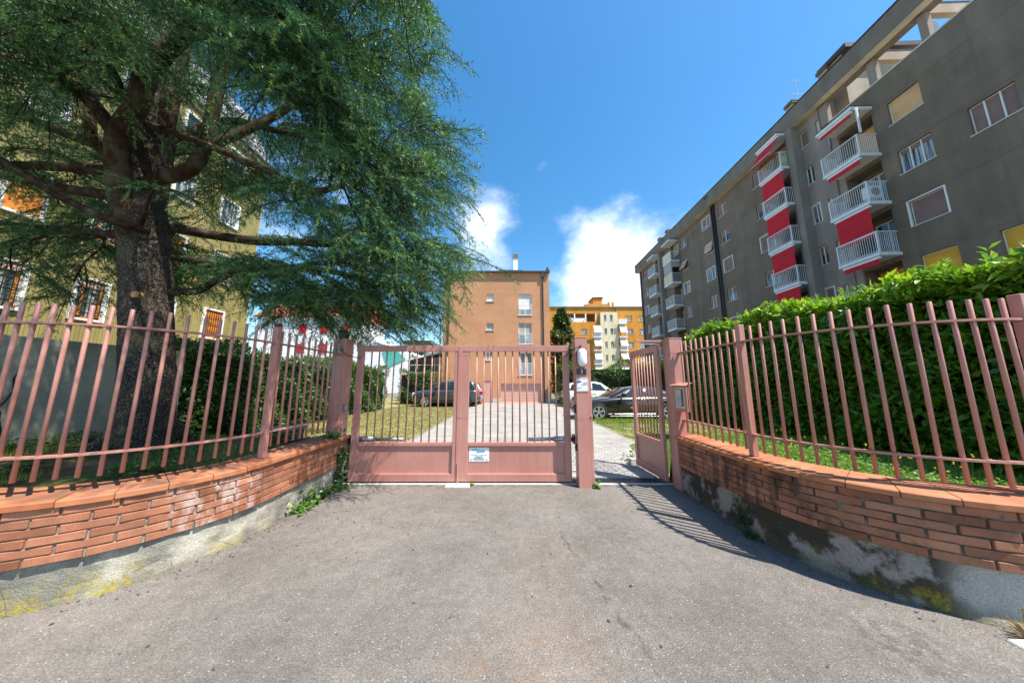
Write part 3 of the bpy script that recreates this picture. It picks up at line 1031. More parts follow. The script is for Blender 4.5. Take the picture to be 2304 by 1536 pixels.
# windows
style = {('A', 0): ('shut', {}), ('A', 1): ('half', {}), ('A', 2): ('glass', dict(surround=True)), ('A', 3): ('glass', {}), ('A', 4): ('half', {}),
         ('C', 0): ('half', dict(drop=0.35)), ('C', 1): ('tilt', dict(sh='sh_pink', tilt=0.45)), ('C', 2): ('glass', dict(surround=True)), ('C', 3): ('shut', dict(mull=2)), ('C', 4): ('shut', {}),
         ('D', 0): ('half', dict(drop=0.55, surround=True)), ('D', 1): ('tilt', dict(sh='sh_pink', tilt=0.12)), ('D', 2): ('glass', dict(surround=True)), ('D', 3): ('shut', dict(mull=2)), ('D', 4): ('shut', dict(sh='sh_tan')),
         ('E', 0): ('shut', dict(mull=1)), ('E', 1): ('half', dict(mull=1, drop=0.5, glass='glass')), ('E', 2): ('shut', dict(surround=True)), ('E', 3): ('half', dict(drop=0.42)), ('E', 4): ('shut', dict(surround=True)),
         ('E2', 0): ('shut', {}), ('E2', 1): ('half', dict(drop=0.55, glass='glass')), ('E2', 2): ('shut', dict(surround=True)), ('E2', 3): ('half', dict(drop=0.25)), ('E2', 4): ('half', dict(sh='sh_tan', drop=0.7, surround=True))}
for cn, (a, b_) in cols.items():
    for r_ in range(6):
        st_, kw = style.get((cn, r_), ('shut', {}))
        window(GF, G, a, b_, SILL[r_], HEAD[r_], 0.16, st_, **kw)
for r_ in range(6):
    window(GF, G, 17.82, 18.40, SILL[r_], HEAD[r_], 0.16, ['shut', 'glass', 'half', 'half', 'shut', 'shut'][r_], surround=(r_ in (2, 4)), drop=0.7 if r_ == 2 else 0.45, glass='glass')
    window(GF, G, 17.07, 17.30, SILL[r_] + 0.15, HEAD[r_] - 0.1, 0.16, 'glass' if r_ % 2 else 'half', sh='sh_yellow', sill=False, mull=0, glass='glass')
for r_ in range(1, 6):
    z0 = SILL[r_] + 0.2
    st_, kw = [None, ('shut', dict(sh='sh_peach')), ('half', dict(mull=2, drop=0.2)), ('shut', dict(surround=True)), ('shut', dict(sh='sh_yellow')), ('shut', dict(sh='sh_yellow'))][r_]
    window(GF, G, 12.5, 13.78, z0, z0 + 1.34, 0.18, st_, **kw)
    if r_ in (2, 4):
        window(GF, G, 10.07, 11.35, z0, z0 + 1.34, 0.18, 'shut', mull=2 if r_ == 2 else 0, sh='sh_brown' if r_ == 2 else 'sh_yellow')
# loggia doors
k = 0
for cn, (a, b_) in {**loggia, 'H': (14.45, 16.15)}.items():
    for i, z in enumerate(SLAB):
        if cn == 'H' and i == 0:
            continue
        F2 = Face(*GF.p(0, 0, -0.8)[:2], GF.u[0], GF.u[1], GF.n[0], GF.n[1])
        z0 = z + 0.2
        a1, b1 = a + 0.22, b_ - 0.35
        m = MB()
        for q in ((a1, a1 + 0.06, z0, z0 + 2.2), (b1 - 0.06, b1, z0, z0 + 2.2), (a1 + 0.06, b1 - 0.06, z0 + 2.14, z0 + 2.2), ((a1 + b1) / 2 - 0.03, (a1 + b1) / 2 + 0.03, z0, z0 + 2.14)):
            F2.box(m, *q, 0.002, 0.06)
        dr = m.build('balcony_door', 'white_paint', G)
        m = MB()
        F2.box(m, a1 + 0.06, b1 - 0.06, z0, z0 + 2.14, 0.004, 0.02)
        m.build('pane', 'curtain_glass' if (cn, i) in (('H', 2), ('B2', 2)) else 'glass', dr)
        if (cn, i) in (('H', 1), ('H', 4), ('H', 5), ('F', 0)):
            m = MB()
            F2.box(m, a1 - 0.1, b1 + 0.2, z0 + 0.02, z0 + 2.3, 0.062, 0.09)
            m.build('shutter', 'sh_yellow' if i != 1 else 'sh_peach', dr)
        k += 1
for i, z in enumerate(SLAB):
    bF = balcony(GF, G, 18.82, 20.78, z, 1.2, gap=0.125)
    awning(GF, bF, 18.86, 20.62, z - 0.14, z - 1.75, 1.15)
    balcony(GF, G, 38.76, 40.85, z - 0.2 if i == 0 else z - 0.25, 1.15, net='sh_grey' if i == 3 else None)
    balcony(GF, G, 34.42, 36.40, z - 0.2, 1.15, net=None if i not in (0, 1) else 'cream_wall')
    if i:
        bH = balcony(GF, G, 14.36, 16.34, z, 1.2)
        awning(GF, bH, 14.46, 16.12, z - 0.14, z - (1.82 if i == 2 else 0.42), 1.15)
# canopies over the top balconies
for a, b_, z, aw in ((18.82, 20.7, 20.10 - 0.22, 'tilt'), (14.36, 16.34, 17.24, 'roll'), (38.76, 40.8, 19.72, None), (34.42, 36.4, 19.72, None)):
    m = MB()
    GF.box(m, a, b_, z, z + 0.2, 0.002 if z < 19 else 0.63, 1.2)
    if z > 19:
        GF.box(m, a, b_, z, z + 0.16, 0.002, 0.629)
    cp = m.build('canopy', 'white_paint', G)
    m = MB()
    GF.box(m, a - 0.02, b_ + 0.02, z + 0.201, z + 0.24, 0.64 if z > 19 else 0.01, 1.22)
    m.build('canopy_flashing', 'black_metal', cp)
    if aw == 'tilt':
        awning(GF, cp, 18.86, 20.6, z - 0.12, z - 1.5, 1.12, tilt=0.75)
    if aw == 'roll':
        awning(GF, cp, 14.5, 16.2, z - 0.12, z - 0.34, 1.12)
# glazed-in balcony
m = MB()
GF.box(m, 34.5, 36.35, SLAB[1] + 1.2, SLAB[0] - 0.25, 1.05, 1.08)
GF.box(m, 34.46, 34.5, SLAB[0] - 0.95, SLAB[0] - 0.25, 0.0, 1.05)
m.build('balcony_glazing', 'sh_grey', G)
# flower boxes, air conditioner, odds and ends on the balconies
m = MB()
for i in range(4):
    GF.box(m, 18.95 + i * 0.44, 19.33 + i * 0.44, SLAB[0] + 1.30, SLAB[0] + 1.46, 1.16, 1.36)
m.build('flower_box', 'terracotta', G)
m = MB()
GF.box(m, 18.9, 18.98, SLAB[0] + 0.6, SLAB[0] + 1.1, 0.62, 0.9)
m.build('green_cloth', 'green_net', G)
m = MB()
GF.box(m, 14.44, 14.78, SLAB[2] + 0.45, SLAB[2] + 1.15, 0.3, 1.0)
ac = m.build('air_conditioner', 'white_paint', G, bevel=0.01)
m = MB()
cc = GF.p(14.435, SLAB[2] + 0.8, 0.65)
m.tube([(cc[0], cc[1], cc[2]), (cc[0], cc[1] - 0.012, cc[2])], 0.24, 20)
m.build('fan_grille', 'grey_plastic', ac)
m = MB()
GF.box(m, 14.3, 14.36, 15.7, 17.2, 0.9, 1.0)
m.build('awning_post', 'white_paint', G)
# drainpipes
for u, d, mt, zt_, r_ in ((27.52, 0.09, 'black_metal', 20.05, 0.075), (27.86, 0.09, 'black_metal', 20.05, 0.075), (45.55, 0.08, 'black_metal', 20.05, 0.06), (18.95, 0.5, 'grey_pipe', 19.6, 0.03), (16.62, 0.06, 'grey_pipe', 18.4, 0.035), (38.9, 0.5, 'grey_pipe', 19.6, 0.035)):
    m = MB()
    p0, p1 = GF.p(u, -0.2, d), GF.p(u, zt_, d)
    m.tube([p0, p1], r_, 8)
    if r_ > 0.07:
        m.tube([GF.p(u, zt_, d), GF.p(u, zt_ + 0.05, d + 0.2), GF.p(u, 21.1, 0.66)], 0.05, 8)
    m.build('downpipe', mt, G, smooth=True)
for u, d in ((17.2, -1.3), (19.7, -1.3), (38.7, -1.3), (41.0, -1.3)):
    m = MB()
    GF.box(m, u - 0.28, u + 0.28, 21.2, 23.25, d - 0.5, d + 0.3)
    c_ = m.build('chimney', 'tan_wall', G)
    m = MB()
    for zz in (23.3, 23.46):
        GF.box(m, u - 0.36, u + 0.36, zz, zz + 0.09, d - 0.58, d + 0.38)
    GF.box(m, u - 0.2, u + 0.2, 23.2, 23.62, d - 0.4, d + 0.2)
    m.build('chimney_cap', 'grey_wall', c_)


def antenna(lab, p, h, arms):
    t = thing('roof_antenna', lab, 'antenna', p)
    x, y, z = p
    MB().tube([p, (x, y, z + h)], 0.025, 6).build('mast', 'silver', t)
    m = MB()
    for (f, l) in arms:
        zz = z + h * f
        m.tube([(x - l / 2, y, zz), (x + l / 2, y, zz)], 0.015, 5)
        for i in range(6):
            q = x - l / 2 + l * i / 5
            m.tube([(q, y - 0.25, zz), (q, y + 0.25, zz)], 0.008, 4)
    m.build('element', 'silver', t)


antenna('tall thin roof antenna above the red awning balconies', GF.p(20.8, 21.2, -3), 6.0, ((0.97, 0.5), (0.75, 1.0)))
antenna('thin antenna on the far part of the grey block', GF.p(31.5, 21.2, -2), 3.4, ((0.95, 0.9),))
t = thing('satellite_dish', 'satellite dish and aerial on the roof terrace seen through the beams', 'satellite dish', GF.p(13.3, 18.3, -2.2))
p = Vector(GF.p(13.3, 18.3, -2.2))
MB().tube([p, p + Vector((0, 0, 3.2))], 0.03, 6).build('mast', 'silver', t)
m = MB()
m.tube([p + Vector((-0.05, -0.1, 2.6)), p + Vector((-0.1, -0.22, 2.6)), p + Vector((-0.12, -0.3, 2.6))], [0.12, 0.32, 0.38], 16)
m.build('dish', 'grey_plastic', t)
MB().tube([p + Vector((-0.9, -0.2, 3.0)), p + Vector((0.9, 0.1, 3.15))], 0.02, 6).build('boom', 'silver', t)

# ---- brick house at the end of the drive
B = thing('brick_house', 'tall orange brick house with pink garage door at the end of the paved drive', 'house', (-1.2, 22.5, 0))
BF = Face(0, 22.5, 1, 0, 0, -1)
kx = 22.5 / 22.3


def bz(z):
    return 1.5 + (z - 1.5) * kx


bw = [(-2.05, -1.46, 8.08, 8.68), (-2.05, -1.46, 5.70, 6.28), (-2.05, -1.52, 3.32, 3.92)]
bb = [(0.53, 1.59, 6.93, 8.68), (0.53, 1.58, 4.58, 6.28), (0.52, 1.56, 2.15, 3.90)]
hb = [(a * kx, b_ * kx, bz(c), bz(d), 0.16) for a, b_, c, d in bw + bb] + [(-2.27, -1.53, 0.0, 1.72, 0.10), (-0.87, 2.42, 0.0, 1.50, 0.22)]
BF.wall('wall', 'facade_brick', B, -5.55, 3.05, 0.0, 10.62, hb)
m = MB()
m.box(-5.55, -5.5, 22.502, 34, 0, 10.6).box(3.0, 3.05, 22.502, 34, 0, 10.6).box(-5.5, 3.0, 33.9, 34, 0, 10.6)
m.build('side_wall', 'facade_brick', B)
MB().box(-5.4, 2.95, 22.9, 33.8, 0, 10.5).build('interior', 'dark_in', B)
m = MB()
m.extrude([(-5.65, 22.35, 10.63), (-5.65, 28.2, 12.4), (-5.65, 34.1, 10.63)], (8.75, 0, 0))
rf = m.build('roof', 'roof_metal', B)
m = MB()
for i in range(24):
    x = -5.6 + i * 0.37
    m.extrude([(x, 22.36, 10.66), (x, 28.2, 12.43), (x, 28.2, 12.48), (x, 22.36, 10.71)], (0.03, 0, 0))
m.build('seam', 'roof_metal', rf)
MB().box(-5.7, 3.12, 22.28, 22.36, 10.56, 10.66).build('gutter', 'brown_metal', B)
m = MB()
m.extrude([(2.72, 22.3, 10.62), (3.12, 22.3, 10.62), (2.9, 22.3, 11.05)], (0, 0.5, 0))
m.build('gable_flashing', 'brown_metal', B)
c_ = MB().box(0.11, 0.51, 24.2, 24.6, 10.9, 12.62).build('chimney', 'white_wall', B)
m = MB()
for z in (12.64, 12.80, 12.96):
    m.box(0.06, 0.56, 24.15, 24.65, z, z + 0.09)
m.box(0.16, 0.46, 24.25, 24.55, 12.6, 13.02)
m.build('chimney_cap', 'grey_pipe', c_)
MB().box(-1.0, 0.9, 22.9, 23.3, 10.75, 10.98).build('roof_light', 'brown_metal', B)
for i, (a, b_, c, d) in enumerate(bw):
    window(BF, B, a * kx, b_ * kx, bz(c), bz(d), 0.16, ['shut', 'shut', 'half'][i], sh=['sh_white', 'sh_grey', 'sh_grey'][i], drop=0.8)
for i, (a, b_, c, d) in enumerate(bb):
    u0, u1, v0, v1 = a * kx, b_ * kx, bz(c), bz(d)
    w_ = window(BF, B, u0, u1, v0, v1, 0.16, 'half' if i < 2 else 'glass', sh='sh_white' if i == 0 else 'sh_grey', drop=[0.72, 0.56, 0.0][i], mull=0)
    m = MB()
    hr = [0.80, 0.84, 0.90][i]
    n_ = 15
    for q in range(n_ + 1):
        x = u0 + (u1 - u0) * q / n_
        BF.box(m, x - 0.01, x + 0.01, v0 + 0.03, v0 + hr, 0.01, 0.03)
    BF.box(m, u0 - 0.02, u1 + 0.02, v0 + hr, v0 + hr + 0.04, 0.0, 0.04)
    BF.box(m, u0 - 0.02, u1 + 0.02, v0 + 0.0, v0 + 0.03, 0.0, 0.04)
    m.build('railing', 'rail_white', w_)
m = MB()
BF.box(m, -0.87, 2.42, 0.0, 1.50, -0.21, -0.17)
gd = m.build('garage_door', 'garage', B)
m = MB()
for i in range(1, 7):
    BF.box(m, -0.86, 2.41, i * 0.215 - 0.006, i * 0.215 + 0.006, -0.17, -0.162)
m.build('panel_joint', 'garage_joint', gd)
m = MB()
BF.box(m, -2.27, -1.53, 0.0, 1.72, -0.09, -0.05)
sd = m.build('side_door', 'garage', B)
m = MB()
for i in range(1, 8):
    BF.box(m, -2.27 + i * 0.0925 - 0.004, -2.27 + i * 0.0925 + 0.004, 0.03, 1.70, -0.05, -0.044)
m.build('board_joint', 'garage_joint', sd)
m = MB()
for a, b_ in ((-1.51, -0.89), (2.44, 3.06)):
    BF.box(m, a, b_, 0.0, 0.33, 0.001, 0.03)
m.build('plinth', 'stone', B)
for x in (2.52, -5.10):
    m = MB()
    m.tube([(x, 22.42, 0.05), (x, 22.42, 10.5)], 0.05, 8)
    m.box(x - 0.12, x + 0.12, 22.30, 22.48, 10.15, 10.55)
    m.build('downpipe', 'brown_metal', B)
lw = MB().box(3.1, 5.2, 22.45, 22.7, 0, 0.28).build('low_wall', 'white_wall', bevel=0.01)
tag(lw, 'low white wall running right from the corner of the brick house', 'wall')

# ---- orange apartment house in the distance
O = thing('orange_block', 'bright orange apartment house with cream stair bay and white awnings', 'apartment block', (20, 68, 0))
OF = Face(0, 68, 1, 0, 0, -1)
rows = [(16.55, 17.98), (13.25, 14.65), (10.05, 11.44), (6.85, 8.25), (3.65, 5.05)]
ho = []
for i, (c, d) in enumerate(rows):
    for a, b_ in ((27.95, 29.42), (31.0, 32.4)) + (((16.9, 18.3), (12.6, 14.0)) if i else ()):
        ho.append((a, b_, c, d, 0.2))
ho.append((12.6, 20.6, 16.4, 18.45, 3.0))
OF.wall('wall', 'orange_wall', O, 8.6, 21.45, 0, 20.0, [h for h in ho if h[1] < 21.4])
OF.wall('wall', 'orange_wall', O, 25.55, 36.0, 0, 20.0, [h for h in ho if h[0] > 25.6])
for i, (c, d) in enumerate(rows):
    for a, b_ in ((27.95, 29.42), (31.0, 32.4)) + (((16.9, 18.3), (12.6, 14.0)) if i else ()):
        window(OF, O, a, b_, c, d, 0.2, 'half', sh='sh_grey' if i else 'sh_yellow', drop=0.6 if i else 0.45)
hc = []
for i, (c, d) in enumerate(rows):
    hc += [(22.3, 22.9, c, d, 0.2), (23.75, 24.4, c, d, 0.2)]
OF2 = Face(0, 67.4, 1, 0, 0, -1)
OF2.wall('stair_bay', 'cream_wall', O, 21.45, 25.55, 0, 18.6, hc)
m = MB()
m.box(21.45, 21.5, 67.401, 68.2, 0, 18.6).box(25.5, 25.55, 67.401, 68.2, 0, 18.6).box(21.45, 25.55, 67.401, 68.2, 18.601, 18.7)
m.build('bay_side', 'cream_wall', O)
for i, (c, d) in enumerate(rows):
    window(OF2, O, 22.3, 22.9, c, d, 0.2, 'half' if i > 1 else 'glass', sh='sh_tan', glass='glass')
    window(OF2, O, 23.75, 24.4, c, d, 0.2, 'glass', glass='glass')
    for a, b_ in ((19.4, 21.4), (25.6, 27.5)):
        if i == 0 and a < 20:
            continue
        ob = balcony(OF, O, a, b_, c - 0.95, 1.3, gap=0.25, rail_h=1.0, net='sh_white' if (i + (a > 20)) % 2 else None)
        if i:
            m = MB()
            m.extrude([OF.p(a + 0.15, d + 0.6, 0.9), OF.p(b_ - 0.1, d + 0.6, 0.9), OF.p(b_ + 0.05, d - 1.15, 1.5), OF.p(a + 0.25, d - 1.15, 1.5)], (0, -0.03, 0))
            m.build('awning', 'cream_fabric', ob)
m = MB()
for x in (15.2, 17.9, 20.4):
    OF.box(m, x, x + 0.28, 16.4, 18.45, -0.28, -0.002)
m.build('terrace_pillar', 'white_wall', O)
m = MB()
OF.box(m, 8.4, 36.2, 20.001, 20.25, -12, 0.25)
m.build('roof_slab', 'grey_pipe', O)
m = MB()
OF.box(m, 8.6, 36.0, 0, 16.3, -12, -3.05)
OF.box(m, 21.0, 36.0, 16.3, 20.0, -12, -0.4)
OF.box(m, 25.6, 36.0, 0, 16.3, -3.05, -0.4)
OF.box(m, 8.6, 12.5, 16.3, 20, -12, -0.4)
m.build('body', 'orange_wall', O)
m = MB()
for x in (14.4, 17.2, 20.0):
    m.extrude([(x, 68.2, 16.4), (x + 0.3, 68.2, 16.4), (x + 2.2, 71, 18.4), (x + 1.9, 71, 18.4)], (0, 0.2, 0))
m.build('terrace_brace', 'orange_wall', O)
m = MB()
m.box(18.6, 24.2, 70, 76, 20.25, 21.5)
m.box(20.9, 23.2, 71, 75, 21.5, 23.2)
m.build('lift_house', 'orange_wall', O)
MB().box(20.7, 23.5, 70.8, 75.2, 23.201, 23.5).build('lift_roof', 'brown_metal', O)
for x in (24.4, 25.4):
    MB().box(x, x + 0.45, 70, 70.5, 20.25, 22.0).build('chimney', 'orange_wall', O)
antenna('mast antenna on top of the orange house', (22.6, 72, 23.5), 5.5, ((0.95, 0.7), (0.8, 0.5), (0.65, 0.5)))

# ---- olive building on the left: narrow ribbed panels on a battered concrete base
Lb = thing('ribbed_building', 'olive yellow ribbed building with white framed windows behind the cedar', 'building', (-15, 10, 0))
LF = Face(-15, 0, 0, 1, 1, 0)
MB().box(-24, -15.02, 1.5, 15.75, 0, 14.6).build('backing_wall', 'clad_gap', Lb)
MB().box(-15.3, -14.93, 1.5, 15.8, -0.2, 2.86).build('base_wall', 'old_concrete', Lb, bevel=0.02)
cw = thing('concrete_wall', 'old cracked grey concrete garden wall to the left of the cedar trunk', 'garden wall', (-7.1, 4.0, 0.3))
MB().box(-7.24, -7.0, 2.3, 6.1, 0.2, 2.17).build('slab', 'old_concrete', cw, bevel=0.02)
for cp, wd in (([(4.09, 2.065), (4.084, 1.896), (4.093, 1.762), (4.028, 1.577), (4.05, 1.398), (3.999, 1.243), (3.966, 1.185), (3.952, 1.098)], 0.010), ([(3.986, 1.124), (3.993, 1.005), (4.025, 0.883), (4.045, 0.675)], 0.012)):
    m = MB()
    for (a, b_), (c, d) in zip(cp, cp[1:]):
        m.quad((-6.9975, a - wd, b_), (-6.9975, a + wd, b_), (-6.9975, c + wd * 0.8, d), (-6.9975, c - wd * 0.8, d))
    m.build('crack', 'dark_in', cw, fix=False)
pan = MB().box(-0.018, 0.012, 0.0, 0.080, 0.0, 11.55).mesh('cladding_panel', 'cladding')
u = 3.6
while u < 15.66:
    obj('cladding_panel', pan, Lb, (-15.0, u, 2.875))
    u += 0.0925
colw = [(6.36, 6.94), (7.83, 8.42), (9.55, 10.16), (11.25, 11.95)]
roww = [(3.37, 4.50), (5.78, 6.96), (8.40, 9.42), (10.79, 11.84)]
for ci, (a, b_) in enumerate(colw):
    for ri, (c, d) in enumerate(roww):
        u0, u1, v0, v1 = a * 1.2, b_ * 1.2, 1.5 + (c - 1.5) * 1.2, 1.5 + (d - 1.5) * 1.2
        m = MB()
        e = 0.075
        for q in ((u0 - e, u0, v0 - e, v1 + e), (u1, u1 + e, v0 - e, v1 + e), (u0, u1, v1, v1 + e), (u0, u1, v0 - e, v0)):
            LF.box(m, *q, 0.0125, 0.10)
        w_ = m.build('window', 'white_paint', Lb)
        m = MB()
        LF.box(m, u0, u1, v0, v1, 0.0125, 0.022)
        m.build('pane', 'curtain_glass' if ri != 3 else 'glass', w_)
        m = MB()
        wd = u1 - u0
        if (ri, ci) in ((1, 0), (1, 2), (0, 3)):
            LF.box(m, u0 + 0.01, u1 - 0.01, v0 + 0.01, v1 - 0.02, 0.0225, 0.045)
            m.build('shutter', 'orange_wood', w_)
        elif ri in (0, 1) or (ri == 2 and ci == 1):
            for q in ((u0 + 0.16 * wd, u0 + 0.26 * wd), (u0 + 0.80 * wd, u0 + 0.90 * wd)):
                LF.box(m, q[0], q[1], v0 + 0.02, v1 - 0.25, 0.0225, 0.05)
            LF.box(m, u0 + 0.02, u1 - 0.02, v0 + 0.01, v0 + 0.09, 0.0225, 0.05)
            m.build('sash', 'orange_wood', w_)
            m = MB()
            LF.box(m, u0 + 0.01, u1 - 0.01, v1 - 0.25, v1 - 0.01, 0.0225, 0.06)
            m.build('shutter', 'sh_pink', w_)
        if ri == 0:
            m = MB()
            for i in range(1, 8):
                q = u0 + wd * i / 8
                LF.box(m, q - 0.008, q + 0.008, v0, v1, 0.075, 0.09)
            for i in range(1, 4):
                q = v0 + (v1 - v0) * i / 4
                LF.box(m, u0, u1, q - 0.008, q + 0.008, 0.0755, 0.0895)
            m.build('grille', 'black_metal', w_)
m = MB()
LF.box(m, 1.4, 15.85, 14.43, 14.62, -0.3, 0.14)
m.build('eaves_board', 'tan_wall', Lb)
m = MB()
LF.box(m, 1.4, 15.9, 14.621, 14.72, -0.3, 0.22)
m.build('gutter', 'brown_metal', Lb)
m = MB()
m.extrude([(-14.9, 1.4, 14.73), (-16.6, 1.4, 18.2), (-24, 1.4, 18.2), (-24, 1.4, 14.73)], (0, 14.45, 0))
mr = m.build('roof', 'zinc', Lb)
m = MB()
for i in range(26):
    y_ = 1.5 + i * 0.56
    m.extrude([(-14.9 + 0.01, y_, 14.74), (-16.59, y_, 18.2), (-16.56, y_, 18.23), (-14.86, y_, 14.77)], (0, 0.03, 0))
m.build('seam', 'zinc', mr)

# ---- far left: white hall with turquoise sail, glass annexe, houses, street lamp
W = thing('white_hall', 'white hall with a long sloping roof and turquoise panel beyond the left hedge', 'building', (-20, 45, 0))
ol = [(-28.3, 0), (-28.3, 6.6), (-27.65, 9.6), (-25.9, 10.0), (-22.95, 9.0), (-20.0, 7.6), (-15.3, 5.8), (-13.5, 5.4), (-13.5, 0)]
MB().extrude([(x, 45, z) for x, z in ol], (0, 14, 0)).build('hall', 'white_wall', W)
MB().extrude([(-20.6, 44.9, 6.5), (-18.1, 44.9, 6.55), (-16.8, 44.9, 5.3), (-19.6, 44.9, 4.0)], (0, 0.08, 0)).build('sail', 'turquoise', W)
m = MB()
m.extrude([(-22.2, 44.88, 8.2), (-20.2, 44.88, 7.55), (-18.8, 44.88, 6.9), (-21.0, 44.88, 7.2)], (0, 0.08, 0))
m.build('roof_edge', 'grey_plastic', W)
A = thing('glass_annexe', 'low glazed building with white sloping roof edge left of the brick house', 'building', (-8.4, 30, 0))
MB().box(-11.0, -6.6, 30.2, 34, 0, 4.3).build('glazing', 'dark_glass', A)
m = MB()
m.extrude([(-11.2, 30, 3.85), (-6.5, 30, 4.95), (-6.5, 30, 5.15), (-11.2, 30, 4.05)], (0, 4.2, 0))
m.build('roof_edge', 'white_wall', A)
m = MB()
for x in (-10.2, -9.2, -8.2, -7.3):
    m.box(x, x + 0.07, 30.1, 30.19, 0, 4.2)
for z in (1.5, 2.6, 3.4):
    m.box(-11.0, -6.6, 30.08, 30.095, z, z + 0.06)
m.build('mullion', 'white_paint', A)
m = MB()
for i in range(16):
    m.box(-9.8 + i * 0.16, -9.76 + i * 0.16, 29.4, 29.44, 0, 2.6)
m.box(-9.9, -7.2, 29.39, 29.45, 2.6, 2.66)
m.build('railing', 'white_paint', A)
H = thing('red_trimmed_house', 'pale house with red roof glimpsed through the cedar branches', 'house', (-34, 44, 0))
MB().box(-42, -25.5, 46, 56, 0, 12.5).build('wall', 'white_wall', H)
MB().extrude([(-42.5, 45.4, 12.5), (-42.5, 51, 16), (-42.5, 56.6, 12.5)], (17.6, 0, 0)).build('roof', 'terracotta', H)
m = MB()
for x in (-39, -35, -31.5, -28):
    for z in (3, 6.3, 9.6):
        m.box(x, x + 1.2, 45.9, 45.99, z, z + 1.6)
m.build('shutter', 'red_fabric', H)
F_ = thing('flat_roofed_house', 'distant tan flat roofed house left of the brick house', 'house', (-22, 70, 0))
MB().box(-26, -20.5, 70, 78, 0, 11.2).build('wall', 'tan_wall', F_)
MB().box(-26.6, -20, 69.4, 78.5, 11.201, 12.0).build('roof', 'brown_metal', F_)
m = MB()
for x in (-25, -23):
    m.box(x, x + 1.2, 69.92, 69.99, 8, 9.6)
m.build('window', 'dark_glass', F_)
S = thing('street_lamp', 'thin dark street lamp beside the left corner of the brick house', 'street lamp', (-8.95, 35, 0))
MB().tube([(-8.95, 35, 0), (-8.95, 35, 9.4)], [0.09, 0.05], 8).build('pole', 'black_metal', S)
MB().box(-9.4, -8.55, 34.9, 35.1, 9.4, 9.52).box(-9.1, -8.8, 34.93, 35.07, 9.1, 9.399).build('lamp_head', 'black_metal', S)
gb = thing('globe_lamp', 'small white globe on a pole above the left hedge', 'street lamp', (-13.2, 30, 0))
MB().tube([(-13.2, 30, 0), (-13.2, 30, 5.7)], 0.05, 6).build('pole', 'grey_pipe', gb)
bm = bmesh.new()
bmesh.ops.create_uvsphere(bm, u_segments=14, v_segments=8, radius=0.24, matrix=Matrix.Translation((-13.2, 30, 5.9)))
me = bpy.data.meshes.new('globe')
bm.to_mesh(me)
bm.free()
me.materials.append(MAT['lamp'])
obj('globe', me, gb)


# ------------------------------------------------------------------ ground, drive, lawns
def sheet(name, mat, x0, x1, y0, y1, z, nx=1, ny=1):
    vs = [(x0 + (x1 - x0) * i / nx, y0 + (y1 - y0) * j / ny, z) for j in range(ny + 1) for i in range(nx + 1)]
    fs = [(j * (nx + 1) + i, j * (nx + 1) + i + 1, (j + 1) * (nx + 1) + i + 1, (j + 1) * (nx + 1) + i) for j in range(ny) for i in range(nx)]
    return MB().add(vs, fs).build(name, mat, kind='structure', fix=False)


sheet('ground', 'far_ground', -700, 700, -700, 1200, -0.03)
sheet('driveway', 'asphalt', -14, 14, -14, 4.53, 0.0)

SIDE = {'L': (-1, -2.60, 3.15, 1.15, 4.64), 'R': (1, 2.42, 3.05, 1.15, 4.30)}


def pos(side, s, off):
    """point of a boundary curve: s metres from its gate end, off metres away from the drive; also the tangent angle"""
    sg, X0, Yc, Rr, Y0 = SIDE[side]
    l1 = Y0 - Yc
    l2 = Rr * math.pi / 2
    cx = X0 + sg * Rr
    if s < l1:
        return X0 + sg * off, Y0 - s, math.atan2(-1, 0)
    r = Rr - off
    if s < l1 + l2:
        a = (s - l1) / Rr
        return cx - sg * r * math.cos(a), Yc - r * math.sin(a), math.atan2(-math.cos(a), sg * math.sin(a))
    return cx + sg * (s - l1 - l2), Yc - r, math.atan2(0, sg)


def smooth(a, b, x):
    t = min(1, max(0, (x - a) / (b - a)))
    return t * t * (3 - 2 * t)


def inside_curve(side, x, y, off=0.2):
    """True on the garden side of the boundary wall"""
    sg, X0, Yc, Rr, Y0 = SIDE[side]
    u = sg * (x - X0)
    if u < off:
        return False
    if y >= Yc:
        return True
    if u < Rr:
        return math.hypot(u - Rr, y - Yc) < Rr - off
    return y > Yc - Rr + off


def lawn_z(side, x, y):
    sg, X0, Yc, Rr, Y0 = SIDE[side]
    edge = smooth(0.1, 0.9, sg * (x - X0)) if y > 4.7 else 1.0
    h = 0.60 if side == 'L' else 0.62
    if side == 'R':
        h -= 0.03 * smooth(0.5, 2.4, sg * (x - X0))
    z = h * (1 - smooth(4.6, 7.8, y)) * (edge if y > 4.7 else 1)
    z += 0.025 * math.sin(x * 3.1 + y * 1.7) * math.sin(y * 2.3 - x) * smooth(0.3, 1.0, sg * (x - X0))
    return max(z, 0.012)


def lawn(side, name, mat, x_out, y_far):
    sg, X0, Yc, Rr, Y0 = SIDE[side]
    xs = [X0 + sg * (0.10 + (x_out - 0.10) * (i / 60) ** 1.5) for i in range(61)]
    ys = [1.95 + (y_far - 1.95) * (j / 90) ** 1.4 for j in range(91)]
    vs, keep, fs = [], [], []
    for j, y in enumerate(ys):
        for i, x in enumerate(xs):
            vs.append((x, y, lawn_z(side, x, y)))
            keep.append(inside_curve(side, x, y, 0.10 if y < 4.75 else 0.09))
    n = len(xs)
    for j in range(90):
        for i in range(60):
            q = (j * n + i, j * n + i + 1, (j + 1) * n + i + 1, (j + 1) * n + i)
            if all(keep[k] for k in q):
                fs.append(q)
    return MB().add(vs, fs).build(name, mat, kind='structure', smooth=True)


lawn('L', 'garden_soil', 'soil', 12.5, 30)
lawn('R', 'lawn', 'turf', 9.5, 24)

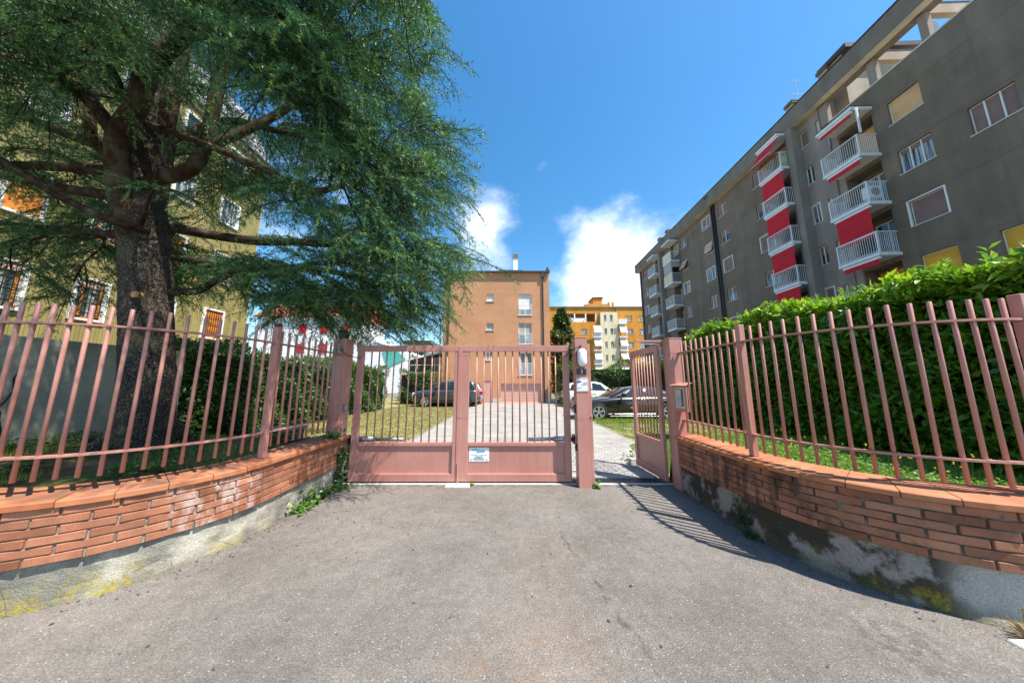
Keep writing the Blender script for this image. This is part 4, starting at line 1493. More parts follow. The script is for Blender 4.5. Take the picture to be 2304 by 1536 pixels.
# pavers: the ones seen best through the open wicket are single pieces, the rest one joined part
pave = sheet('paved_drive', 'paver_joint', -2.72, 3.22, 4.80, 22.5, 0.006)
pm = MB().box(-0.096, 0.096, -0.046, 0.046, 0, 0.024).mesh('paver', 'paver', bevel=0.004)
rest = MB()
n_p = 0
rowi = 0
y = 4.86
while y < 22.4:
    x = -2.62 + (0.1 if rowi % 2 else 0.0)
    while x < 3.1:
        dz = random.uniform(-0.002, 0.002)
        if 1.15 < x < 3.1 and n_p < 300:
            o = obj('paver', pm, pave, (x, y, dz), random.uniform(-0.012, 0.012))
            n_p += 1
        else:
            a, b, c, d, e = x - 0.096, x + 0.096, y - 0.046, y + 0.046, 0.024 + dz
            rest.add([(a, c, e), (b, c, e), (b, d, e), (a, d, e), (a, c, 0), (b, c, 0), (b, d, 0), (a, d, 0)],
                     [(0, 1, 2, 3), (4, 5, 1, 0), (5, 6, 2, 1), (7, 4, 0, 3)])
        x += 0.2
    y += 0.1
    rowi += 1
rest.build('paving_field', 'paver', pave, kind='stuff', fix=False)

# drain grating along the gate line
dg = thing('drain_grate', 'long galvanised drain grate let into the ground under the gates', 'drain grate', (0, 4.68, 0))
f = MB()
f.box(-2.6, 2.5, 4.585, 4.60, -0.02, 0.012).box(-2.6, 2.5, 4.775, 4.79, -0.02, 0.012).box(-2.6, 2.5, 4.68, 4.69, -0.02, 0.009)
f.build('frame', 'galv', dg)
b = MB()
x = -2.58
while x < 2.5:
    b.box(x, x + 0.006, 4.602, 4.773, -0.015, 0.010)
    x += 0.034
b.build('grating', 'galv', dg, kind='stuff', fix=False)
MB().box(-2.6, 2.5, 4.60, 4.775, -0.028, -0.02).build('channel', 'dark_in', dg)
kb = MB().box(-2.6, 2.5, 4.53, 4.583, -0.05, 0.008)
kb.build('kerb_strip', 'stone', kind='structure', bevel=0.003)
sp = MB().box(-0.98, -0.62, 4.40, 4.57, -0.02, 0.016).build('stop_plate', 'stone', bevel=0.004)
tag(sp, 'pale stone slab set in the asphalt below the meeting gate leaves', 'gate stop')

# pavement kerb at the right foreground corner
kr = MB()
for i in range(4):
    x0 = 2.86 + i * 0.5
    kr.box(x0, x0 + 0.49, 1.76, 1.86, -0.05, 0.012 + 0.0 * i, Matrix.Translation((0.05, 0.06, 0)))
kr.build('kerb', 'stone', kind='structure', bevel=0.008)


# ------------------------------------------------------------------ garden walls
def sweep_profile(side, s0, s1, prof, step=0.06):
    """prof: list of (off, z) closed; swept along the boundary curve"""
    n = max(2, int((s1 - s0) / step))
    m = MB()
    vs = []
    for i in range(n + 1):
        s = s0 + (s1 - s0) * i / n
        for off, z in prof:
            x, y, _ = pos(side, s, off)
            vs.append((x, y, z))
    k = len(prof)
    fs = []
    for i in range(n):
        for j in range(k):
            fs.append((i * k + j, i * k + (j + 1) % k, (i + 1) * k + (j + 1) % k, (i + 1) * k + j))
    fs.append(tuple(range(k)))
    fs.append(tuple(n * k + j for j in range(k - 1, -1, -1)))
    return m.add(vs, fs)


def garden_wall(side, label, zb, zt, s1):
    sg, X0, Yc, Rr, Y0 = SIDE[side]
    t = thing('brick_wall', label, 'garden wall', (X0, Y0, 0))
    # rendered plinth with a slightly wavy face
    pl = MB()
    n = 120
    rows = [-0.05, 0.0, 0.04, 0.1, 0.16, 0.22, zb]
    vs = []
    for i in range(n + 1):
        s = s1 * i / n
        for z in rows:
            w = 0.006 * math.sin(s * 7.3 + z * 9) + 0.004 * math.sin(s * 17 + z * 23) - 0.015 * max(0, 0.06 - z) / 0.06 + random.uniform(-0.002, 0.002)
            x, y, _ = pos(side, s, w)
            vs.append((x, y, z))
        x, y, _ = pos(side, s, 0.27)
        vs.append((x, y, zb))
    k = len(rows) + 1
    fs = [(i * k + j, i * k + j + 1, (i + 1) * k + j + 1, (i + 1) * k + j) for i in range(n) for j in range(k - 1)]
    fs.append(tuple(range(k)))
    fs.append(tuple(n * k + j for j in range(k)))
    pl.add(vs, fs)
    pl.build('plinth', 'plinth', t)
    sweep_profile(side, 0.0, s1, [(-0.017, zb), (-0.017, zt), (0.26, zt), (0.26, zb)]).build('mortar_core', 'mortar', t)
    ch = (zt - zb) / 6
    bl = 0.245
    bm_ = MB().box(-bl / 2, bl / 2, -0.004, 0.05, -ch / 2 + 0.0045, ch / 2 - 0.0045).mesh('brick', 'brick', bevel=0.0035)
    hm_ = MB().box(-bl / 4 + 0.003, bl / 4 - 0.003, -0.004, 0.05, -ch / 2 + 0.0045, ch / 2 - 0.0045).mesh('brick', 'brick', bevel=0.0035)
    for c in range(6):
        z = zb + ch * (c + 0.5)
        s = 0.0
        first = (c % 2 == 1)
        while s < s1 - 0.2:
            L = bl / 2 if first else bl
            first = False
            x, y, a = pos(side, s + L / 2, -0.025 + random.uniform(-0.002, 0.0025))
            # local +y must point away from the drive
            rz = a if side == 'R' else a + math.pi
            obj('brick', hm_ if L < 0.2 else bm_, t, (x, y, z + random.uniform(-0.0012, 0.0012)), rz + (0 if side == 'R' else 0) + random.uniform(-0.006, 0.006))
            s += L + 0.010
    # coping tiles
    s = -0.01
    k = 0
    while s < s1 - 0.2:
        e = s + 0.24
        m = MB()
        dz = random.uniform(-0.0025, 0.0025)
        prof = [(-0.052, zt + dz), (-0.052, zt + 0.036 + dz), (-0.044, zt + 0.045 + dz), (0.30, zt + 0.066 + dz), (0.30, zt + dz)]
        vs = []
        for q in (s, (s + e) / 2, e):
            for off, z in prof:
                x, y, _ = pos(side, q, off)
                vs.append((x, y, z))
        fs = [(i * 5 + j, i * 5 + (j + 1) % 5, (i + 1) * 5 + (j + 1) % 5, (i + 1) * 5 + j) for i in range(2) for j in range(5)]
        fs += [(0, 1, 2, 3, 4), (14, 13, 12, 11, 10)]
        m.add(vs, fs)
        m.build('coping_tile', 'coping', t)
        s = e + 0.007
        k += 1
    sweep_profile(side, 0.0, s1, [(-0.040, zt + 0.002), (-0.040, zt + 0.034), (0.29, zt + 0.055), (0.29, zt + 0.002)]).build('coping_joint', 'mortar', t)
    return t


garden_wall('L', 'low curved red brick wall left of the gates, rendered plinth streaked with yellow lichen', 0.285, 0.655, 7.0)
garden_wall('R', 'low curved red brick wall right of the wicket, bricks stained black with grime', 0.33, 0.70, 7.0)


# ------------------------------------------------------------------ fences on the walls
def fence(side, label, posts, s1, zt):
    sg, X0, Yc, Rr, Y0 = SIDE[side]
    t = thing('iron_fence', label, 'fence', (X0, Y0, zt))
    bar = MB().tube([(0, 0, -0.65), (0, 0, 0.647), (0, 0, 0.65)], [0.0132, 0.0132, 0.010], 10).mesh('bar', 'pink', smooth=False)
    for p in bar.polygons:
        p.use_smooth = len(p.vertices) == 4
    s = 0.09
    while s < s1:
        if all(abs(s - q) > 0.06 for q in posts):
            x, y, a = pos(side, s, 0.10)
            o = obj('bar', bar, t, (x, y, 1.46 + random.uniform(-0.004, 0.004)))
            o.rotation_euler = (random.gauss(0, 0.0035), random.gauss(0, 0.0035), random.uniform(0, 6.28))
        s += 0.1135
    for z in (0.975, 1.955):
        n = int(s1 / 0.05)
        MB().sweep([(*pos(side, s1 * i / n, 0.10)[:2], z) for i in range(n + 1)], 0.021, 0.0085).build('rail', 'pink', t)
    for i, q in enumerate(posts):
        x, y, a = pos(side, q, 0.10)
        m = MB().box(-0.03, 0.03, -0.03, 0.03, zt - 1.43, 2.14 - 1.43).mesh('post', 'pink', bevel=0.004)
        obj('post', m, t, (x, y, 1.43), a)
    if side == 'R':
        x, y, a = pos(side, posts[0], 0.10)
        st = MB().box(-0.0315, 0.031, -0.0315, -0.02, -0.42, 0.50).mesh('rust_streak', 'pink_rust')
        obj('rust_streak', st, t, (x, y, 1.43), a)
    return t


fence('L', 'pink painted iron railing on the left garden wall, shaded by the cedar', (1.42, 4.6), 6.9, 0.71)
fence('R', 'pink painted iron railing on the right garden wall before the laurel hedge', (1.20, 3.16, 6.0), 6.9, 0.755)


# ------------------------------------------------------------------ gates
def frame_box(t, name, x0, x1, z0, z1, y0, y1, bevel=0.004, mat='pink'):
    return MB().box(x0, x1, y0, y1, z0, z1).build(name, mat, t, bevel=bevel)


def gate_leaf(label, x0, x1, sl, sr, nb, hinge_x):
    t = thing('gate_leaf', label, 'gate leaf', (hinge_x, 4.60, 0))
    ya, yb = 4.57, 4.63
    frame_box(t, 'stile', x0, x0 + sl, 0.03, 2.10, ya, yb)
    frame_box(t, 'stile', x1 - sr, x1, 0.03, 2.10, ya, yb)
    frame_box(t, 'top_rail', x0 - 0.002, x1 + 0.002, 2.012, 2.108, ya - 0.006, yb + 0.004)
    frame_box(t, 'middle_rail', x0 + sl, x1 - sr, 0.545, 0.60, ya + 0.006, yb - 0.006)
    frame_box(t, 'bottom_rail', x0 + sl, x1 - sr, 0.03, 0.14, ya + 0.003, yb - 0.003)
    MB().box(x0 + sl, x1 - sr, 4.603, 4.609, 0.14, 0.545).build('panel', 'pink', t)
    tr = MB()
    tr.box(x0 + sl, x1 - sr, 4.594, 4.602, 0.14, 0.152).box(x0 + sl, x0 + sl + 0.010, 4.594, 4.602, 0.152, 0.545).box(x1 - sr - 0.010, x1 - sr, 4.594, 4.602, 0.152, 0.545)
    tr.build('panel_trim', 'pink', t)
    bm_ = MB().tube([(0, 0, 0.598), (0, 0, 2.014)], 0.0115, 8).mesh('bar', 'pink', smooth=True)
    w = (x1 - sr) - (x0 + sl)
    for i in range(nb):
        obj('bar', bm_, t, (x0 + sl + w * (i + 1) / (nb + 1), 4.60, 0))
    return t


gl = gate_leaf('closed left leaf of the pink double gate, dappled by cedar shade', -2.495, -0.850, 0.10, 0.075, 11, -2.5)
gr = gate_leaf('closed right leaf of the pink double gate, carrying a white notice', -0.844, 0.915, 0.16, 0.10, 12, 0.92)
# cover strip over the meeting stiles, drop bolt
frame_box(gr, 'cover_strip', -0.862, -0.802, 0.03, 2.10, 4.560, 4.5695, 0.003)
MB().tube([(-0.83, 4.553, 0.0), (-0.83, 4.553, 0.30)], 0.009, 8).build('drop_bolt', 'pink', gr)
MB().box(0.86, 0.90, 4.635, 4.70, 0.95, 1.15).box(0.86, 0.90, 4.635, 4.66, 0.50, 0.66).build('hinge', 'black_metal', gr)
MB().box(-2.49, -2.45, 4.635, 4.70, 0.95, 1.15).build('hinge', 'black_metal', gl)

for lab, xa, xb in (('silver gate motor arm behind the left leaf', -2.54, -1.72), ('silver gate motor arm behind the right leaf', 0.97, 0.26)):
    t = thing('gate_motor', lab, 'gate motor', (xa, 4.75, 0.62))
    MB().tube([(xa, 4.74, 0.625), (xa + (xb - xa) * 0.42, 4.73, 0.625)], 0.045, 12).build('motor_body', 'silver', t, smooth=True)
    MB().tube([(xa + (xb - xa) * 0.42, 4.73, 0.625), (xb, 4.71, 0.622)], 0.030, 10).build('arm', 'silver', t, smooth=True)
    MB().box(min(xa, xa + 0.05 * (1 if xb < xa else -1)), max(xa, xa + 0.05 * (1 if xb < xa else -1)), 4.66, 4.80, 0.56, 0.69).build('bracket', 'black_metal', t)


def post(label, x0, x1, y0, y1, zt):
    t = thing('gate_post', label, 'gate post', ((x0 + x1) / 2, (y0 + y1) / 2, 0))
    MB().box(x0, x1, y0, y1, -0.02, zt - 0.012).build('shaft', 'pink', t, bevel=0.006)
    MB().box(x0 - 0.004, x1 + 0.004, y0 - 0.004, y1 + 0.004, zt - 0.011, zt).build('cap_plate', 'pink', t, bevel=0.003)
    return t


pl_ = post('square pink gate post at the left with ivy round its foot', -2.80, -2.60, 4.42, 4.64, 2.20)
pm_ = post('square pink gate post with the house number, between gate and wicket', 0.975, 1.165, 4.39, 4.58, 2.215)
MB().box(1.167, 1.212, 4.40, 4.50, -0.02, 2.11).build('strike_jamb', 'pink', pm_, bevel=0.004)
MB().tube([(1.20, 4.388, 1.02), (1.20, 4.40, 1.02)], 0.014, 10).build('lock_plate', 'silver', pm_)
MB().box(0.958, 0.974, 4.44, 4.52, 0.50, 0.60).box(0.955, 0.974, 4.44, 4.50, 1.06, 1.18).build('hinge_bracket', 'black_metal', pm_)
pr_ = post('square pink gate post at the right carrying the entry phone', 2.385, 2.585, 4.28, 4.48, 2.19)

# wicket (pedestrian gate), swung open inwards
wk = thing('wicket_gate', 'narrow pink wicket gate standing open between number post and entry phone post', 'wicket gate', (2.335, 4.52, 0), rotz=math.atan2(0.9, -0.055))
def wbox(name, x0, x1, z0, z1, hy=0.022):
    return MB().box(x0, x1, -hy, hy, z0, z1).build(name, 'pink', wk, bevel=0.003)
wbox('stile', 0.0, 0.085, 0.05, 2.10, 0.025)
wbox('stile', 0.84, 0.915, 0.05, 2.10, 0.025)
wbox('top_rail', 0.0852, 0.8398, 2.01, 2.10)
wbox('middle_rail', 0.0852, 0.8398, 0.56, 0.615)
wbox('bottom_rail', 0.0852, 0.8398, 0.05, 0.17)
MB().box(0.0852, 0.8398, -0.004, 0.004, 0.17, 0.56).build('panel', 'pink', wk)
wb = MB().tube([(0, 0, 0.61), (0, 0, 2.014)], 0.0115, 8).mesh('bar', 'pink', smooth=True)
for i in range(7):
    obj('bar', wb, wk, (0.0852 + 0.7546 * (i + 1) / 8, 0, 0))
MB().box(0.855, 0.90, -0.035, 0.035, 0.95, 1.12).build('lock_case', 'pink', wk, bevel=0.003)
MB().tube([(0.875, 0.04, 1.06), (0.875, 0.075, 1.06), (0.80, 0.075, 1.06)], 0.009, 8).build('handle', 'silver', wk)

dc = thing('gate_closer', 'pink cover plate and white closer arm over the open wicket', 'gate closer', (2.38, 4.5, 2.15))
MB().box(1.97, 2.384, 4.47, 4.53, 2.165, 2.18).box(1.97, 2.384, 4.47, 4.474, 2.15, 2.165).build('cover_plate', 'pink', dc, bevel=0.002)
MB().tube([(2.03, 4.50, 2.125), (2.30, 4.50, 2.125)], 0.011, 8).build('closer_arm', 'white_paint', dc, smooth=True)
MB().box(2.29, 2.36, 4.48, 4.52, 2.10, 2.15).build('closer_body', 'pink', dc, bevel=0.003)

# flashing lamp, key switch, cable on the left post
t = thing('flashing_lamp', 'black box lamp on top of the left gate post', 'gate lamp', (-2.71, 4.52, 2.2))
MB().box(-2.755, -2.655, 4.47, 4.57, 2.20, 2.225).build('base', 'black_plastic', t, bevel=0.004)
MB().box(-2.765, -2.645, 4.46, 4.58, 2.226, 2.32).build('lens', 'black_plastic', t, bevel=0.012)
MB().box(-2.77, -2.64, 4.455, 4.585, 2.321, 2.345).build('lid', 'black_plastic', t, bevel=0.008)
t = thing('key_switch', 'small grey key switch on the side of the left gate post', 'key switch', (-2.585, 4.5, 1.13))
MB().box(-2.599, -2.57, 4.47, 4.545, 1.075, 1.19).build('case', 'grey_plastic', t, bevel=0.006)
MB().box(-2.5695, -2.563, 4.485, 4.53, 1.10, 1.165).build('cover', 'silver', t, bevel=0.003)
for lab, pts in (('thin black cable looping from the left post to the gate leaf', [(-2.66, 4.415, 2.02), (-2.62, 4.36, 1.99), (-2.55, 4.40, 1.93), (-2.48, 4.50, 1.91), (-2.43, 4.56, 1.90)]),
                 ('thin black cable looping from the number post to the gate leaf', [(1.06, 4.385, 2.07), (1.0, 4.34, 2.05), (0.93, 4.42, 2.0), (0.86, 4.54, 1.95), (0.83, 4.565, 1.93)])):
    t = thing('cable', lab, 'cable', pts[0])
    MB().tube(pts, 0.006, 6).build('lead', 'black_metal', t, smooth=True)
    MB().tube([(pts[0][0], pts[0][1] + 0.02, pts[0][2]), (pts[0][0], pts[0][1] - 0.012, pts[0][2])], 0.018, 10).build('gland', 'black_metal', t)
for lab, x in (('upper hinge stub between left post and gate leaf', -2.55), ('upper hinge stub between number post and gate leaf', 0.945)):
    t = thing('hinge_stub', lab, 'hinge', (x, 4.60, 2.11))
    MB().box(x - 0.06, x + 0.06, 4.59, 4.612, 2.135, 2.15).build('strap', 'pink', t)
    MB().tube([(x + (0.04 if x < 0 else -0.04), 4.60, 2.11), (x + (0.04 if x < 0 else -0.04), 4.60, 2.165)], 0.016, 10).build('pin', 'pink', t)

# bulkhead lamp, number, signs on the middle post
def oval(x0, x1, z0, z1, y, n=8):
    r = (x1 - x0) / 2
    cx = (x0 + x1) / 2
    pts = [(cx + r * math.cos(a), y, z1 - r + r * math.sin(a)) for a in [math.pi * i / n for i in range(n + 1)]]
    pts += [(cx + r * math.cos(a), y, z0 + r + r * math.sin(a)) for a in [math.pi + math.pi * i / n for i in range(n + 1)]]
    return pts
t = thing('bulkhead_lamp', 'white oval bulkhead lamp above the house number', 'wall lamp', (1.07, 4.385, 1.9))
MB().extrude(oval(1.000, 1.146, 1.748, 2.036, 4.389), (0, -0.035, 0)).build('lamp_base', 'black_metal', t)
lv = []
lf = []
rings = ((0.004, -0.0), (0.004, -0.03), (0.012, -0.055), (0.035, -0.072))
for ins, dy in rings:
    lv += oval(1.000 + ins, 1.146 - ins, 1.748 + ins, 2.036 - ins, 4.353 + dy)
k = 18
for i in range(3):
    for j in range(k):
        lf.append((i * k + j, i * k + (j + 1) % k, (i + 1) * k + (j + 1) % k, (i + 1) * k + j))
lf.append(tuple(3 * k + j for j in range(k)))
MB().add(lv, lf).build('diffuser', 'lamp', t, smooth=True)
t = thing('house_number', 'small black plaque with a white number 3 on the gate post', 'house number', (1.065, 4.386, 1.68))
MB().box(0.992, 1.142, 4.380, 4.389, 1.636, 1.728).build('plate', 'plaque', t, bevel=0.002)
o = obj('numeral', text_mesh('3', 0.085, 'sign_white'), t, (1.067, 4.3788, 1.682))
o.rotation_euler = (R(90), 0, 0)
t = thing('area_sign', 'white framed video surveillance notice below the house number', 'sign', (1.07, 4.386, 1.47))
MB().box(0.984, 1.163, 4.383, 4.389, 1.378, 1.578).build('plate', 'sign_white', t, bevel=0.001)
m = MB()
for a in ((0.991, 1.156, 1.566, 1.5685), (0.991, 1.156, 1.3865, 1.389), (0.991, 0.9935, 1.389, 1.566), (1.1535, 1.156, 1.389, 1.566)):
    m.box(a[0], a[1], 4.3815, 4.3828, a[2], a[3])
m.build('border', 'print_black', t)
m = MB()
m.box(1.003, 1.048, 4.3815, 4.3828, 1.517, 1.540).box(1.048, 1.060, 4.3815, 4.3828, 1.522, 1.535).box(1.003, 1.012, 4.3815, 4.3828, 1.495, 1.517)
m.build('camera_symbol', 'print_black', t)
for s_, sz, z, x in (('AREA', 0.030, 1.503, 1.112), ('VIDEO', 0.0, 0, 0), ('SORVEGLIATA', 0.0135, 1.478, 1.095)):
    if sz:
        o = obj('lettering', text_mesh(s_, sz, 'print_black'), t, (x, 4.3822, z))
        o.rotation_euler = (R(90), 0, 0)
m = MB()
for i, w in enumerate((0.07, 0.055, 0.03)):
    m.box(1.0, 1.0 + w, 4.3815, 4.3828, 1.44 - i * 0.012, 1.4425 - i * 0.012)
m.build('small_print', 'print_grey', t)

t = thing('gate_notice', 'white OLMI SYSTEM automatic gate notice screwed on the right leaf panel', 'sign', (-0.51, 4.60, 0.41))
MB().box(-0.664, -0.354, 4.598, 4.602, 0.312, 0.518).build('plate', 'sign_white', t, bevel=0.001)
m = MB()
m.add([(-0.57, 4.5970, 0.478), (-0.55, 4.5970, 0.499), (-0.52, 4.5970, 0.497), (-0.47, 4.5970, 0.478), (-0.41, 4.5970, 0.455), (-0.46, 4.5970, 0.442), (-0.52, 4.5970, 0.445), (-0.545, 4.5970, 0.432)], [tuple(range(8))])
m.build('logo_swoosh', 'print_sky', t, fix=False)
for s_, sz, x, z, mt, rot in (('OLMI', 0.032, -0.578, 0.487, 'print_navy', 0.10), ('SYSTEM', 0.034, -0.478, 0.462, 'print_black', 0.12),
                              ('TEL 02 0000000   CELL 000 0000000', 0.0, 0, 0, '', 0),
                              ('ATTENZIONE', 0.020, -0.512, 0.390, 'print_grey', 0), ('CANCELLO A', 0.017, -0.512, 0.373, 'print_grey', 0),
                              ('APERTURA AUTOMATICA', 0.0155, -0.512, 0.358, 'print_black', 0)):
    if sz:
        o = obj('lettering', text_mesh(s_, sz, mt), t, (x, 4.5962, z))
        o.rotation_euler = (R(90), -rot, 0)
m = MB()
m.box(-0.635, -0.53, 4.5965, 4.5975, 0.409, 0.413).box(-0.51, -0.39, 4.5965, 4.5975, 0.409, 0.413)
m.box(-0.60, -0.44, 4.5965, 4.5975, 0.340, 0.343).box(-0.58, -0.42, 4.5965, 4.5975, 0.330, 0.333)
m.build('small_print', 'print_grey', t)
m = MB()
m.extrude([(-0.405, 4.5965, 0.325), (-0.375, 4.5965, 0.325), (-0.39, 4.5965, 0.350)], (0, 0.001, 0))
m.box(-0.64, -0.625, 4.5965, 4.5975, 0.328, 0.352)
m.build('warning_symbol', 'print_grey', t)

# entry phone in a little roofed box, turned towards the drive
a = R(-58)
ip = thing('entry_phone', 'pink roofed box with a pale entry phone panel on the right gate post', 'entry phone', (2.47, 4.205, 1.1), rotz=a)
MB().box(-0.095, 0.095, -0.06, 0.06, 0.0, 0.37).build('housing', 'pink', ip, bevel=0.004)
MB().extrude([(-0.115, -0.115, 0.365), (-0.115, 0.075, 0.405), (-0.115, 0.075, 0.412), (-0.115, -0.115, 0.373)], (0.23, 0, 0)).build('hood', 'pink', ip)
MB().box(-0.06, 0.07, -0.068, -0.0605, 0.05, 0.345).build('panel', 'beige_panel', ip, bevel=0.004)
MB().box(-0.042, 0.052, -0.0715, -0.0685, 0.075, 0.32).build('inner_frame', 'grey_plastic', ip, bevel=0.002)
MB().box(-0.036, 0.022, -0.0745, -0.0720, 0.085, 0.31).build('name_plate', 'beige_panel', ip)
m = MB()
for i in range(6):
    m.box(-0.030, 0.012, -0.0765, -0.0750, 0.11 + i * 0.020, 0.124 + i * 0.020)
m.build('call_button', 'screen', ip)
MB().box(0.028, 0.046, -0.0745, -0.0720, 0.085, 0.31).build('speaker_strip', 'galv', ip)

cb = MB().box(2.18, 2.32, 5.50, 5.62, 0.024, 0.13).build('concrete_block', 'stone', bevel=0.006)
tag(cb, 'small grey concrete block holding the wicket gate open', 'concrete block')
bx = thing('garden_box', 'black plastic box with a lid standing behind the left railing', 'garden box', (-4.02, 5.1, 0.45))
MB().box(-4.27, -3.80, 4.95, 5.40, 0.30, 0.69).build('body', 'black_plastic', bx, bevel=0.02)
MB().box(-4.30, -3.77, 4.92, 5.43, 0.692, 0.735).build('lid', 'grey_plastic', bx, bevel=0.012)


# ------------------------------------------------------------------ cars (local x runs from the nose backwards, y across, z up)
def wheel(t, x, y, r, side, spokes, w=0.20):
    prof = [(r * 0.66, 0.0), (r * 0.90, 0.0), (r, 0.035), (r, w - 0.035), (r * 0.9, w), (r * 0.66, w)]
    n = 28
    m = MB()
    vs = []
    for k in range(n):
        a = 2 * math.pi * k / n
        for rr, d in prof:
            vs.append((x + rr * math.cos(a), y - side * d, r + rr * math.sin(a)))
    p = len(prof)
    m.add(vs, [(k * p + j, k * p + (j + 1) % p, ((k + 1) % n) * p + (j + 1) % p, ((k + 1) % n) * p + j) for k in range(n) for j in range(p)])
    wh = m.build('wheel', 'tyre', t, smooth=False)
    m = MB()
    for k in range(n):
        a, b = 2 * math.pi * k / n, 2 * math.pi * (k + 1) / n
        for r0, r1, d in ((r * 0.60, r * 0.70, 0.006),):
            m.quad(*[(x + q * math.cos(c), y + side * d, r + q * math.sin(c)) for q, c in ((r0, a), (r1, a), (r1, b), (r0, b))])
    for k in range(spokes):
        a = 2 * math.pi * k / spokes + 0.3
        for da in ((-0.16, 0.02), (0.16, -0.02)):
            pts = []
            for q, off in ((0.10, -0.022), (0.10, 0.022), (0.66, 0.026), (0.66, -0.026)):
                ang = a + (da[0] if q > 0.3 else da[1] * 4)
                pts.append((x + r * q * math.cos(ang) - off * math.sin(ang), y - side * (0.004 if q > 0.3 else 0.010), r + r * q * math.sin(ang) + off * math.cos(ang)))
            m.extrude(pts, (0, -side * 0.012, 0))
    m.tube([(x, y - side * 0.004, r), (x, y - side * 0.024, r)], r * 0.15, 12)
    m.build('rim', 'alloy', wh)
    MB().tube([(x, y - side * 0.025, r), (x, y - side * 0.05, r)], r * 0.655, 20).build('brake_disc', 'dark_in', wh)
    return wh


def car(name, label, mat, loc, rotz, st, gh, wheels, wr, spokes=5, trim='black_plastic', cladding=False, chrome=False):
    """st: body stations (x, z_bottom, z_top, half width). gh: dict of greenhouse points"""
    t = thing(name, label, 'car', loc, 'cars parked on the lawns', rotz=rotz)
    n = len(st)
    m = MB()
    vs = []
    for (x, zb, zt, w) in st:
        h = zt - zb
        ring = [(w * 0.80, zb), (w * 0.955, zb + 0.05 * h + 0.02), (w * 0.985, zb + 0.30 * h), (w, zb + 0.58 * h), (w * 0.985, zb + 0.80 * h), (w * 0.95, zb + 0.93 * h), (w * 0.84, zt - 0.005), (w * 0.5, zt + 0.012)]
        vs += [(x, -a, z) for a, z in ring] + [(x, a, z) for a, z in reversed(ring)]
    k = 16
    fs = [(i * k + j, i * k + (j + 1) % k, (i + 1) * k + (j + 1) % k, (i + 1) * k + j) for i in range(n - 1) for j in range(k)]
    fs += [tuple(range(k)), tuple((n - 1) * k + j for j in range(k - 1, -1, -1))]
    body = m.add(vs, fs).build('body', mat, t, smooth=True)
    # greenhouse: lofted from belt line to roof
    def half(xq):
        return float(np.interp(xq, [s[0] for s in st], [s[3] for s in st]))

    def belt(xq):
        return float(np.interp(xq, [s[0] for s in st], [s[2] for s in st]))
    rx = [p[0] for p in gh['roof']]
    rz = [p[1] for p in gh['roof']]
    xs = np.linspace(rx[0], rx[-1], 25)

    def gpoint(x, tt):
        """point on the right hand glass surface, tt from belt (0) to roof edge (1)"""
        zr = float(np.interp(x, rx, rz))
        zb_ = belt(x) - 0.03
        wb = half(x) * 0.90
        wt = half(x) * gh.get('tumble', 0.70)
        zt_ = max(zr - 0.05, zb_)
        full = max(max(rz) - belt(x), 0.1)
        f = min(1.0, (zt_ - zb_) / full)
        w = wb + (wt - wb) * f * tt
        return (w, zb_ + (zt_ - zb_) * tt)
    m = MB()
    vs = []
    for x in xs:
        zr = float(np.interp(x, rx, rz))
        ring = [gpoint(x, 0), gpoint(x, 0.5), gpoint(x, 1.0)]
        w = ring[-1][0]
        ring += [(w * 0.88, max(zr - 0.012, ring[-1][1])), (w * 0.45, max(zr, ring[-1][1]))]
        vs += [(x, -a, z) for a, z in ring] + [(x, a, z) for a, z in reversed(ring)]
    k = 10
    nx = len(xs)
    fs = [(i * k + j, i * k + (j + 1) % k, (i + 1) * k + (j + 1) % k, (i + 1) * k + j) for i in range(nx - 1) for j in range(k)]
    m.add(vs, fs).build('cabin', mat, t, smooth=True)
    # side windows proud of the cabin skin
    for sd in (-1, 1):
        for (xa, xb, xc, xd) in gh['windows']:     # bottom from xa to xd, top from xb to xc
            m = MB()
            rows = []
            for tt in (0.10, 0.5, 0.93):
                l = xa + (xb - xa) * tt
                r_ = xd + (xc - xd) * tt
                row = []
                for q in range(7):
                    x = l + (r_ - l) * q / 6
                    w, z = gpoint(x, tt)
                    row.append((x, sd * (w + 0.006), z))
                rows.append(row)
            vs = [p for r2 in rows for p in r2]
            m.add(vs, [(i * 7 + j, i * 7 + j + 1, (i + 1) * 7 + j + 1, (i + 1) * 7 + j) for i in range(2) for j in range(6)])
            m.build('side_window', 'car_glass', t, smooth=True)
    # windscreen and rear screen
    for nm, (x0, x1) in (('windscreen', gh['screen']), ('rear_window', gh['rear'])):
        m = MB()
        rows = []
        for q in range(5):
            x = x0 + (x1 - x0) * q / 4
            zr = float(np.interp(x, rx, rz))
            w = gpoint(x, 1.0)[0] * 0.88
            rows.append([(x + (-0.012 if nm == 'windscreen' else 0.012), -w, zr + 0.004), (x + (-0.012 if nm == 'windscreen' else 0.012), -w * 0.45, zr + 0.014), (x + (-0.012 if nm == 'windscreen' else 0.012), w * 0.45, zr + 0.014), (x + (-0.012 if nm == 'windscreen' else 0.012), w, zr + 0.004)])
        vs = [p for r2 in rows for p in r2]
        m.add(vs, [(i * 4 + j, i * 4 + j + 1, (i + 1) * 4 + j + 1, (i + 1) * 4 + j) for i in range(4) for j in range(3)])
        m.build(nm, 'car_glass', t, smooth=True)
    # arches, wheels
    for x in wheels:
        w = half(x)
        for sd in (-1, 1):
            m = MB()
            pts = [(x + (wr + 0.07) * math.cos(a), sd * (w + 0.002), wr + (wr + 0.07) * math.sin(a)) for a in [math.pi * (-0.12) + math.pi * 1.24 * i / 18 for i in range(19)]]
            m.extrude(pts, (0, -sd * 0.12, 0))
            m.build('wheel_arch', 'black_plastic' if cladding else 'dark_in', t)
            wheel(t, x, sd * (w + 0.036), wr, sd, spokes)
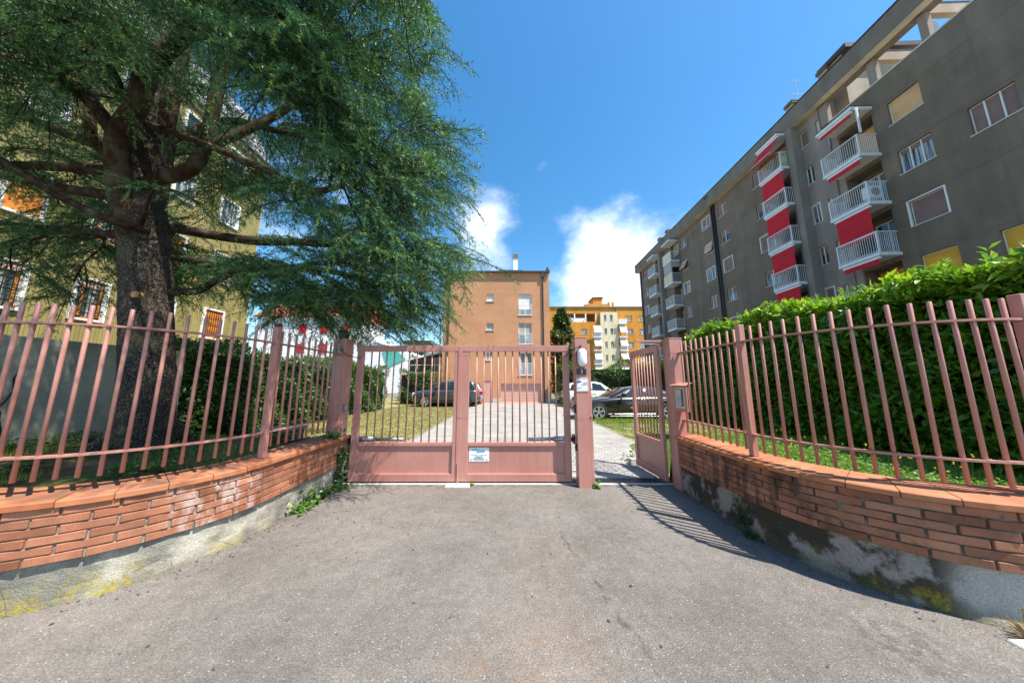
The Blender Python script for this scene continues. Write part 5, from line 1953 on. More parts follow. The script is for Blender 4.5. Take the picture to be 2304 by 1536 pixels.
    # sill, mirrors, lamps, handles, door lines
    x0, x1 = wheels[0] + wr + 0.1, wheels[1] - wr - 0.1
    for sd in (-1, 1):
        w = half((x0 + x1) / 2)
        zb = np.interp((x0 + x1) / 2, [s[0] for s in st], [s[1] for s in st])
        MB().box(x0, x1, sd * w - 0.03, sd * w + 0.012 * sd if sd > 0 else sd * w + 0.03, zb - 0.005, zb + (0.16 if cladding else 0.018)).build('side_skirt', trim if cladding else ('chrome' if chrome else 'black_plastic'), t, bevel=0.006)
        xm = gh['mirror']
        m = MB()
        m.box(xm - 0.06, xm + 0.09, sd * (w + 0.05), sd * (w + 0.22), belt(xm) + 0.02, belt(xm) + 0.16)
        m.box(xm - 0.02, xm + 0.04, sd * (w - 0.08), sd * (w + 0.06), belt(xm) + 0.0, belt(xm) + 0.05)
        m.build('mirror', 'black_plastic' if cladding or name == 'white_car' else mat, t, bevel=0.025)
        m = MB()
        for xh in gh['doors'][1:]:
            m.box(xh - 0.26, xh - 0.08, sd * (w + 0.004), sd * (w + 0.022), belt(xh) - 0.16, belt(xh) - 0.13)
        m.build('door_handle', 'chrome' if chrome else mat, t)
        for xh in gh['doors']:
            MB().box(xh - 0.004, xh + 0.004, sd * (w - 0.01), sd * (w + 0.0025), zb + 0.16, belt(xh) - 0.10).build('door_gap', 'dark_in', t)
        if chrome:
            m = MB()
            a, b = gh['windows'][0][0] + 0.02, gh['windows'][-1][3] - 0.02
            pts = []
            for q in range(15):
                x = a + (b - a) * q / 14
                wq, zq = gpoint(x, 0.06)
                pts.append((x, sd * (wq + 0.012), zq))
            m.tube(pts, 0.008, 5)
            m.build('chrome_strip', 'chrome', t)
    f = st[0]
    r_ = st[-1]
    for sd in (-1, 1):
        w = st[1][3]
        MB().box(st[0][0] + 0.02, st[1][0] + 0.10, sd * w * 0.62 if sd > 0 else sd * w * 0.985, sd * w * 0.985 if sd > 0 else sd * w * 0.62, st[1][2] - 0.22, st[1][2] - 0.06).build('headlight', 'head_clear', t, bevel=0.02)
        w = st[-2][3]
        MB().box(st[-2][0] - 0.12, st[-1][0] + 0.015, sd * w * 0.70 if sd > 0 else sd * w * 1.0, sd * w * 1.0 if sd > 0 else sd * w * 0.70, st[-2][2] - 0.28, st[-2][2] - 0.08).build('tail_light', 'tail_red', t, bevel=0.02)
    MB().box(f[0] - 0.03, f[0] + 0.05, -f[3] * 0.6, f[3] * 0.6, f[1] + 0.1, f[2] - 0.12).build('grille', 'black_plastic', t, bevel=0.015)
    MB().box(r_[0] - 0.02, r_[0] + 0.04, -r_[3] * 0.85, r_[3] * 0.85, r_[1] + 0.02, r_[1] + 0.22).build('rear_bumper', 'black_plastic' if cladding else mat, t, bevel=0.02)
    return t


# boxy grey off-roader, nose to the left
st = [(0.0, 0.36, 0.86, 0.76), (0.10, 0.30, 0.98, 0.86), (0.45, 0.27, 1.05, 0.90), (1.05, 0.27, 1.10, 0.905), (1.6, 0.27, 1.12, 0.905), (2.6, 0.27, 1.13, 0.905), (3.5, 0.28, 1.14, 0.90), (3.95, 0.30, 1.12, 0.89), (4.18, 0.34, 1.08, 0.86), (4.23, 0.40, 0.98, 0.80)]
gh = dict(roof=[(1.12, 1.09), (1.75, 1.60), (2.1, 1.68), (3.4, 1.69), (3.95, 1.64), (4.12, 1.12)], tumble=0.74, windows=[(1.42, 1.84, 2.35, 2.35), (2.43, 2.43, 3.2, 3.25), (3.33, 3.28, 3.80, 3.9)], screen=(1.16, 1.72), rear=(3.98, 4.10), mirror=1.55, doors=(1.45, 2.39, 3.30))
car('off_road_car', 'boxy dark grey off-road car parked on the left lawn, nose to the hedge', 'car_grey', (-6.45, 19.45, 0.0), 0, st, gh, (0.86, 3.42), 0.355, 5, cladding=True)
# light blue-grey car behind it, only its tail shows
st2 = [(0.0, 0.34, 0.80, 0.74), (0.10, 0.28, 0.90, 0.84), (0.6, 0.25, 0.98, 0.88), (1.2, 0.25, 1.02, 0.89), (2.6, 0.25, 1.05, 0.89), (3.6, 0.26, 1.06, 0.88), (4.1, 0.30, 1.04, 0.85), (4.28, 0.36, 0.95, 0.78)]
gh2 = dict(roof=[(1.05, 1.0), (1.85, 1.55), (2.3, 1.63), (3.3, 1.62), (3.9, 1.50), (4.2, 1.05)], tumble=0.72, windows=[(1.45, 1.95, 2.45, 2.45), (2.53, 2.53, 3.3, 3.35), (3.42, 3.38, 3.75, 3.95)], screen=(1.12, 1.82), rear=(3.9, 4.15), mirror=1.5, doors=(1.5, 2.5, 3.4))
car('silver_car', 'pale blue-grey car half hidden behind the dark grey off-road car', 'car_silver', (-6.4, 21.45, 0.0), 0, st2, gh2, (0.85, 3.45), 0.33, 5)
# low black four-door coupe, nose to the left
st3 = [(0.0, 0.30, 0.62, 0.70), (0.12, 0.22, 0.72, 0.84), (0.5, 0.19, 0.80, 0.90), (1.0, 0.18, 0.87, 0.925), (1.6, 0.18, 0.94, 0.93), (2.6, 0.18, 0.97, 0.93), (3.6, 0.19, 0.98, 0.93), (4.3, 0.22, 0.97, 0.90), (4.75, 0.27, 0.94, 0.84), (4.9, 0.34, 0.84, 0.74)]
gh3 = dict(roof=[(1.45, 0.93), (2.25, 1.33), (2.75, 1.40), (3.3, 1.38), (4.0, 1.22), (4.65, 0.97)], tumble=0.62, windows=[(1.86, 2.45, 2.95, 2.92), (3.0, 3.02, 3.55, 3.95)], screen=(1.52, 2.22), rear=(3.75, 4.5), mirror=1.92, doors=(1.75, 2.96, 3.85))
car('coupe_car', 'low glossy black coupe with silver star rims parked across the right lawn', 'car_black', (2.62, 12.85, 0.0), 0, st3, gh3, (0.93, 3.80), 0.345, 5, chrome=True)
# white crossover behind, nose to the right
car('white_car', 'white crossover car parked behind the black coupe, nose to the right', 'car_white', (7.65, 19.4, 0.0), math.pi, st2, gh2, (0.85, 3.45), 0.35, 5, cladding=True)


# ------------------------------------------------------------------ vegetation
def unit(a):
    return a / np.maximum(np.linalg.norm(a, axis=-1, keepdims=True), 1e-9)


def leaves_mesh(name, mat, P, D, N, L, W, tone, fold=0.25, droop=0.15):
    """flat folded leaves: P base, D direction, N approximate normal, L length, W half width. 4 triangles each."""
    D = unit(D)
    S = unit(np.cross(D, N))
    N = np.cross(S, D)
    L = L[:, None]
    W = W[:, None]
    mid = P + D * L * 0.5 - N * L * 0.02
    tip = P + D * L - N * L * droop
    a = mid + S * W + N * W * fold
    b = mid - S * W + N * W * fold
    V = np.stack([P, a, mid, b, tip], 1).reshape(-1, 3)
    n = len(P)
    base = (np.arange(n) * 5)[:, None]
    F = np.concatenate([base + np.array(q) for q in ((0, 1, 2), (0, 2, 3), (1, 4, 2), (2, 4, 3))], 0)
    return raw_mesh(name, V, F, mat, np.repeat(tone, 5))


def hedge(name, label, x0, x1, y0, y1, z0, z1, mat, leaf, dens, faces, group=None, big=0, bulge=0.12, zf=None, core_in=0.16, sun_boost=0.25, cat='hedge'):
    """clipped hedge: shell of leaves on the chosen faces (subset of 'xXyYZ'), plain dark box added inside to block light"""
    t = thing(name, label, cat, ((x0 + x1) / 2, (y0 + y1) / 2, z0), group)
    zf = zf or (lambda x, y: 0.0)
    m = MB().box(x0 + core_in, x1 - core_in, y0 + core_in, y1 - core_in, z0, z1 - core_in * 1.3)
    m.build('blocking_core', 'dark_core', t)  # plain dark box added inside the leaves, stops light and view through
    Ps, Ns = [], []
    for f in faces:
        if f in 'xX':
            A = (y1 - y0) * (z1 - z0)
            n = int(A * dens)
            p = np.stack([np.full(n, x0 if f == 'x' else x1), rng.uniform(y0, y1, n), rng.uniform(z0, z1, n)], 1)
            nn = np.array([-1.0 if f == 'x' else 1.0, 0, 0])
        elif f in 'yY':
            A = (x1 - x0) * (z1 - z0)
            n = int(A * dens)
            p = np.stack([rng.uniform(x0, x1, n), np.full(n, y0 if f == 'y' else y1), rng.uniform(z0, z1, n)], 1)
            nn = np.array([0, -1.0 if f == 'y' else 1.0, 0])
        else:
            A = (x1 - x0) * (y1 - y0)
            n = int(A * dens)
            p = np.stack([rng.uniform(x0, x1, n), rng.uniform(y0, y1, n), np.full(n, z1)], 1)
            nn = np.array([0, 0, 1.0])
        # lumpy surface, leaves at several depths
        w = bulge * (np.sin(p[:, 0] * 2.1 + p[:, 2] * 2.7 + 1) * np.sin(p[:, 1] * 1.9 + p[:, 2] * 1.3) + 0.6 * np.sin(p[:, 1] * 5.3 + p[:, 0] * 4.1 + p[:, 2] * 4.7))
        dep = -np.abs(rng.normal(0, 0.09, n)) + (rng.random(n) < 0.08) * rng.uniform(0, 0.12, n)
        p = p + nn * (w + dep)[:, None]
        Ps.append(p)
        Ns.append(np.repeat(nn[None], n, 0))
    P = np.concatenate(Ps)
    Nn = np.concatenate(Ns)
    n = len(P)
    up = np.array([0, 0, 1.0])
    # leaves point outwards and up, blade facing roughly up/outwards
    D = unit(Nn * rng.uniform(0.2, 1.0, (n, 1)) + rng.normal(0, 0.55, (n, 3)) + up * rng.uniform(-0.35, 0.7, (n, 1)))
    BN = unit(Nn * 0.55 + up * 0.75 + rng.normal(0, 0.4, (n, 3)))
    L = leaf * rng.uniform(0.65, 1.2, n)
    W = L * rng.uniform(0.17, 0.23, n)
    topf = np.clip((P[:, 2] - (z1 - 0.35)) / 0.4, 0, 1)
    tone = np.clip(rng.random(n) * 0.62 + sun_boost * topf * rng.random(n) * 1.5, 0, 1)  # leaves near the top toned lighter: sunlight painted into the leaf colour
    # sprouting shoots along the top
    ns = int((x1 - x0) * (y1 - y0) * 16) if 'Z' in faces else 0
    if ns:
        sp = np.stack([rng.uniform(x0, x1, ns), rng.uniform(y0, y1, ns), np.full(ns, z1)], 1)
        edge = rng.random(ns) < 0.5
        if 'x' in faces:
            sp[edge, 0] = x0 + rng.uniform(0, 0.15, edge.sum())
        h = rng.uniform(0.06, 0.26, ns)
        per = 9
        q = np.repeat(sp, per, 0)
        fr = np.tile(np.linspace(0.25, 1, per), ns)
        q[:, 2] += np.repeat(h, per) * fr - 0.05
        q[:, :2] += np.repeat(rng.normal(0, 0.12, (ns, 2)), per, 0) * (np.repeat(h, per) * fr)[:, None]
        az = rng.uniform(0, 6.28, len(q))
        d = unit(np.stack([np.cos(az), np.sin(az), rng.uniform(0.5, 1.3, len(q))], 1))
        P = np.concatenate([P, q])
        D = np.concatenate([D, d])
        BN = np.concatenate([BN, unit(np.repeat(up[None], len(q), 0) + rng.normal(0, 0.35, (len(q), 3)))])
        l2 = leaf * rng.uniform(0.6, 0.95, len(q))
        L = np.concatenate([L, l2])
        W = np.concatenate([W, l2 * 0.2])
        tone = np.concatenate([tone, np.clip(0.45 + 0.6 * fr * rng.random(len(q)), 0, 1)])
    P[:, 2] += np.array([zf(a, b) for a, b in P[:, :2]]) * np.clip((P[:, 2] - z0) / (z1 - z0), 0, 1) if zf(0, 0) is not None else 0
    if big:
        # the leaves nearest the lens are single pieces
        dist = np.linalg.norm(P - np.array([0, 0, 1.5]), axis=1)
        vis = (P[:, 1] > 1.2) & (P[:, 2] > 0.9)
        idx = np.argsort(np.where(vis, dist, 1e9))[:6000]
        idx = rng.choice(idx, big, replace=False)
        z1_, o1 = np.zeros((1, 3)), np.ones(1)
        lm = [leaves_mesh('leaf', mat, z1_, np.array([[0, 1.0, 0]]), np.array([[0, 0, 1.0]]), o1, o1 * 0.2, o1 * tv) for tv in (0.1, 0.25, 0.4, 0.55, 0.75)]
        for i in idx:
            d = Vector(D[i])
            nrm = Vector(BN[i])
            s = d.cross(nrm).normalized()
            nrm = s.cross(d)
            M = Matrix((s, d, nrm)).transposed().to_4x4()
            o = obj('leaf', lm[min(4, int(tone[i] * 5))], t)
            o.location = P[i]
            o.rotation_euler = M.to_euler()
            o.scale = (L[i], L[i], L[i])
        keep = np.ones(len(P), bool)
        keep[idx] = False
        P, D, BN, L, W, tone = P[keep], D[keep], BN[keep], L[keep], W[keep], tone[keep]
    obj('foliage', leaves_mesh('foliage', mat, P, D, BN, L, W, tone), t, kind='stuff')
    return t


hedge('laurel_hedge', 'tall glossy laurel hedge close behind the right railing', 4.9, 6.2, 2.35, 8.0, 0.5, 2.78, 'laurel', 0.128, 1450, 'xZyY', big=300, sun_boost=0.75,
      zf=lambda x, y: 0.07 * math.sin(y * 1.3) + 0.06 * math.sin(y * 3.7 + 1))
hedge('laurel_hedge', 'long sunlit hedge along the left lawn behind the gates', -8.9, -7.55, 8.3, 17.4, 0.0, 2.38, 'laurel_far', 0.13, 480, 'XZ', zf=lambda x, y: 0.1 * math.sin(y * 1.1))
hedge('laurel_hedge', 'dark shaded hedge behind the cedar trunk', -8.6, -7.2, 6.4, 8.28, 0.1, 2.42, 'laurel_far', 0.13, 420, 'XZy')
hedge('laurel_hedge', 'hedge running behind the white car beside the brick house', 3.5, 14.0, 21.0, 22.2, 0.0, 2.75, 'laurel_far', 0.15, 300, 'yZx', zf=lambda x, y: 0.25 * math.sin(x * 1.7) + 0.2 * math.sin(x * 0.7 + 1), bulge=0.2)
hedge('laurel_hedge', 'far hedge on the right edge of the lawn behind the black car', 8.6, 9.8, 8.0, 20.9, 0.0, 2.7, 'laurel_far', 0.14, 330, 'xZy', zf=lambda x, y: 0.15 * math.sin(y * 0.9))
hedge('laurel_hedge', 'short clipped hedge on the left beyond the grey off-road car', -8.3, -5.9, 20.9, 22.0, 0.0, 2.35, 'laurel_far', 0.14, 300, 'yZ', zf=lambda x, y: 0.2 * math.sin(x * 2.0))


def shrub(name, label, cx, cy, z0, rx, rz, n, mat, leaf, cat='shrub', stem=True, squash=1.0):
    t = thing(name, label, cat, (cx, cy, z0))
    u = unit(rng.normal(0, 1, (n, 3)))
    r = rng.uniform(0.45, 1.0, n) ** 0.6
    lump = 1 + 0.22 * np.sin(u[:, 0] * 5 + 1) * np.sin(u[:, 1] * 4 + 2) + 0.15 * np.sin(u[:, 2] * 7 + u[:, 0] * 6)
    P = np.array([cx, cy, z0 + rz]) + u * (r * lump)[:, None] * np.array([rx, rx * squash, rz])
    P[:, 2] = np.maximum(P[:, 2], z0 + 0.05)
    D = unit(u + rng.normal(0, 0.6, (n, 3)))
    BN = unit(u * 0.4 + np.array([0, 0, 0.8]) + rng.normal(0, 0.4, (n, 3)))
    L = leaf * rng.uniform(0.7, 1.2, n)
    obj('foliage', leaves_mesh('foliage', mat, P, D, BN, L, L * 0.22, np.clip(rng.random(n) * 0.7 + 0.3 * (u[:, 2] > 0.3) * rng.random(n), 0, 1)), t, kind='stuff')
    if stem:
        m = MB()
        for k in range(5):
            a = k * 1.26
            m.tube([(cx + 0.05 * math.cos(a), cy + 0.05 * math.sin(a), z0 - 0.05), (cx + rx * 0.4 * math.cos(a), cy + rx * 0.4 * math.sin(a), z0 + rz * 1.1)], [0.03, 0.012], 6)
        m.build('stem', 'limb', t)
    return t


shrub('golden_shrub', 'yellowish shrub between the left hedge and the brick house', -5.2, 20.9, 0, 0.75, 1.3, 1600, 'shrub_gold', 0.12)

# conifer beside the brick house: lens of foliage round a straight trunk
t = thing('conifer_tree', 'tall dark conifer standing just right of the brick house', 'tree', (4.75, 27, 0))
MB().tube([(4.75, 27, 0), (4.8, 27, 8.2)], [0.2, 0.05], 8).build('trunk', 'limb', t)
n = 9000
h = rng.uniform(0.6, 8.7, n)
rad = (1.05 * np.clip((9.0 - h) / 3.6, 0, 1) ** 0.7) * (1 + 0.22 * np.sin(h * 4.3)) + 0.05
az = rng.uniform(0, 6.283, n)
q = np.sqrt(rng.uniform(0.25, 1, n))
rad = rad * (1 + 0.25 * np.sin(az * 5 + h * 3))
P = np.stack([4.8 + rad * q * np.cos(az), 27 + rad * q * np.sin(az), h], 1)
D = unit(np.stack([np.cos(az), np.sin(az), rng.uniform(-0.6, 0.4, n)], 1) + rng.normal(0, 0.4, (n, 3)))
L = rng.uniform(0.16, 0.32, n)
obj('crown', leaves_mesh('crown', 'conifer', P, D, unit(rng.normal(0, 0.5, (n, 3)) + np.array([0, 0, 1.0])), L, L * 0.28, rng.random(n)), t, kind='stuff')

# ------------------------------------------------------------------ the cedar
ced = thing('cedar_tree', 'huge old cedar with drooping blue-green branches behind the left railing', 'tree', (-5.4, 4.3, 0.55))


def spline(pts, n):
    """Catmull-Rom through the points, n samples"""
    P = [np.array(p, float) for p in pts]
    P = [2 * P[0] - P[1]] + P + [2 * P[-1] - P[-2]]
    outp = []
    seg = len(P) - 3
    for k in range(n):
        u = k / (n - 1) * seg
        i = min(int(u), seg - 1)
        f = u - i
        a, b, c, d = P[i], P[i + 1], P[i + 2], P[i + 3]
        outp.append(0.5 * ((2 * b) + (c - a) * f + (2 * a - 5 * b + 4 * c - d) * f * f + (-a + 3 * b - 3 * c + d) * f ** 3))
    return np.array(outp)


def bark_tube(pts, rad, n, ring, wob):
    """tube whose radius is roughened, so that the outline is not a clean cylinder"""
    S = spline(pts, n)
    rr = np.interp(np.linspace(0, 1, n), np.linspace(0, 1, len(rad)), rad)
    m = MB()
    m.tube([tuple(p) for p in S], [float(r) for r in rr], ring)
    ph = rng.uniform(0, 6.28, 3)
    for i in range(n):
        c = Vector(S[i])
        for k in range(ring):
            j = i * ring + k
            v = Vector(m.v[j])
            a = 2 * math.pi * k / ring
            f = 1 + wob * (math.sin(a * 3 + i * 0.23 + ph[0]) * 0.6 + math.sin(a * 7 - i * 0.6 + ph[1]) * 0.35 + random.uniform(-0.4, 0.4))
            m.v[j] = tuple(c + (v - c) * f)
    return m


trunk_pts = [(-5.36, 4.3, 0.3), (-5.37, 4.3, 0.62), (-5.42, 4.3, 1.2), (-5.5, 4.28, 1.9), (-5.6, 4.26, 2.6), (-5.76, 4.25, 3.4), (-5.9, 4.25, 4.0), (-5.99, 4.25, 4.5), (-6.06, 4.3, 5.48), (-6.3, 4.4, 7.2), (-6.5, 4.5, 8.9), (-6.75, 4.6, 10.8), (-6.8, 4.6, 14.0), (-6.8, 4.6, 16.0)]
tr = bark_tube(trunk_pts, [0.50, 0.36, 0.295, 0.275, 0.27, 0.28, 0.27, 0.24, 0.215, 0.185, 0.155, 0.13, 0.08, 0.02], 150, 36, 0.045)
trunk = tr.build('trunk', 'bark', ced, smooth=True)
# sawn branch stub and root flare
MB().tube([(-5.50, 4.08, 2.78), (-5.485, 3.99, 2.785)], [0.055, 0.05], 14).build('sawn_stub', 'cut_wood', trunk, smooth=False)
for a in (-0.4, 0.7, 2.0, 3.3, 4.4):
    bark_tube([(-5.37 + 0.22 * math.cos(a), 4.3 + 0.22 * math.sin(a), 0.85), (-5.37 + 0.42 * math.cos(a), 4.3 + 0.42 * math.sin(a), 0.62), (-5.37 + 0.8 * math.cos(a), 4.3 + 0.8 * math.sin(a), 0.42)], [0.13, 0.11, 0.04], 14, 10, 0.08).build('root', 'bark', trunk, smooth=True)

limbs = []   # (points, r0, r1, first fraction that carries foliage, length of side branches, density)
limbs += [
    ([(-5.93, 4.0, 5.64), (-4.7, 3.8, 5.09), (-3.44, 3.6, 4.45), (-2.71, 3.5, 4.07), (-2.06, 3.4, 4.12), (-1.5, 3.4, 4.1)], 0.054, 0.028, 0.72, 0.8, 1.0),
    ([(-5.85, 4.2, 4.8), (-5.3, 4.08, 4.78), (-4.95, 4.0, 4.9), (-4.71, 3.9, 5.34), (-4.57, 3.8, 6.03), (-4.44, 3.8, 7.0), (-4.39, 3.8, 8.3), (-4.2, 3.7, 9.5)], 0.108, 0.048, 0.6, 1.0, 0.9),
    ([(-4.8, 3.93, 5.1), (-4.31, 4.1, 5.62), (-3.88, 4.3, 6.26), (-3.72, 4.5, 7.05), (-3.35, 4.6, 7.78), (-2.6, 4.6, 8.2)], 0.072, 0.032, 0.55, 0.9, 1.0),
    ([(-5.95, 4.15, 3.75), (-6.0, 3.95, 4.54), (-5.8, 3.72, 5.1), (-5.48, 3.6, 5.5), (-5.25, 3.5, 6.0), (-4.88, 3.5, 6.6), (-4.46, 3.5, 7.23), (-4.07, 3.5, 7.9), (-3.2, 3.3, 8.9)], 0.144, 0.072, 0.62, 1.0, 0.9),
    ([(-5.85, 3.75, 5.1), (-6.23, 3.6, 5.65), (-6.65, 3.5, 5.94), (-7.37, 3.4, 6.52), (-8.55, 3.4, 7.2), (-9.6, 3.4, 7.6)], 0.094, 0.040, 0.40, 0.8, 0.55),
    ([(-6.3, 4.2, 5.2), (-8.05, 4.3, 5.9), (-9.13, 4.4, 6.4), (-11.1, 4.5, 7.0)], 0.086, 0.040, 0.35, 0.8, 0.35),
    ([(-6.3, 4.3, 4.98), (-8.4, 4.7, 5.44), (-9.8, 4.9, 5.63), (-12.0, 5.1, 5.9)], 0.094, 0.048, 0.5, 0.8, 0.3),
    ([(-5.6, 4.1, 3.85), (-5.78, 3.8, 3.83), (-6.29, 3.6, 4.07), (-6.83, 3.4, 4.45), (-7.6, 3.3, 4.75), (-8.5, 3.2, 5.0)], 0.061, 0.040, 0.5, 0.5, 0.3),
    ([(-6.2, 4.4, 3.9), (-8.3, 4.8, 4.27), (-9.7, 5.0, 4.5), (-11.9, 5.2, 4.8)], 0.072, 0.040, 0.4, 0.6, 0.35),
    ([(-6.2, 4.3, 4.5), (-7.73, 4.5, 4.84), (-9.16, 4.6, 5.18), (-10.6, 4.7, 5.5)], 0.086, 0.040, 0.5, 0.6, 0.3),
    ([(-5.7, 4.35, 3.6), (-5.09, 4.6, 3.53), (-4.35, 4.8, 3.55), (-3.36, 5.2, 3.6), (-2.3, 5.4, 3.3)], 0.086, 0.032, 0.28, 0.85, 1.2),
    ([(-5.9, 4.4, 4.1), (-4.74, 4.8, 4.05), (-3.76, 5.0, 4.1), (-2.26, 5.4, 4.1), (-1.3, 5.4, 3.7)], 0.086, 0.032, 0.3, 0.9, 1.2),
    ([(-5.65, 4.35, 2.95), (-4.97, 4.3, 2.93), (-4.6, 4.2, 3.04), (-4.18, 4.1, 3.18), (-3.7, 4.0, 3.2)], 0.065, 0.024, 0.55, 0.6, 1.2),
    ([(-6.1, 4.5, 5.8), (-5.58, 4.9, 6.6), (-4.62, 5.2, 6.62), (-3.41, 5.5, 6.7), (-2.2, 5.8, 6.2)], 0.072, 0.032, 0.5, 0.9, 1.0),
    ([(-6.0, 4.0, 4.75), (-6.6, 4.0, 5.28), (-7.0, 4.1, 5.96), (-7.17, 4.2, 6.6), (-7.8, 4.3, 7.9)], 0.072, 0.040, 0.4, 0.8, 0.5),
    # shoots in front of the trunk
    ([(-5.6, 4.0, 3.9), (-5.2, 3.75, 4.25), (-4.7, 3.6, 4.15), (-4.2, 3.55, 3.9)], 0.025, 0.012, 0.35, 0.45, 1.0),
    ([(-5.9, 3.9, 5.4), (-5.7, 3.5, 5.9), (-5.5, 3.1, 5.9)], 0.029, 0.012, 0.3, 0.5, 0.9),
]
# branches reaching out to the drive side: each one named by its tip
tips = [(-0.51, 4.6, 3.54), (-0.58, 3.8, 3.39), (-0.78, 4.4, 4.97), (-0.68, 3.4, 4.99), (-0.91, 4.0, 7.13), (-1.36, 5.2, 3.19), (-1.86, 5.5, 2.85), (-2.16, 5.0, 2.7),
        (-2.37, 4.2, 2.85), (-3.06, 4.4, 2.95), (-3.9, 5.0, 3.0), (-1.34, 3.2, 3.3), (-1.54, 3.0, 3.75), (-1.73, 2.9, 4.2), (-1.43, 3.2, 4.65),
        (-1.29, 3.5, 5.82), (-1.52, 3.0, 5.59), (-1.66, 2.6, 4.7), (-1.92, 2.6, 5.4), (-1.81, 3.2, 7.05), (-1.5, 4.0, 8.63), (-2.74, 3.6, 3.75), (-2.32, 3.6, 3.2),
        (-0.99, 3.4, 3.68), (-1.14, 3.6, 3.15), (-0.85, 5.2, 4.1), (-0.95, 5.4, 5.4), (-1.2, 5.8, 6.6), (-1.0, 4.8, 6.2), (-1.3, 4.6, 7.9), (-2.3, 3.0, 6.2), (-2.6, 2.8, 6.9),
        (-1.6, 3.6, 9.6), (-2.4, 4.8, 9.8), (-2.1, 5.6, 8.5), (-2.6, 6.2, 4.2), (-1.6, 6.2, 3.6), (-3.2, 6.0, 3.3), (-2.0, 4.2, 6.6), (-1.1, 3.8, 4.3), (-0.75, 4.2, 5.8), (-1.6, 4.4, 5.2), (-1.15, 4.9, 3.4),
        (-1.9, 4.5, 4.4), (-1.7, 5.0, 5.0), (-2.9, 4.9, 2.75), (-2.45, 5.3, 2.8), (-1.5, 4.9, 2.95), (-3.4, 4.6, 2.75), (-2.7, 5.6, 2.6), (-3.6, 5.4, 2.7), (-4.4, 5.4, 2.8), (-4.6, 4.7, 3.1), (-3.9, 4.3, 3.3), (-2.0, 5.9, 2.9), (-3.2, 5.2, 3.2), (-4.3, 5.9, 3.2), (-1.0, 5.5, 3.0), (-2.2, 4.6, 3.2), (-1.3, 4.2, 3.5), (-0.8, 3.6, 4.4), (-1.9, 3.4, 4.9), (-2.4, 3.2, 5.2), (-1.2, 3.0, 6.4), (-1.7, 2.7, 6.2), (-2.5, 2.4, 6.0), (-2.9, 2.2, 6.6), (-1.5, 2.4, 4.7), (-1.9, 2.2, 4.9), (-2.3, 2.1, 5.2), (-2.6, 2.0, 5.6), (-1.4, 2.6, 4.4), (-1.8, 1.8, 5.6), (-2.4, 1.7, 6.0), (-1.6, 2.1, 5.4), (-3.0, 1.7, 6.2), (-2.1, 2.7, 4.5), (-2.7, 2.6, 4.8)]
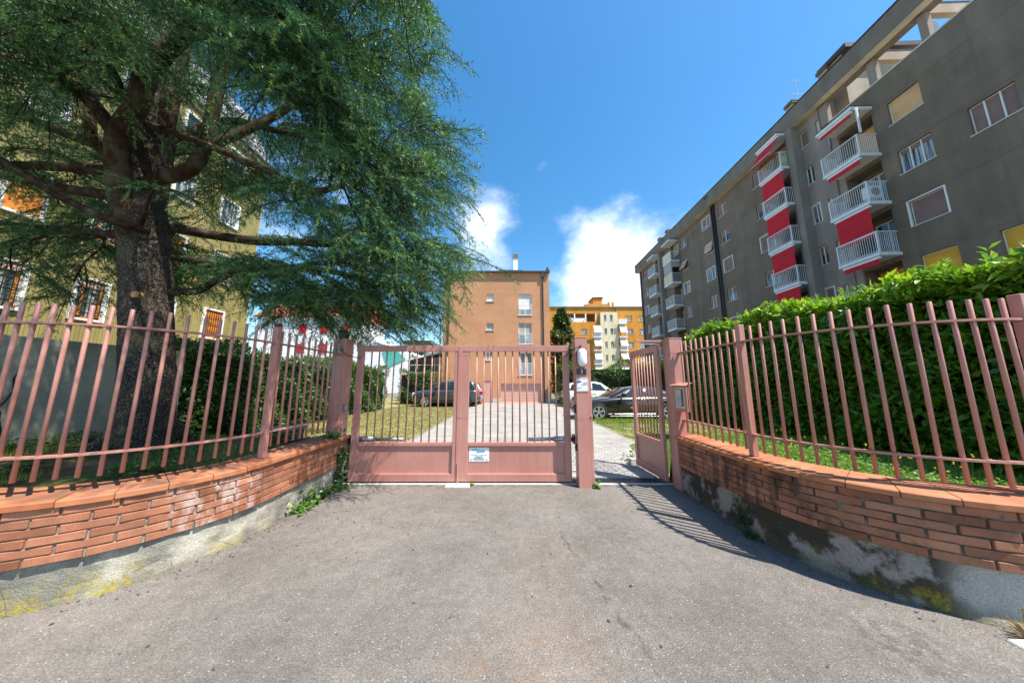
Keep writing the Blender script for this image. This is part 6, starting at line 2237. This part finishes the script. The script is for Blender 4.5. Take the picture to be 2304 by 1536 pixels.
left_tips = [(-5.96, 2.4, 6.1, .9), (-4.46, 2.3, 5.7, 1.0), (-3.53, 2.2, 5.4, 1.0), (-3.45, 2.3, 5.9, 1.0), (-5.9, 2.9, 5.75, .9), (-6.95, 3.0, 5.8, 1.0), (-4.73, 2.7, 5.6, .8), (-6.4, 2.5, 5.7, 1.0),
             (-8.5, 3.6, 5.5, 1.0), (-8.3, 4.5, 3.3, 1.1), (-8.66, 4.9, 3.75, 1.1), (-7.6, 4.2, 3.65, .6), (-7.4, 1.9, 6.6, 1.0), (-5.4, 1.2, 7.0, 1.0), (-4.2, 0.6, 7.4, 1.0), (-8.9, 2.4, 6.9, .9),
             (-9.8, 4.0, 7.2, .8), (-10.3, 5.2, 5.9, .8), (-7.2, 7.5, 6.5, .9), (-5.3, 8.4, 6.4, .9), (-3.8, 7.8, 6.5, 1.0), (-3.0, 7.0, 7.6, 1.0), (-4.9, 2.6, 8.2, 1.0), (-6.6, 2.9, 8.8, 1.0), (-3.2, 3.4, 10.2, 1.0),
             (-8.6, 4.5, 9.3, .9), (-6.2, 6.9, 9.8, .9), (-4.5, 4.4, 11.4, 1.0), (-6.0, 3.0, 12.0, 1.0), (-8.0, 4.9, 12.2, .9), (-6.6, 5.8, 13.0, .9), (-5.6, 4.6, 14.2, 1.0), (-9.3, 5.4, 3.5, 1.0), (-9.1, 4.7, 4.3, .8),
             (-7.9, 2.6, 5.3, 1.1), (-7.0, 2.2, 6.3, 1.0), (-8.3, 3.0, 6.2, 1.0), (-5.0, 1.9, 6.2, 1.0), (-4.0, 1.6, 6.1, 1.0), (-7.7, 3.3, 4.9, .9), (-6.2, 1.7, 7.2, .9), (-9.0, 3.4, 6.3, .9),
             (-5.2, 2.5, 5.5, 1.0), (-6.0, 2.6, 5.2, 1.0), (-6.8, 2.9, 5.2, 1.0), (-5.6, 2.2, 5.8, 1.0), (-4.2, 2.1, 5.5, 1.0), (-7.3, 3.2, 5.6, 1.0), (-5.0, 2.2, 5.9, 1.0), (-6.3, 2.0, 6.3, 1.0), (-7.8, 2.4, 6.3, 1.0),
             (-8.4, 3.9, 4.6, .8), (-7.4, 4.6, 3.2, .9), (-7.9, 5.0, 3.0, .9), (-6.9, 2.4, 5.6, 1.0), (-4.4, 3.0, 6.5, 1.0), (-5.2, 3.2, 7.2, 1.0), (-3.8, 2.8, 6.4, 1.0), (-4.7, 1.8, 6.8, 1.0), (-5.6, 3.3, 6.6, 1.0), (-9.2, 4.6, 5.6, .9), (-9.6, 3.6, 5.6, .9), (-10.2, 4.4, 6.6, .9), (-8.8, 5.6, 6.4, 1.0), (-7.6, 6.4, 7.4, 1.0), (-4.9, 6.4, 3.9, 1.2), (-4.2, 6.8, 4.6, 1.2), (-3.6, 6.6, 3.9, 1.2), (-5.6, 6.6, 4.2, 1.2), (-5.0, 7.2, 5.2, 1.2), (-6.4, 6.8, 4.1, 1.1), (-3.0, 6.6, 5.0, 1.2), (-4.4, 6.2, 5.6, 1.2), (-3.4, 5.9, 4.9, 1.1), (-5.8, 7.4, 6.2, 1.1), (-6.9, 5.9, 3.6, 1.1), (-9.5, 5.4, 5.0, 1.0), (-10.2, 5.6, 7.2, 1.0), (-8.6, 6.0, 7.8, 1.0), (-10.6, 4.0, 6.0, 1.0), (-9.9, 3.0, 6.4, 1.0), (-10.4, 4.8, 8.4, 1.0), (-11.4, 6.4, 7.0, 1.1), (-12.0, 6.9, 6.6, 1.1), (-11.0, 7.0, 7.9, 1.1), (-10.0, 7.2, 6.2, 1.1), (-11.8, 6.0, 8.4, 1.1), (-10.6, 6.2, 9.4, 1.1), (-9.6, 7.4, 8.6, 1.1), (-11.2, 5.4, 6.0, 1.1), (-1.3, 1.5, 6.1, 1.0), (-1.8, 1.2, 6.4, 1.0), (-2.3, 0.9, 6.7, 1.0), (-1.1, 1.9, 6.0, 1.0), (-2.9, 0.8, 6.8, 1.0), (-1.6, 0.7, 7.0, 1.0), (-3.4, 1.2, 6.5, 1.0), (-2.4, 1.4, 6.2, 1.0), (-0.85, 2.2, 5.7, 1.2), (-1.05, 2.0, 5.8, 1.2), (-0.75, 1.8, 6.3, 1.2), (-1.35, 1.7, 6.2, 1.2), (-0.9, 1.3, 6.9, 1.1), (-1.5, 1.0, 6.9, 1.1), (-2.0, 0.5, 7.2, 1.1), (-2.7, 0.4, 7.3, 1.1), (-3.2, 0.6, 7.2, 1.1), (-1.9, 1.6, 6.1, 1.1), (-7.8, 5.6, 4.6, 1.1), (-8.4, 5.8, 5.4, 1.1), (-9.0, 6.2, 6.4, 1.1), (-7.2, 6.0, 5.6, 1.1), (-8.0, 6.6, 7.0, 1.1), (-7.0, 6.8, 6.6, 1.1), (-9.6, 6.0, 5.6, 1.1), (-6.6, 6.4, 7.6, 1.1), (-9.4, 6.6, 7.6, 1.0), (-6.4, 7.2, 5.2, 1.0), (-8.0, 6.6, 5.4, 1.0)]
for k in range(52):
    left_tips.append((random.uniform(-9.6, -4.2), random.uniform(2.6, 6.4), random.uniform(5.4, 9.0), 1.3))
for k in range(16):
    left_tips.append((random.uniform(-9.2, -6.4), random.uniform(4.6, 6.8), random.uniform(3.4, 4.6), 1.1))
# every tip grows from the nearest suitable point of a limb that is already there
skeleton = []      # (point, radius)
for (pts, r0, r1, *_r) in limbs:
    S = spline(pts, 26)
    for k in range(2, 22):
        skeleton.append((S[k], r0 + (r1 - r0) * k / 25))
ts = spline(trunk_pts, 60)
for k in range(18, 56):
    skeleton.append((ts[k], 0.2))
order = [(x - (0.42 + 0.10 * min(1, max(0, (z - 4.2) / 1.5))) * min(1, max(0, x + 2.4)), y, z, 2.3, 0.95) for (x, y, z) in tips] + [(x, y, z, dn * 1.7, 0.9) for (x, y, z, dn) in left_tips]
order.sort(key=lambda q: math.hypot(q[0] + 5.9, q[1] - 4.3) + 0.15 * abs(q[2] - 5))
for (x, y, z, dn, sl) in order:
    tipv = np.array([x, y, z])
    dt = math.hypot(x + 5.9, y - 4.3)
    best, bc = None, 1e9
    for (p, r_) in skeleton:
        dp_ = math.hypot(p[0] + 5.9, p[1] - 4.3)
        d = np.linalg.norm(p - tipv)
        if d < 0.7 or dp_ > dt - 0.35:
            continue
        rise = (p[2] - z)
        cost = d + 0.35 * abs(rise - 0.35) + (0.8 if rise < -1.2 else 0) + random.uniform(0, 0.35)
        if cost < bc:
            best, bc = (p, r_), cost
    p, r_ = best or min(skeleton, key=lambda q: abs(q[0][2] - z) + np.linalg.norm(q[0] - tipv) * 0.3)
    d = np.linalg.norm(p - tipv)
    mid = p * 0.6 + tipv * 0.4 + np.array([random.uniform(-0.18, 0.18), random.uniform(-0.18, 0.18), 0.10 * d + random.uniform(-0.05, 0.15)])
    m2 = p * 0.25 + tipv * 0.75 + np.array([random.uniform(-0.15, 0.15), random.uniform(-0.15, 0.15), 0.10 * d])
    ra = min(0.012 + 0.011 * d, r_ * 0.85)
    pts = [tuple(p), tuple(mid), tuple(m2), (x, y, z)]
    limbs.append((pts, ra, 0.010, max(0.05, 1 - 2.6 / max(d, 0.1)) if d > 1.5 else 0.05, sl, dn))
    S = spline(pts, 16)
    for k in range(2, 12):
        skeleton.append((S[k], ra + (0.010 - ra) * k / 15))

SP_P, SP_D, SP_L, SP_T = [], [], [], []
twig = MB()
for (pts, r0, r1, f0, side_len, dens) in limbs:
    length = sum(np.linalg.norm(np.array(a) - np.array(b)) for a, b in zip(pts, pts[1:]))
    n = max(14, int(length * 9))
    bt = bark_tube(pts, [r0, r0 * 0.85, (r0 + r1) / 2, r1], n, 9 if r0 > 0.07 else 6, 0.07)
    bt.build('limb', 'limb' if r0 < 0.14 else 'limb', ced, smooth=True)
    S = spline(pts, 60)
    step = length / 59
    s = f0 * length
    sgn = 1
    while s < length:
        k = min(58, int(s / step))
        p = S[k]
        tan = unit(S[k + 1] - S[k])
        lat = np.cross(tan, np.array([0, 0, 1.0]))
        lat = lat / max(np.linalg.norm(lat), 0.2)
        sgn = -sgn
        fr = s / length
        ln = side_len * (1.1 - 0.8 * abs(fr - 0.6) / 0.6) * rng.uniform(0.55, 1.15)
        ln = max(ln, 0.22)
        d = unit(tan * rng.uniform(0.35, 0.9) + lat * sgn * rng.uniform(0.5, 1.0) + np.array([0, 0, rng.uniform(-0.22, 0.22)]))
        m = max(3, int(ln / 0.062))
        q = np.linspace(0, 1, m)
        sec = p + d * (q * ln)[:, None] - np.array([0, 0, 1.0]) * (rng.uniform(0.12, 0.42) * ln * q ** 2)[:, None]
        twig.tube([tuple(a) for a in sec[::2 if m > 5 else 1]], 0.006, 3, cap=False)
        for j in range(1, m):
            sd = unit(sec[j] - sec[j - 1])
            sl = np.cross(sd, np.array([0, 0, 1.0]))
            reps = 2 if rng.random() < 0.8 else 1
            for r_ in range(reps):
                dd = unit(sd * rng.uniform(0.5, 1.0) + sl * rng.uniform(0.35, 1.0) * (1 if r_ else -1) + np.array([0, 0, rng.uniform(-0.5, 0.18)]))
                SP_P.append(sec[j])
                SP_D.append(dd)
                SP_L.append(rng.uniform(0.15, 0.34))
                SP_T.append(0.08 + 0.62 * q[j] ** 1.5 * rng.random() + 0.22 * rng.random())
        SP_P.append(sec[-1])
        SP_D.append(unit(sec[-1] - sec[-2] + np.array([0, 0, -0.25])))
        SP_L.append(rng.uniform(0.2, 0.36))
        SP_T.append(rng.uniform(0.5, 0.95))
        s += rng.uniform(0.105, 0.19) / dens
twig.build('twig', 'limb', ced, kind='stuff', fix=False)
SP_P, SP_D, SP_L, SP_T = np.array(SP_P), np.array(SP_D), np.array(SP_L), np.array(SP_T)


def needle_sprays(name, P, D, L, T, nn, mat, nl=0.046, nw=0.0042, parent=None):
    """each spray: a twiglet set all round with forward-pointing needles"""
    n = len(P)
    up = np.where(np.abs(D[:, 2:3]) > 0.9, np.array([[1.0, 0, 0]]), np.array([[0, 0, 1.0]]))
    A = unit(np.cross(D, up))
    B = np.cross(D, A)
    u = rng.uniform(0.02, 1.0, (n, nn))
    az = rng.uniform(0, 6.283, (n, nn))
    rad = A[:, None] * np.cos(az)[..., None] + B[:, None] * np.sin(az)[..., None]
    base = P[:, None] + D[:, None] * (u * L[:, None])[..., None]
    nd = unit(D[:, None] * rng.uniform(0.35, 1.0, (n, nn, 1)) + rad * rng.uniform(0.7, 1.0, (n, nn, 1)))
    ln = nl * rng.uniform(0.7, 1.15, (n, nn)) * (1.05 - 0.35 * u)
    sd = unit(np.cross(nd, rng.normal(0, 1, (n, nn, 3)))) * nw
    V = np.stack([base - sd, base + sd, base + nd * ln[..., None]], 2).reshape(-1, 3)
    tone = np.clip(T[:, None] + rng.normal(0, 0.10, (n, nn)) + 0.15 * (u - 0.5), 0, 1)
    F = np.arange(n * nn * 3).reshape(-1, 3)
    return raw_mesh(name, V, F, mat, np.repeat(tone.ravel(), 3))


print('cedar sprays', len(SP_P), 'limbs', len(limbs))
NN = int(min(54, 2000000 / len(SP_P)))

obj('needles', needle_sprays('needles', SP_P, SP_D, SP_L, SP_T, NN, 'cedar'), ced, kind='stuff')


# ------------------------------------------------------------------ grass, clover, weeds
def blades(name, P, h, mat, kind='stuff', w=0.004, label=None, cat=None, lean=0.5):
    n = len(P)
    az = rng.uniform(0, 6.283, n)
    d = np.stack([np.cos(az), np.sin(az), np.zeros(n)], 1)
    s = np.stack([-np.sin(az), np.cos(az), np.zeros(n)], 1) * w
    tip = P + d * (h * rng.uniform(0.1, lean, n))[:, None] + np.array([0, 0, 1.0]) * (h * rng.uniform(0.7, 1.0, n))[:, None]
    mid = P + (tip - P) * 0.5 + np.array([0, 0, 1.0]) * (h * 0.12)[:, None]
    V = np.stack([P - s, P + s, mid - s * 0.8, mid + s * 0.8, tip], 1).reshape(-1, 3)
    b = (np.arange(n) * 5)[:, None]
    F = np.concatenate([b + np.array(q) for q in ((0, 1, 3), (0, 3, 2), (2, 3, 4))], 0)
    o = obj(name, raw_mesh(name, V, F, mat, np.repeat(rng.random(n), 5)), kind=kind)
    return tag(o, label, cat)


def scatter(side, n, x0, x1, y0, y1, cond=None):
    out_ = []
    while len(out_) < n:
        x, y = random.uniform(x0, x1), random.uniform(y0, y1)
        if inside_curve(side, x, y, 0.31) if y < 4.7 else abs(x - (-2.6 if side == 'L' else 2.42)) > 0.12 or y > 4.9:
            if y > 4.8 and (-2.72 < x < 3.2):
                continue
            if cond and not cond(x, y):
                continue
            out_.append((x, y, lawn_z(side, x, y) - 0.004))
    return np.array(out_)


P = scatter('R', 34000, 2.6, 5.2, 2.0, 6.5)
blades('grass', P, rng.uniform(0.03, 0.10, len(P)), 'grass_lush', w=0.0028)
P = scatter('R', 24000, 3.1, 9.0, 5.5, 17.5)
blades('grass', P, rng.uniform(0.03, 0.09, len(P)), 'grass_dry', w=0.005)
P = scatter('R', 7000, 3.15, 8.5, 11.0, 13.4)
blades('grass', P, rng.uniform(0.06, 0.19, len(P)), 'grass_lush', w=0.006)
P = scatter('L', 30000, -7.5, -2.7, 6.6, 20.5)
blades('grass', P, rng.uniform(0.025, 0.075, len(P)), 'grass_dry', w=0.006)
P = scatter('L', 9000, -8.5, -2.8, 2.1, 7.0, lambda x, y: math.sin(x * 2.1) * math.sin(y * 2.7 + 1) > 0.05)
blades('grass', P, rng.uniform(0.03, 0.09, len(P)), 'grass_lush', w=0.003)

# clover: small three-part leaves in patches behind the right wall
P = scatter('R', 9000, 2.6, 4.4, 2.0, 5.0)
n = len(P)
P = P + np.stack([rng.normal(0, 0.01, n), rng.normal(0, 0.01, n), rng.uniform(0.02, 0.10, n)], 1)
az = rng.uniform(0, 6.28, n)
o = obj('clover', leaves_mesh('clover', 'clover', P, np.stack([np.cos(az), np.sin(az), rng.uniform(-0.1, 0.4, n)], 1), np.repeat(np.array([[0, 0, 1.0]]), n, 0) + rng.normal(0, 0.3, (n, 3)), rng.uniform(0.018, 0.032, n), rng.uniform(0.008, 0.013, n), rng.random(n)), kind='stuff')
# low green plants and litter under the cedar
P = scatter('L', 5200, -8.6, -3.0, 2.2, 5.0, lambda x, y: (x + 0.35 * y < -5.2 and math.sin(x * 3 + y) > -0.2) or math.sin(x * 4.2 + 1) * math.sin(y * 3.7) > 0.55)
n = len(P)
P = P + np.stack([np.zeros(n), np.zeros(n), rng.uniform(0.01, 0.12, n)], 1)
az = rng.uniform(0, 6.28, n)
o = obj('ground_cover', leaves_mesh('ground_cover', 'ivy', P, np.stack([np.cos(az), np.sin(az), rng.uniform(0, 0.8, n)], 1), np.repeat(np.array([[0, 0, 1.0]]), n, 0) + rng.normal(0, 0.3, (n, 3)), rng.uniform(0.03, 0.075, n), rng.uniform(0.010, 0.02, n), rng.random(n)), kind='stuff')
# wild flower stems rising through the right railing
st = MB()
fl = MB()
for i in range(46):
    x, y = random.uniform(2.75, 3.95), random.uniform(2.35, 4.2)
    if not inside_curve('R', x, y, 0.36):
        continue
    z = lawn_z('R', x, y)
    h = random.uniform(0.14, 0.34)
    dx, dy = random.uniform(-0.05, 0.05), random.uniform(-0.04, 0.04)
    st.tube([(x, y, z), (x + dx * 0.5, y + dy * 0.5, z + h * 0.6), (x + dx, y + dy, z + h)], [0.0022, 0.0016, 0.0012], 4)
    for k in range(random.randint(1, 3)):
        fx, fz = x + dx + random.uniform(-0.012, 0.012), z + h - random.uniform(0, 0.03)
        fl.box(fx - 0.004, fx + 0.004, y + dy - 0.004, y + dy + 0.004, fz, fz + 0.009)
wf = thing('wild_flowers', 'thin yellow flowering weeds growing through the grass behind the right railing', 'weeds', (3.3, 3.0, 0.6))
MAT['stem_green'] = simple('stem_green', (0.13, 0.22, 0.05), 0.7)
st.build('stem', 'stem_green', wf, kind='stuff', fix=False)
fl.build('flower_head', 'yellow_flower', wf, kind='stuff', fix=False)


def creeper(label, spots, leaf, name='ivy_plant', cat='ivy', mat='ivy', tone=(0, 1)):
    """spots: (x, y, z, spread xyz, number of leaves)"""
    c = spots[0]
    t = thing(name, label, cat, c[:3])
    Ps, Ds, Ns, Ls = [], [], [], []
    m = MB()
    for (x, y, z, sx, sy, sz, n) in spots:
        p = np.stack([rng.normal(x, sx, n), rng.normal(y, sy, n), np.abs(rng.normal(0, sz, n)) + z], 1)
        if z < 0.1:
            p[:, 2] = np.maximum(p[:, 2], 0.015)
        Ps.append(p)
        a = rng.uniform(0, 6.28, n)
        Ds.append(np.stack([np.cos(a), np.sin(a) - 0.3, rng.uniform(-0.5, 0.5, n)], 1))
        Ns.append(np.array([0.3, -0.5, 0.8]) + rng.normal(0, 0.45, (n, 3)))
        for k in range(0, n, 6):
            m.tube([(x, y, max(0.0, z)), tuple(p[k])], 0.003, 4)
    P = np.concatenate(Ps)
    n = len(P)
    L = leaf * rng.uniform(0.6, 1.2, n)
    obj('foliage', leaves_mesh('foliage', mat, P, np.concatenate(Ds), np.concatenate(Ns), L, L * 0.38, rng.uniform(tone[0], tone[1], n), 0.15, 0.1), t, kind='stuff')
    m.build('stem', 'limb', t)
    return t


creeper('dark ivy climbing between the left brick wall and the gate post', [(-2.54, 4.42, 0.0, 0.035, 0.04, 0.22, 150), (-2.53, 4.44, 0.35, 0.03, 0.03, 0.12, 60), (-2.62, 4.36, 0.70, 0.06, 0.05, 0.06, 60), (-2.45, 4.35, 0.0, 0.08, 0.05, 0.05, 60)], 0.06, tone=(0, 0.6))
creeper('bright green weed growing at the foot of the left wall', [(-2.50, 3.78, 0.0, 0.04, 0.05, 0.11, 80), (-2.50, 3.62, 0.0, 0.05, 0.06, 0.05, 70)], 0.055, 'weed', 'weed', tone=(0.45, 1))
creeper('low dark weeds spreading along the asphalt edge near the left gate post', [(-2.52, 4.05, 0.0, 0.04, 0.12, 0.05, 110)], 0.05, 'weed', 'weed', tone=(0, 0.7))
creeper('small weed rooted in a crack of the right wall plinth', [(2.385, 3.20, 0.05, 0.025, 0.05, 0.11, 60), (2.36, 3.06, 0.0, 0.03, 0.05, 0.03, 40)], 0.04, 'weed', 'weed', tone=(0, 0.5))
creeper('little green tuft at the base of the number post', [(1.235, 4.37, 0.0, 0.02, 0.02, 0.05, 36)], 0.045, 'weed', 'weed', tone=(0.5, 1))
creeper('tiny weed under the meeting gate leaves', [(-0.60, 4.50, 0.0, 0.03, 0.02, 0.02, 30)], 0.03, 'weed', 'weed', tone=(0.3, 1))
creeper('green weed beside the foot of the open wicket', [(2.30, 5.75, 0.02, 0.05, 0.07, 0.10, 60)], 0.06, 'weed', 'weed', tone=(0.3, 1))
dp = thing('dry_plant', 'dry brown stalks at the foot of the right wall by the kerb', 'dry plant', (3.05, 1.94, 0))
m = MB()
for i in range(26):
    a = random.uniform(0, 6.28)
    h = random.uniform(0.02, 0.10) if i > 3 else random.uniform(0.12, 0.19)
    r_ = random.uniform(0.02, 0.11) if i > 3 else random.uniform(0, 0.05)
    m.tube([(3.07, 1.93, 0.0), (3.07 + r_ * 0.6 * math.cos(a), 1.93 + r_ * 0.4 * math.sin(a), h * 0.7), (3.07 + r_ * math.cos(a), 1.93 + r_ * 0.6 * math.sin(a), h)], [0.004, 0.003, 0.002], 5)
m.build('stalk', 'dry_stem', dp, fix=False)

# dry leaf litter and crumbs on the asphalt, thicker along the wall feet
n = 420
side_ = rng.random(n)
xs, ys = rng.uniform(-2.3, 2.2, n), rng.uniform(1.2, 4.4, n)
for i in range(n):
    if side_[i] < 0.62:
        sd = 'L' if side_[i] < 0.36 else 'R'
        q = rng.uniform(0.2, 2.6)
        xx, yy, _ = pos(sd, q, -abs(rng.normal(0.03, 0.10)) - 0.01)
        xs[i], ys[i] = xx, yy
    elif side_[i] < 0.80:
        xs[i], ys[i] = rng.normal(-1.75, 0.4), rng.normal(3.4, 0.4)
P = np.stack([xs, ys, rng.uniform(0.003, 0.007, n)], 1)
az = rng.uniform(0, 6.28, n)
MAT['litter'] = simple('dry_litter', (0.10, 0.06, 0.035), 0.9, var=0.5, scale=12)
L = rng.uniform(0.008, 0.034, n)
obj('fallen_leaves', leaves_mesh('fallen_leaves', 'litter', P, np.stack([np.cos(az), np.sin(az), np.zeros(n)], 1), np.array([0, 0, 1.0]) + rng.normal(0, 0.15, (n, 3)), L, L * rng.uniform(0.12, 0.3, n), rng.random(n), 0.3, 0.0), kind='stuff')
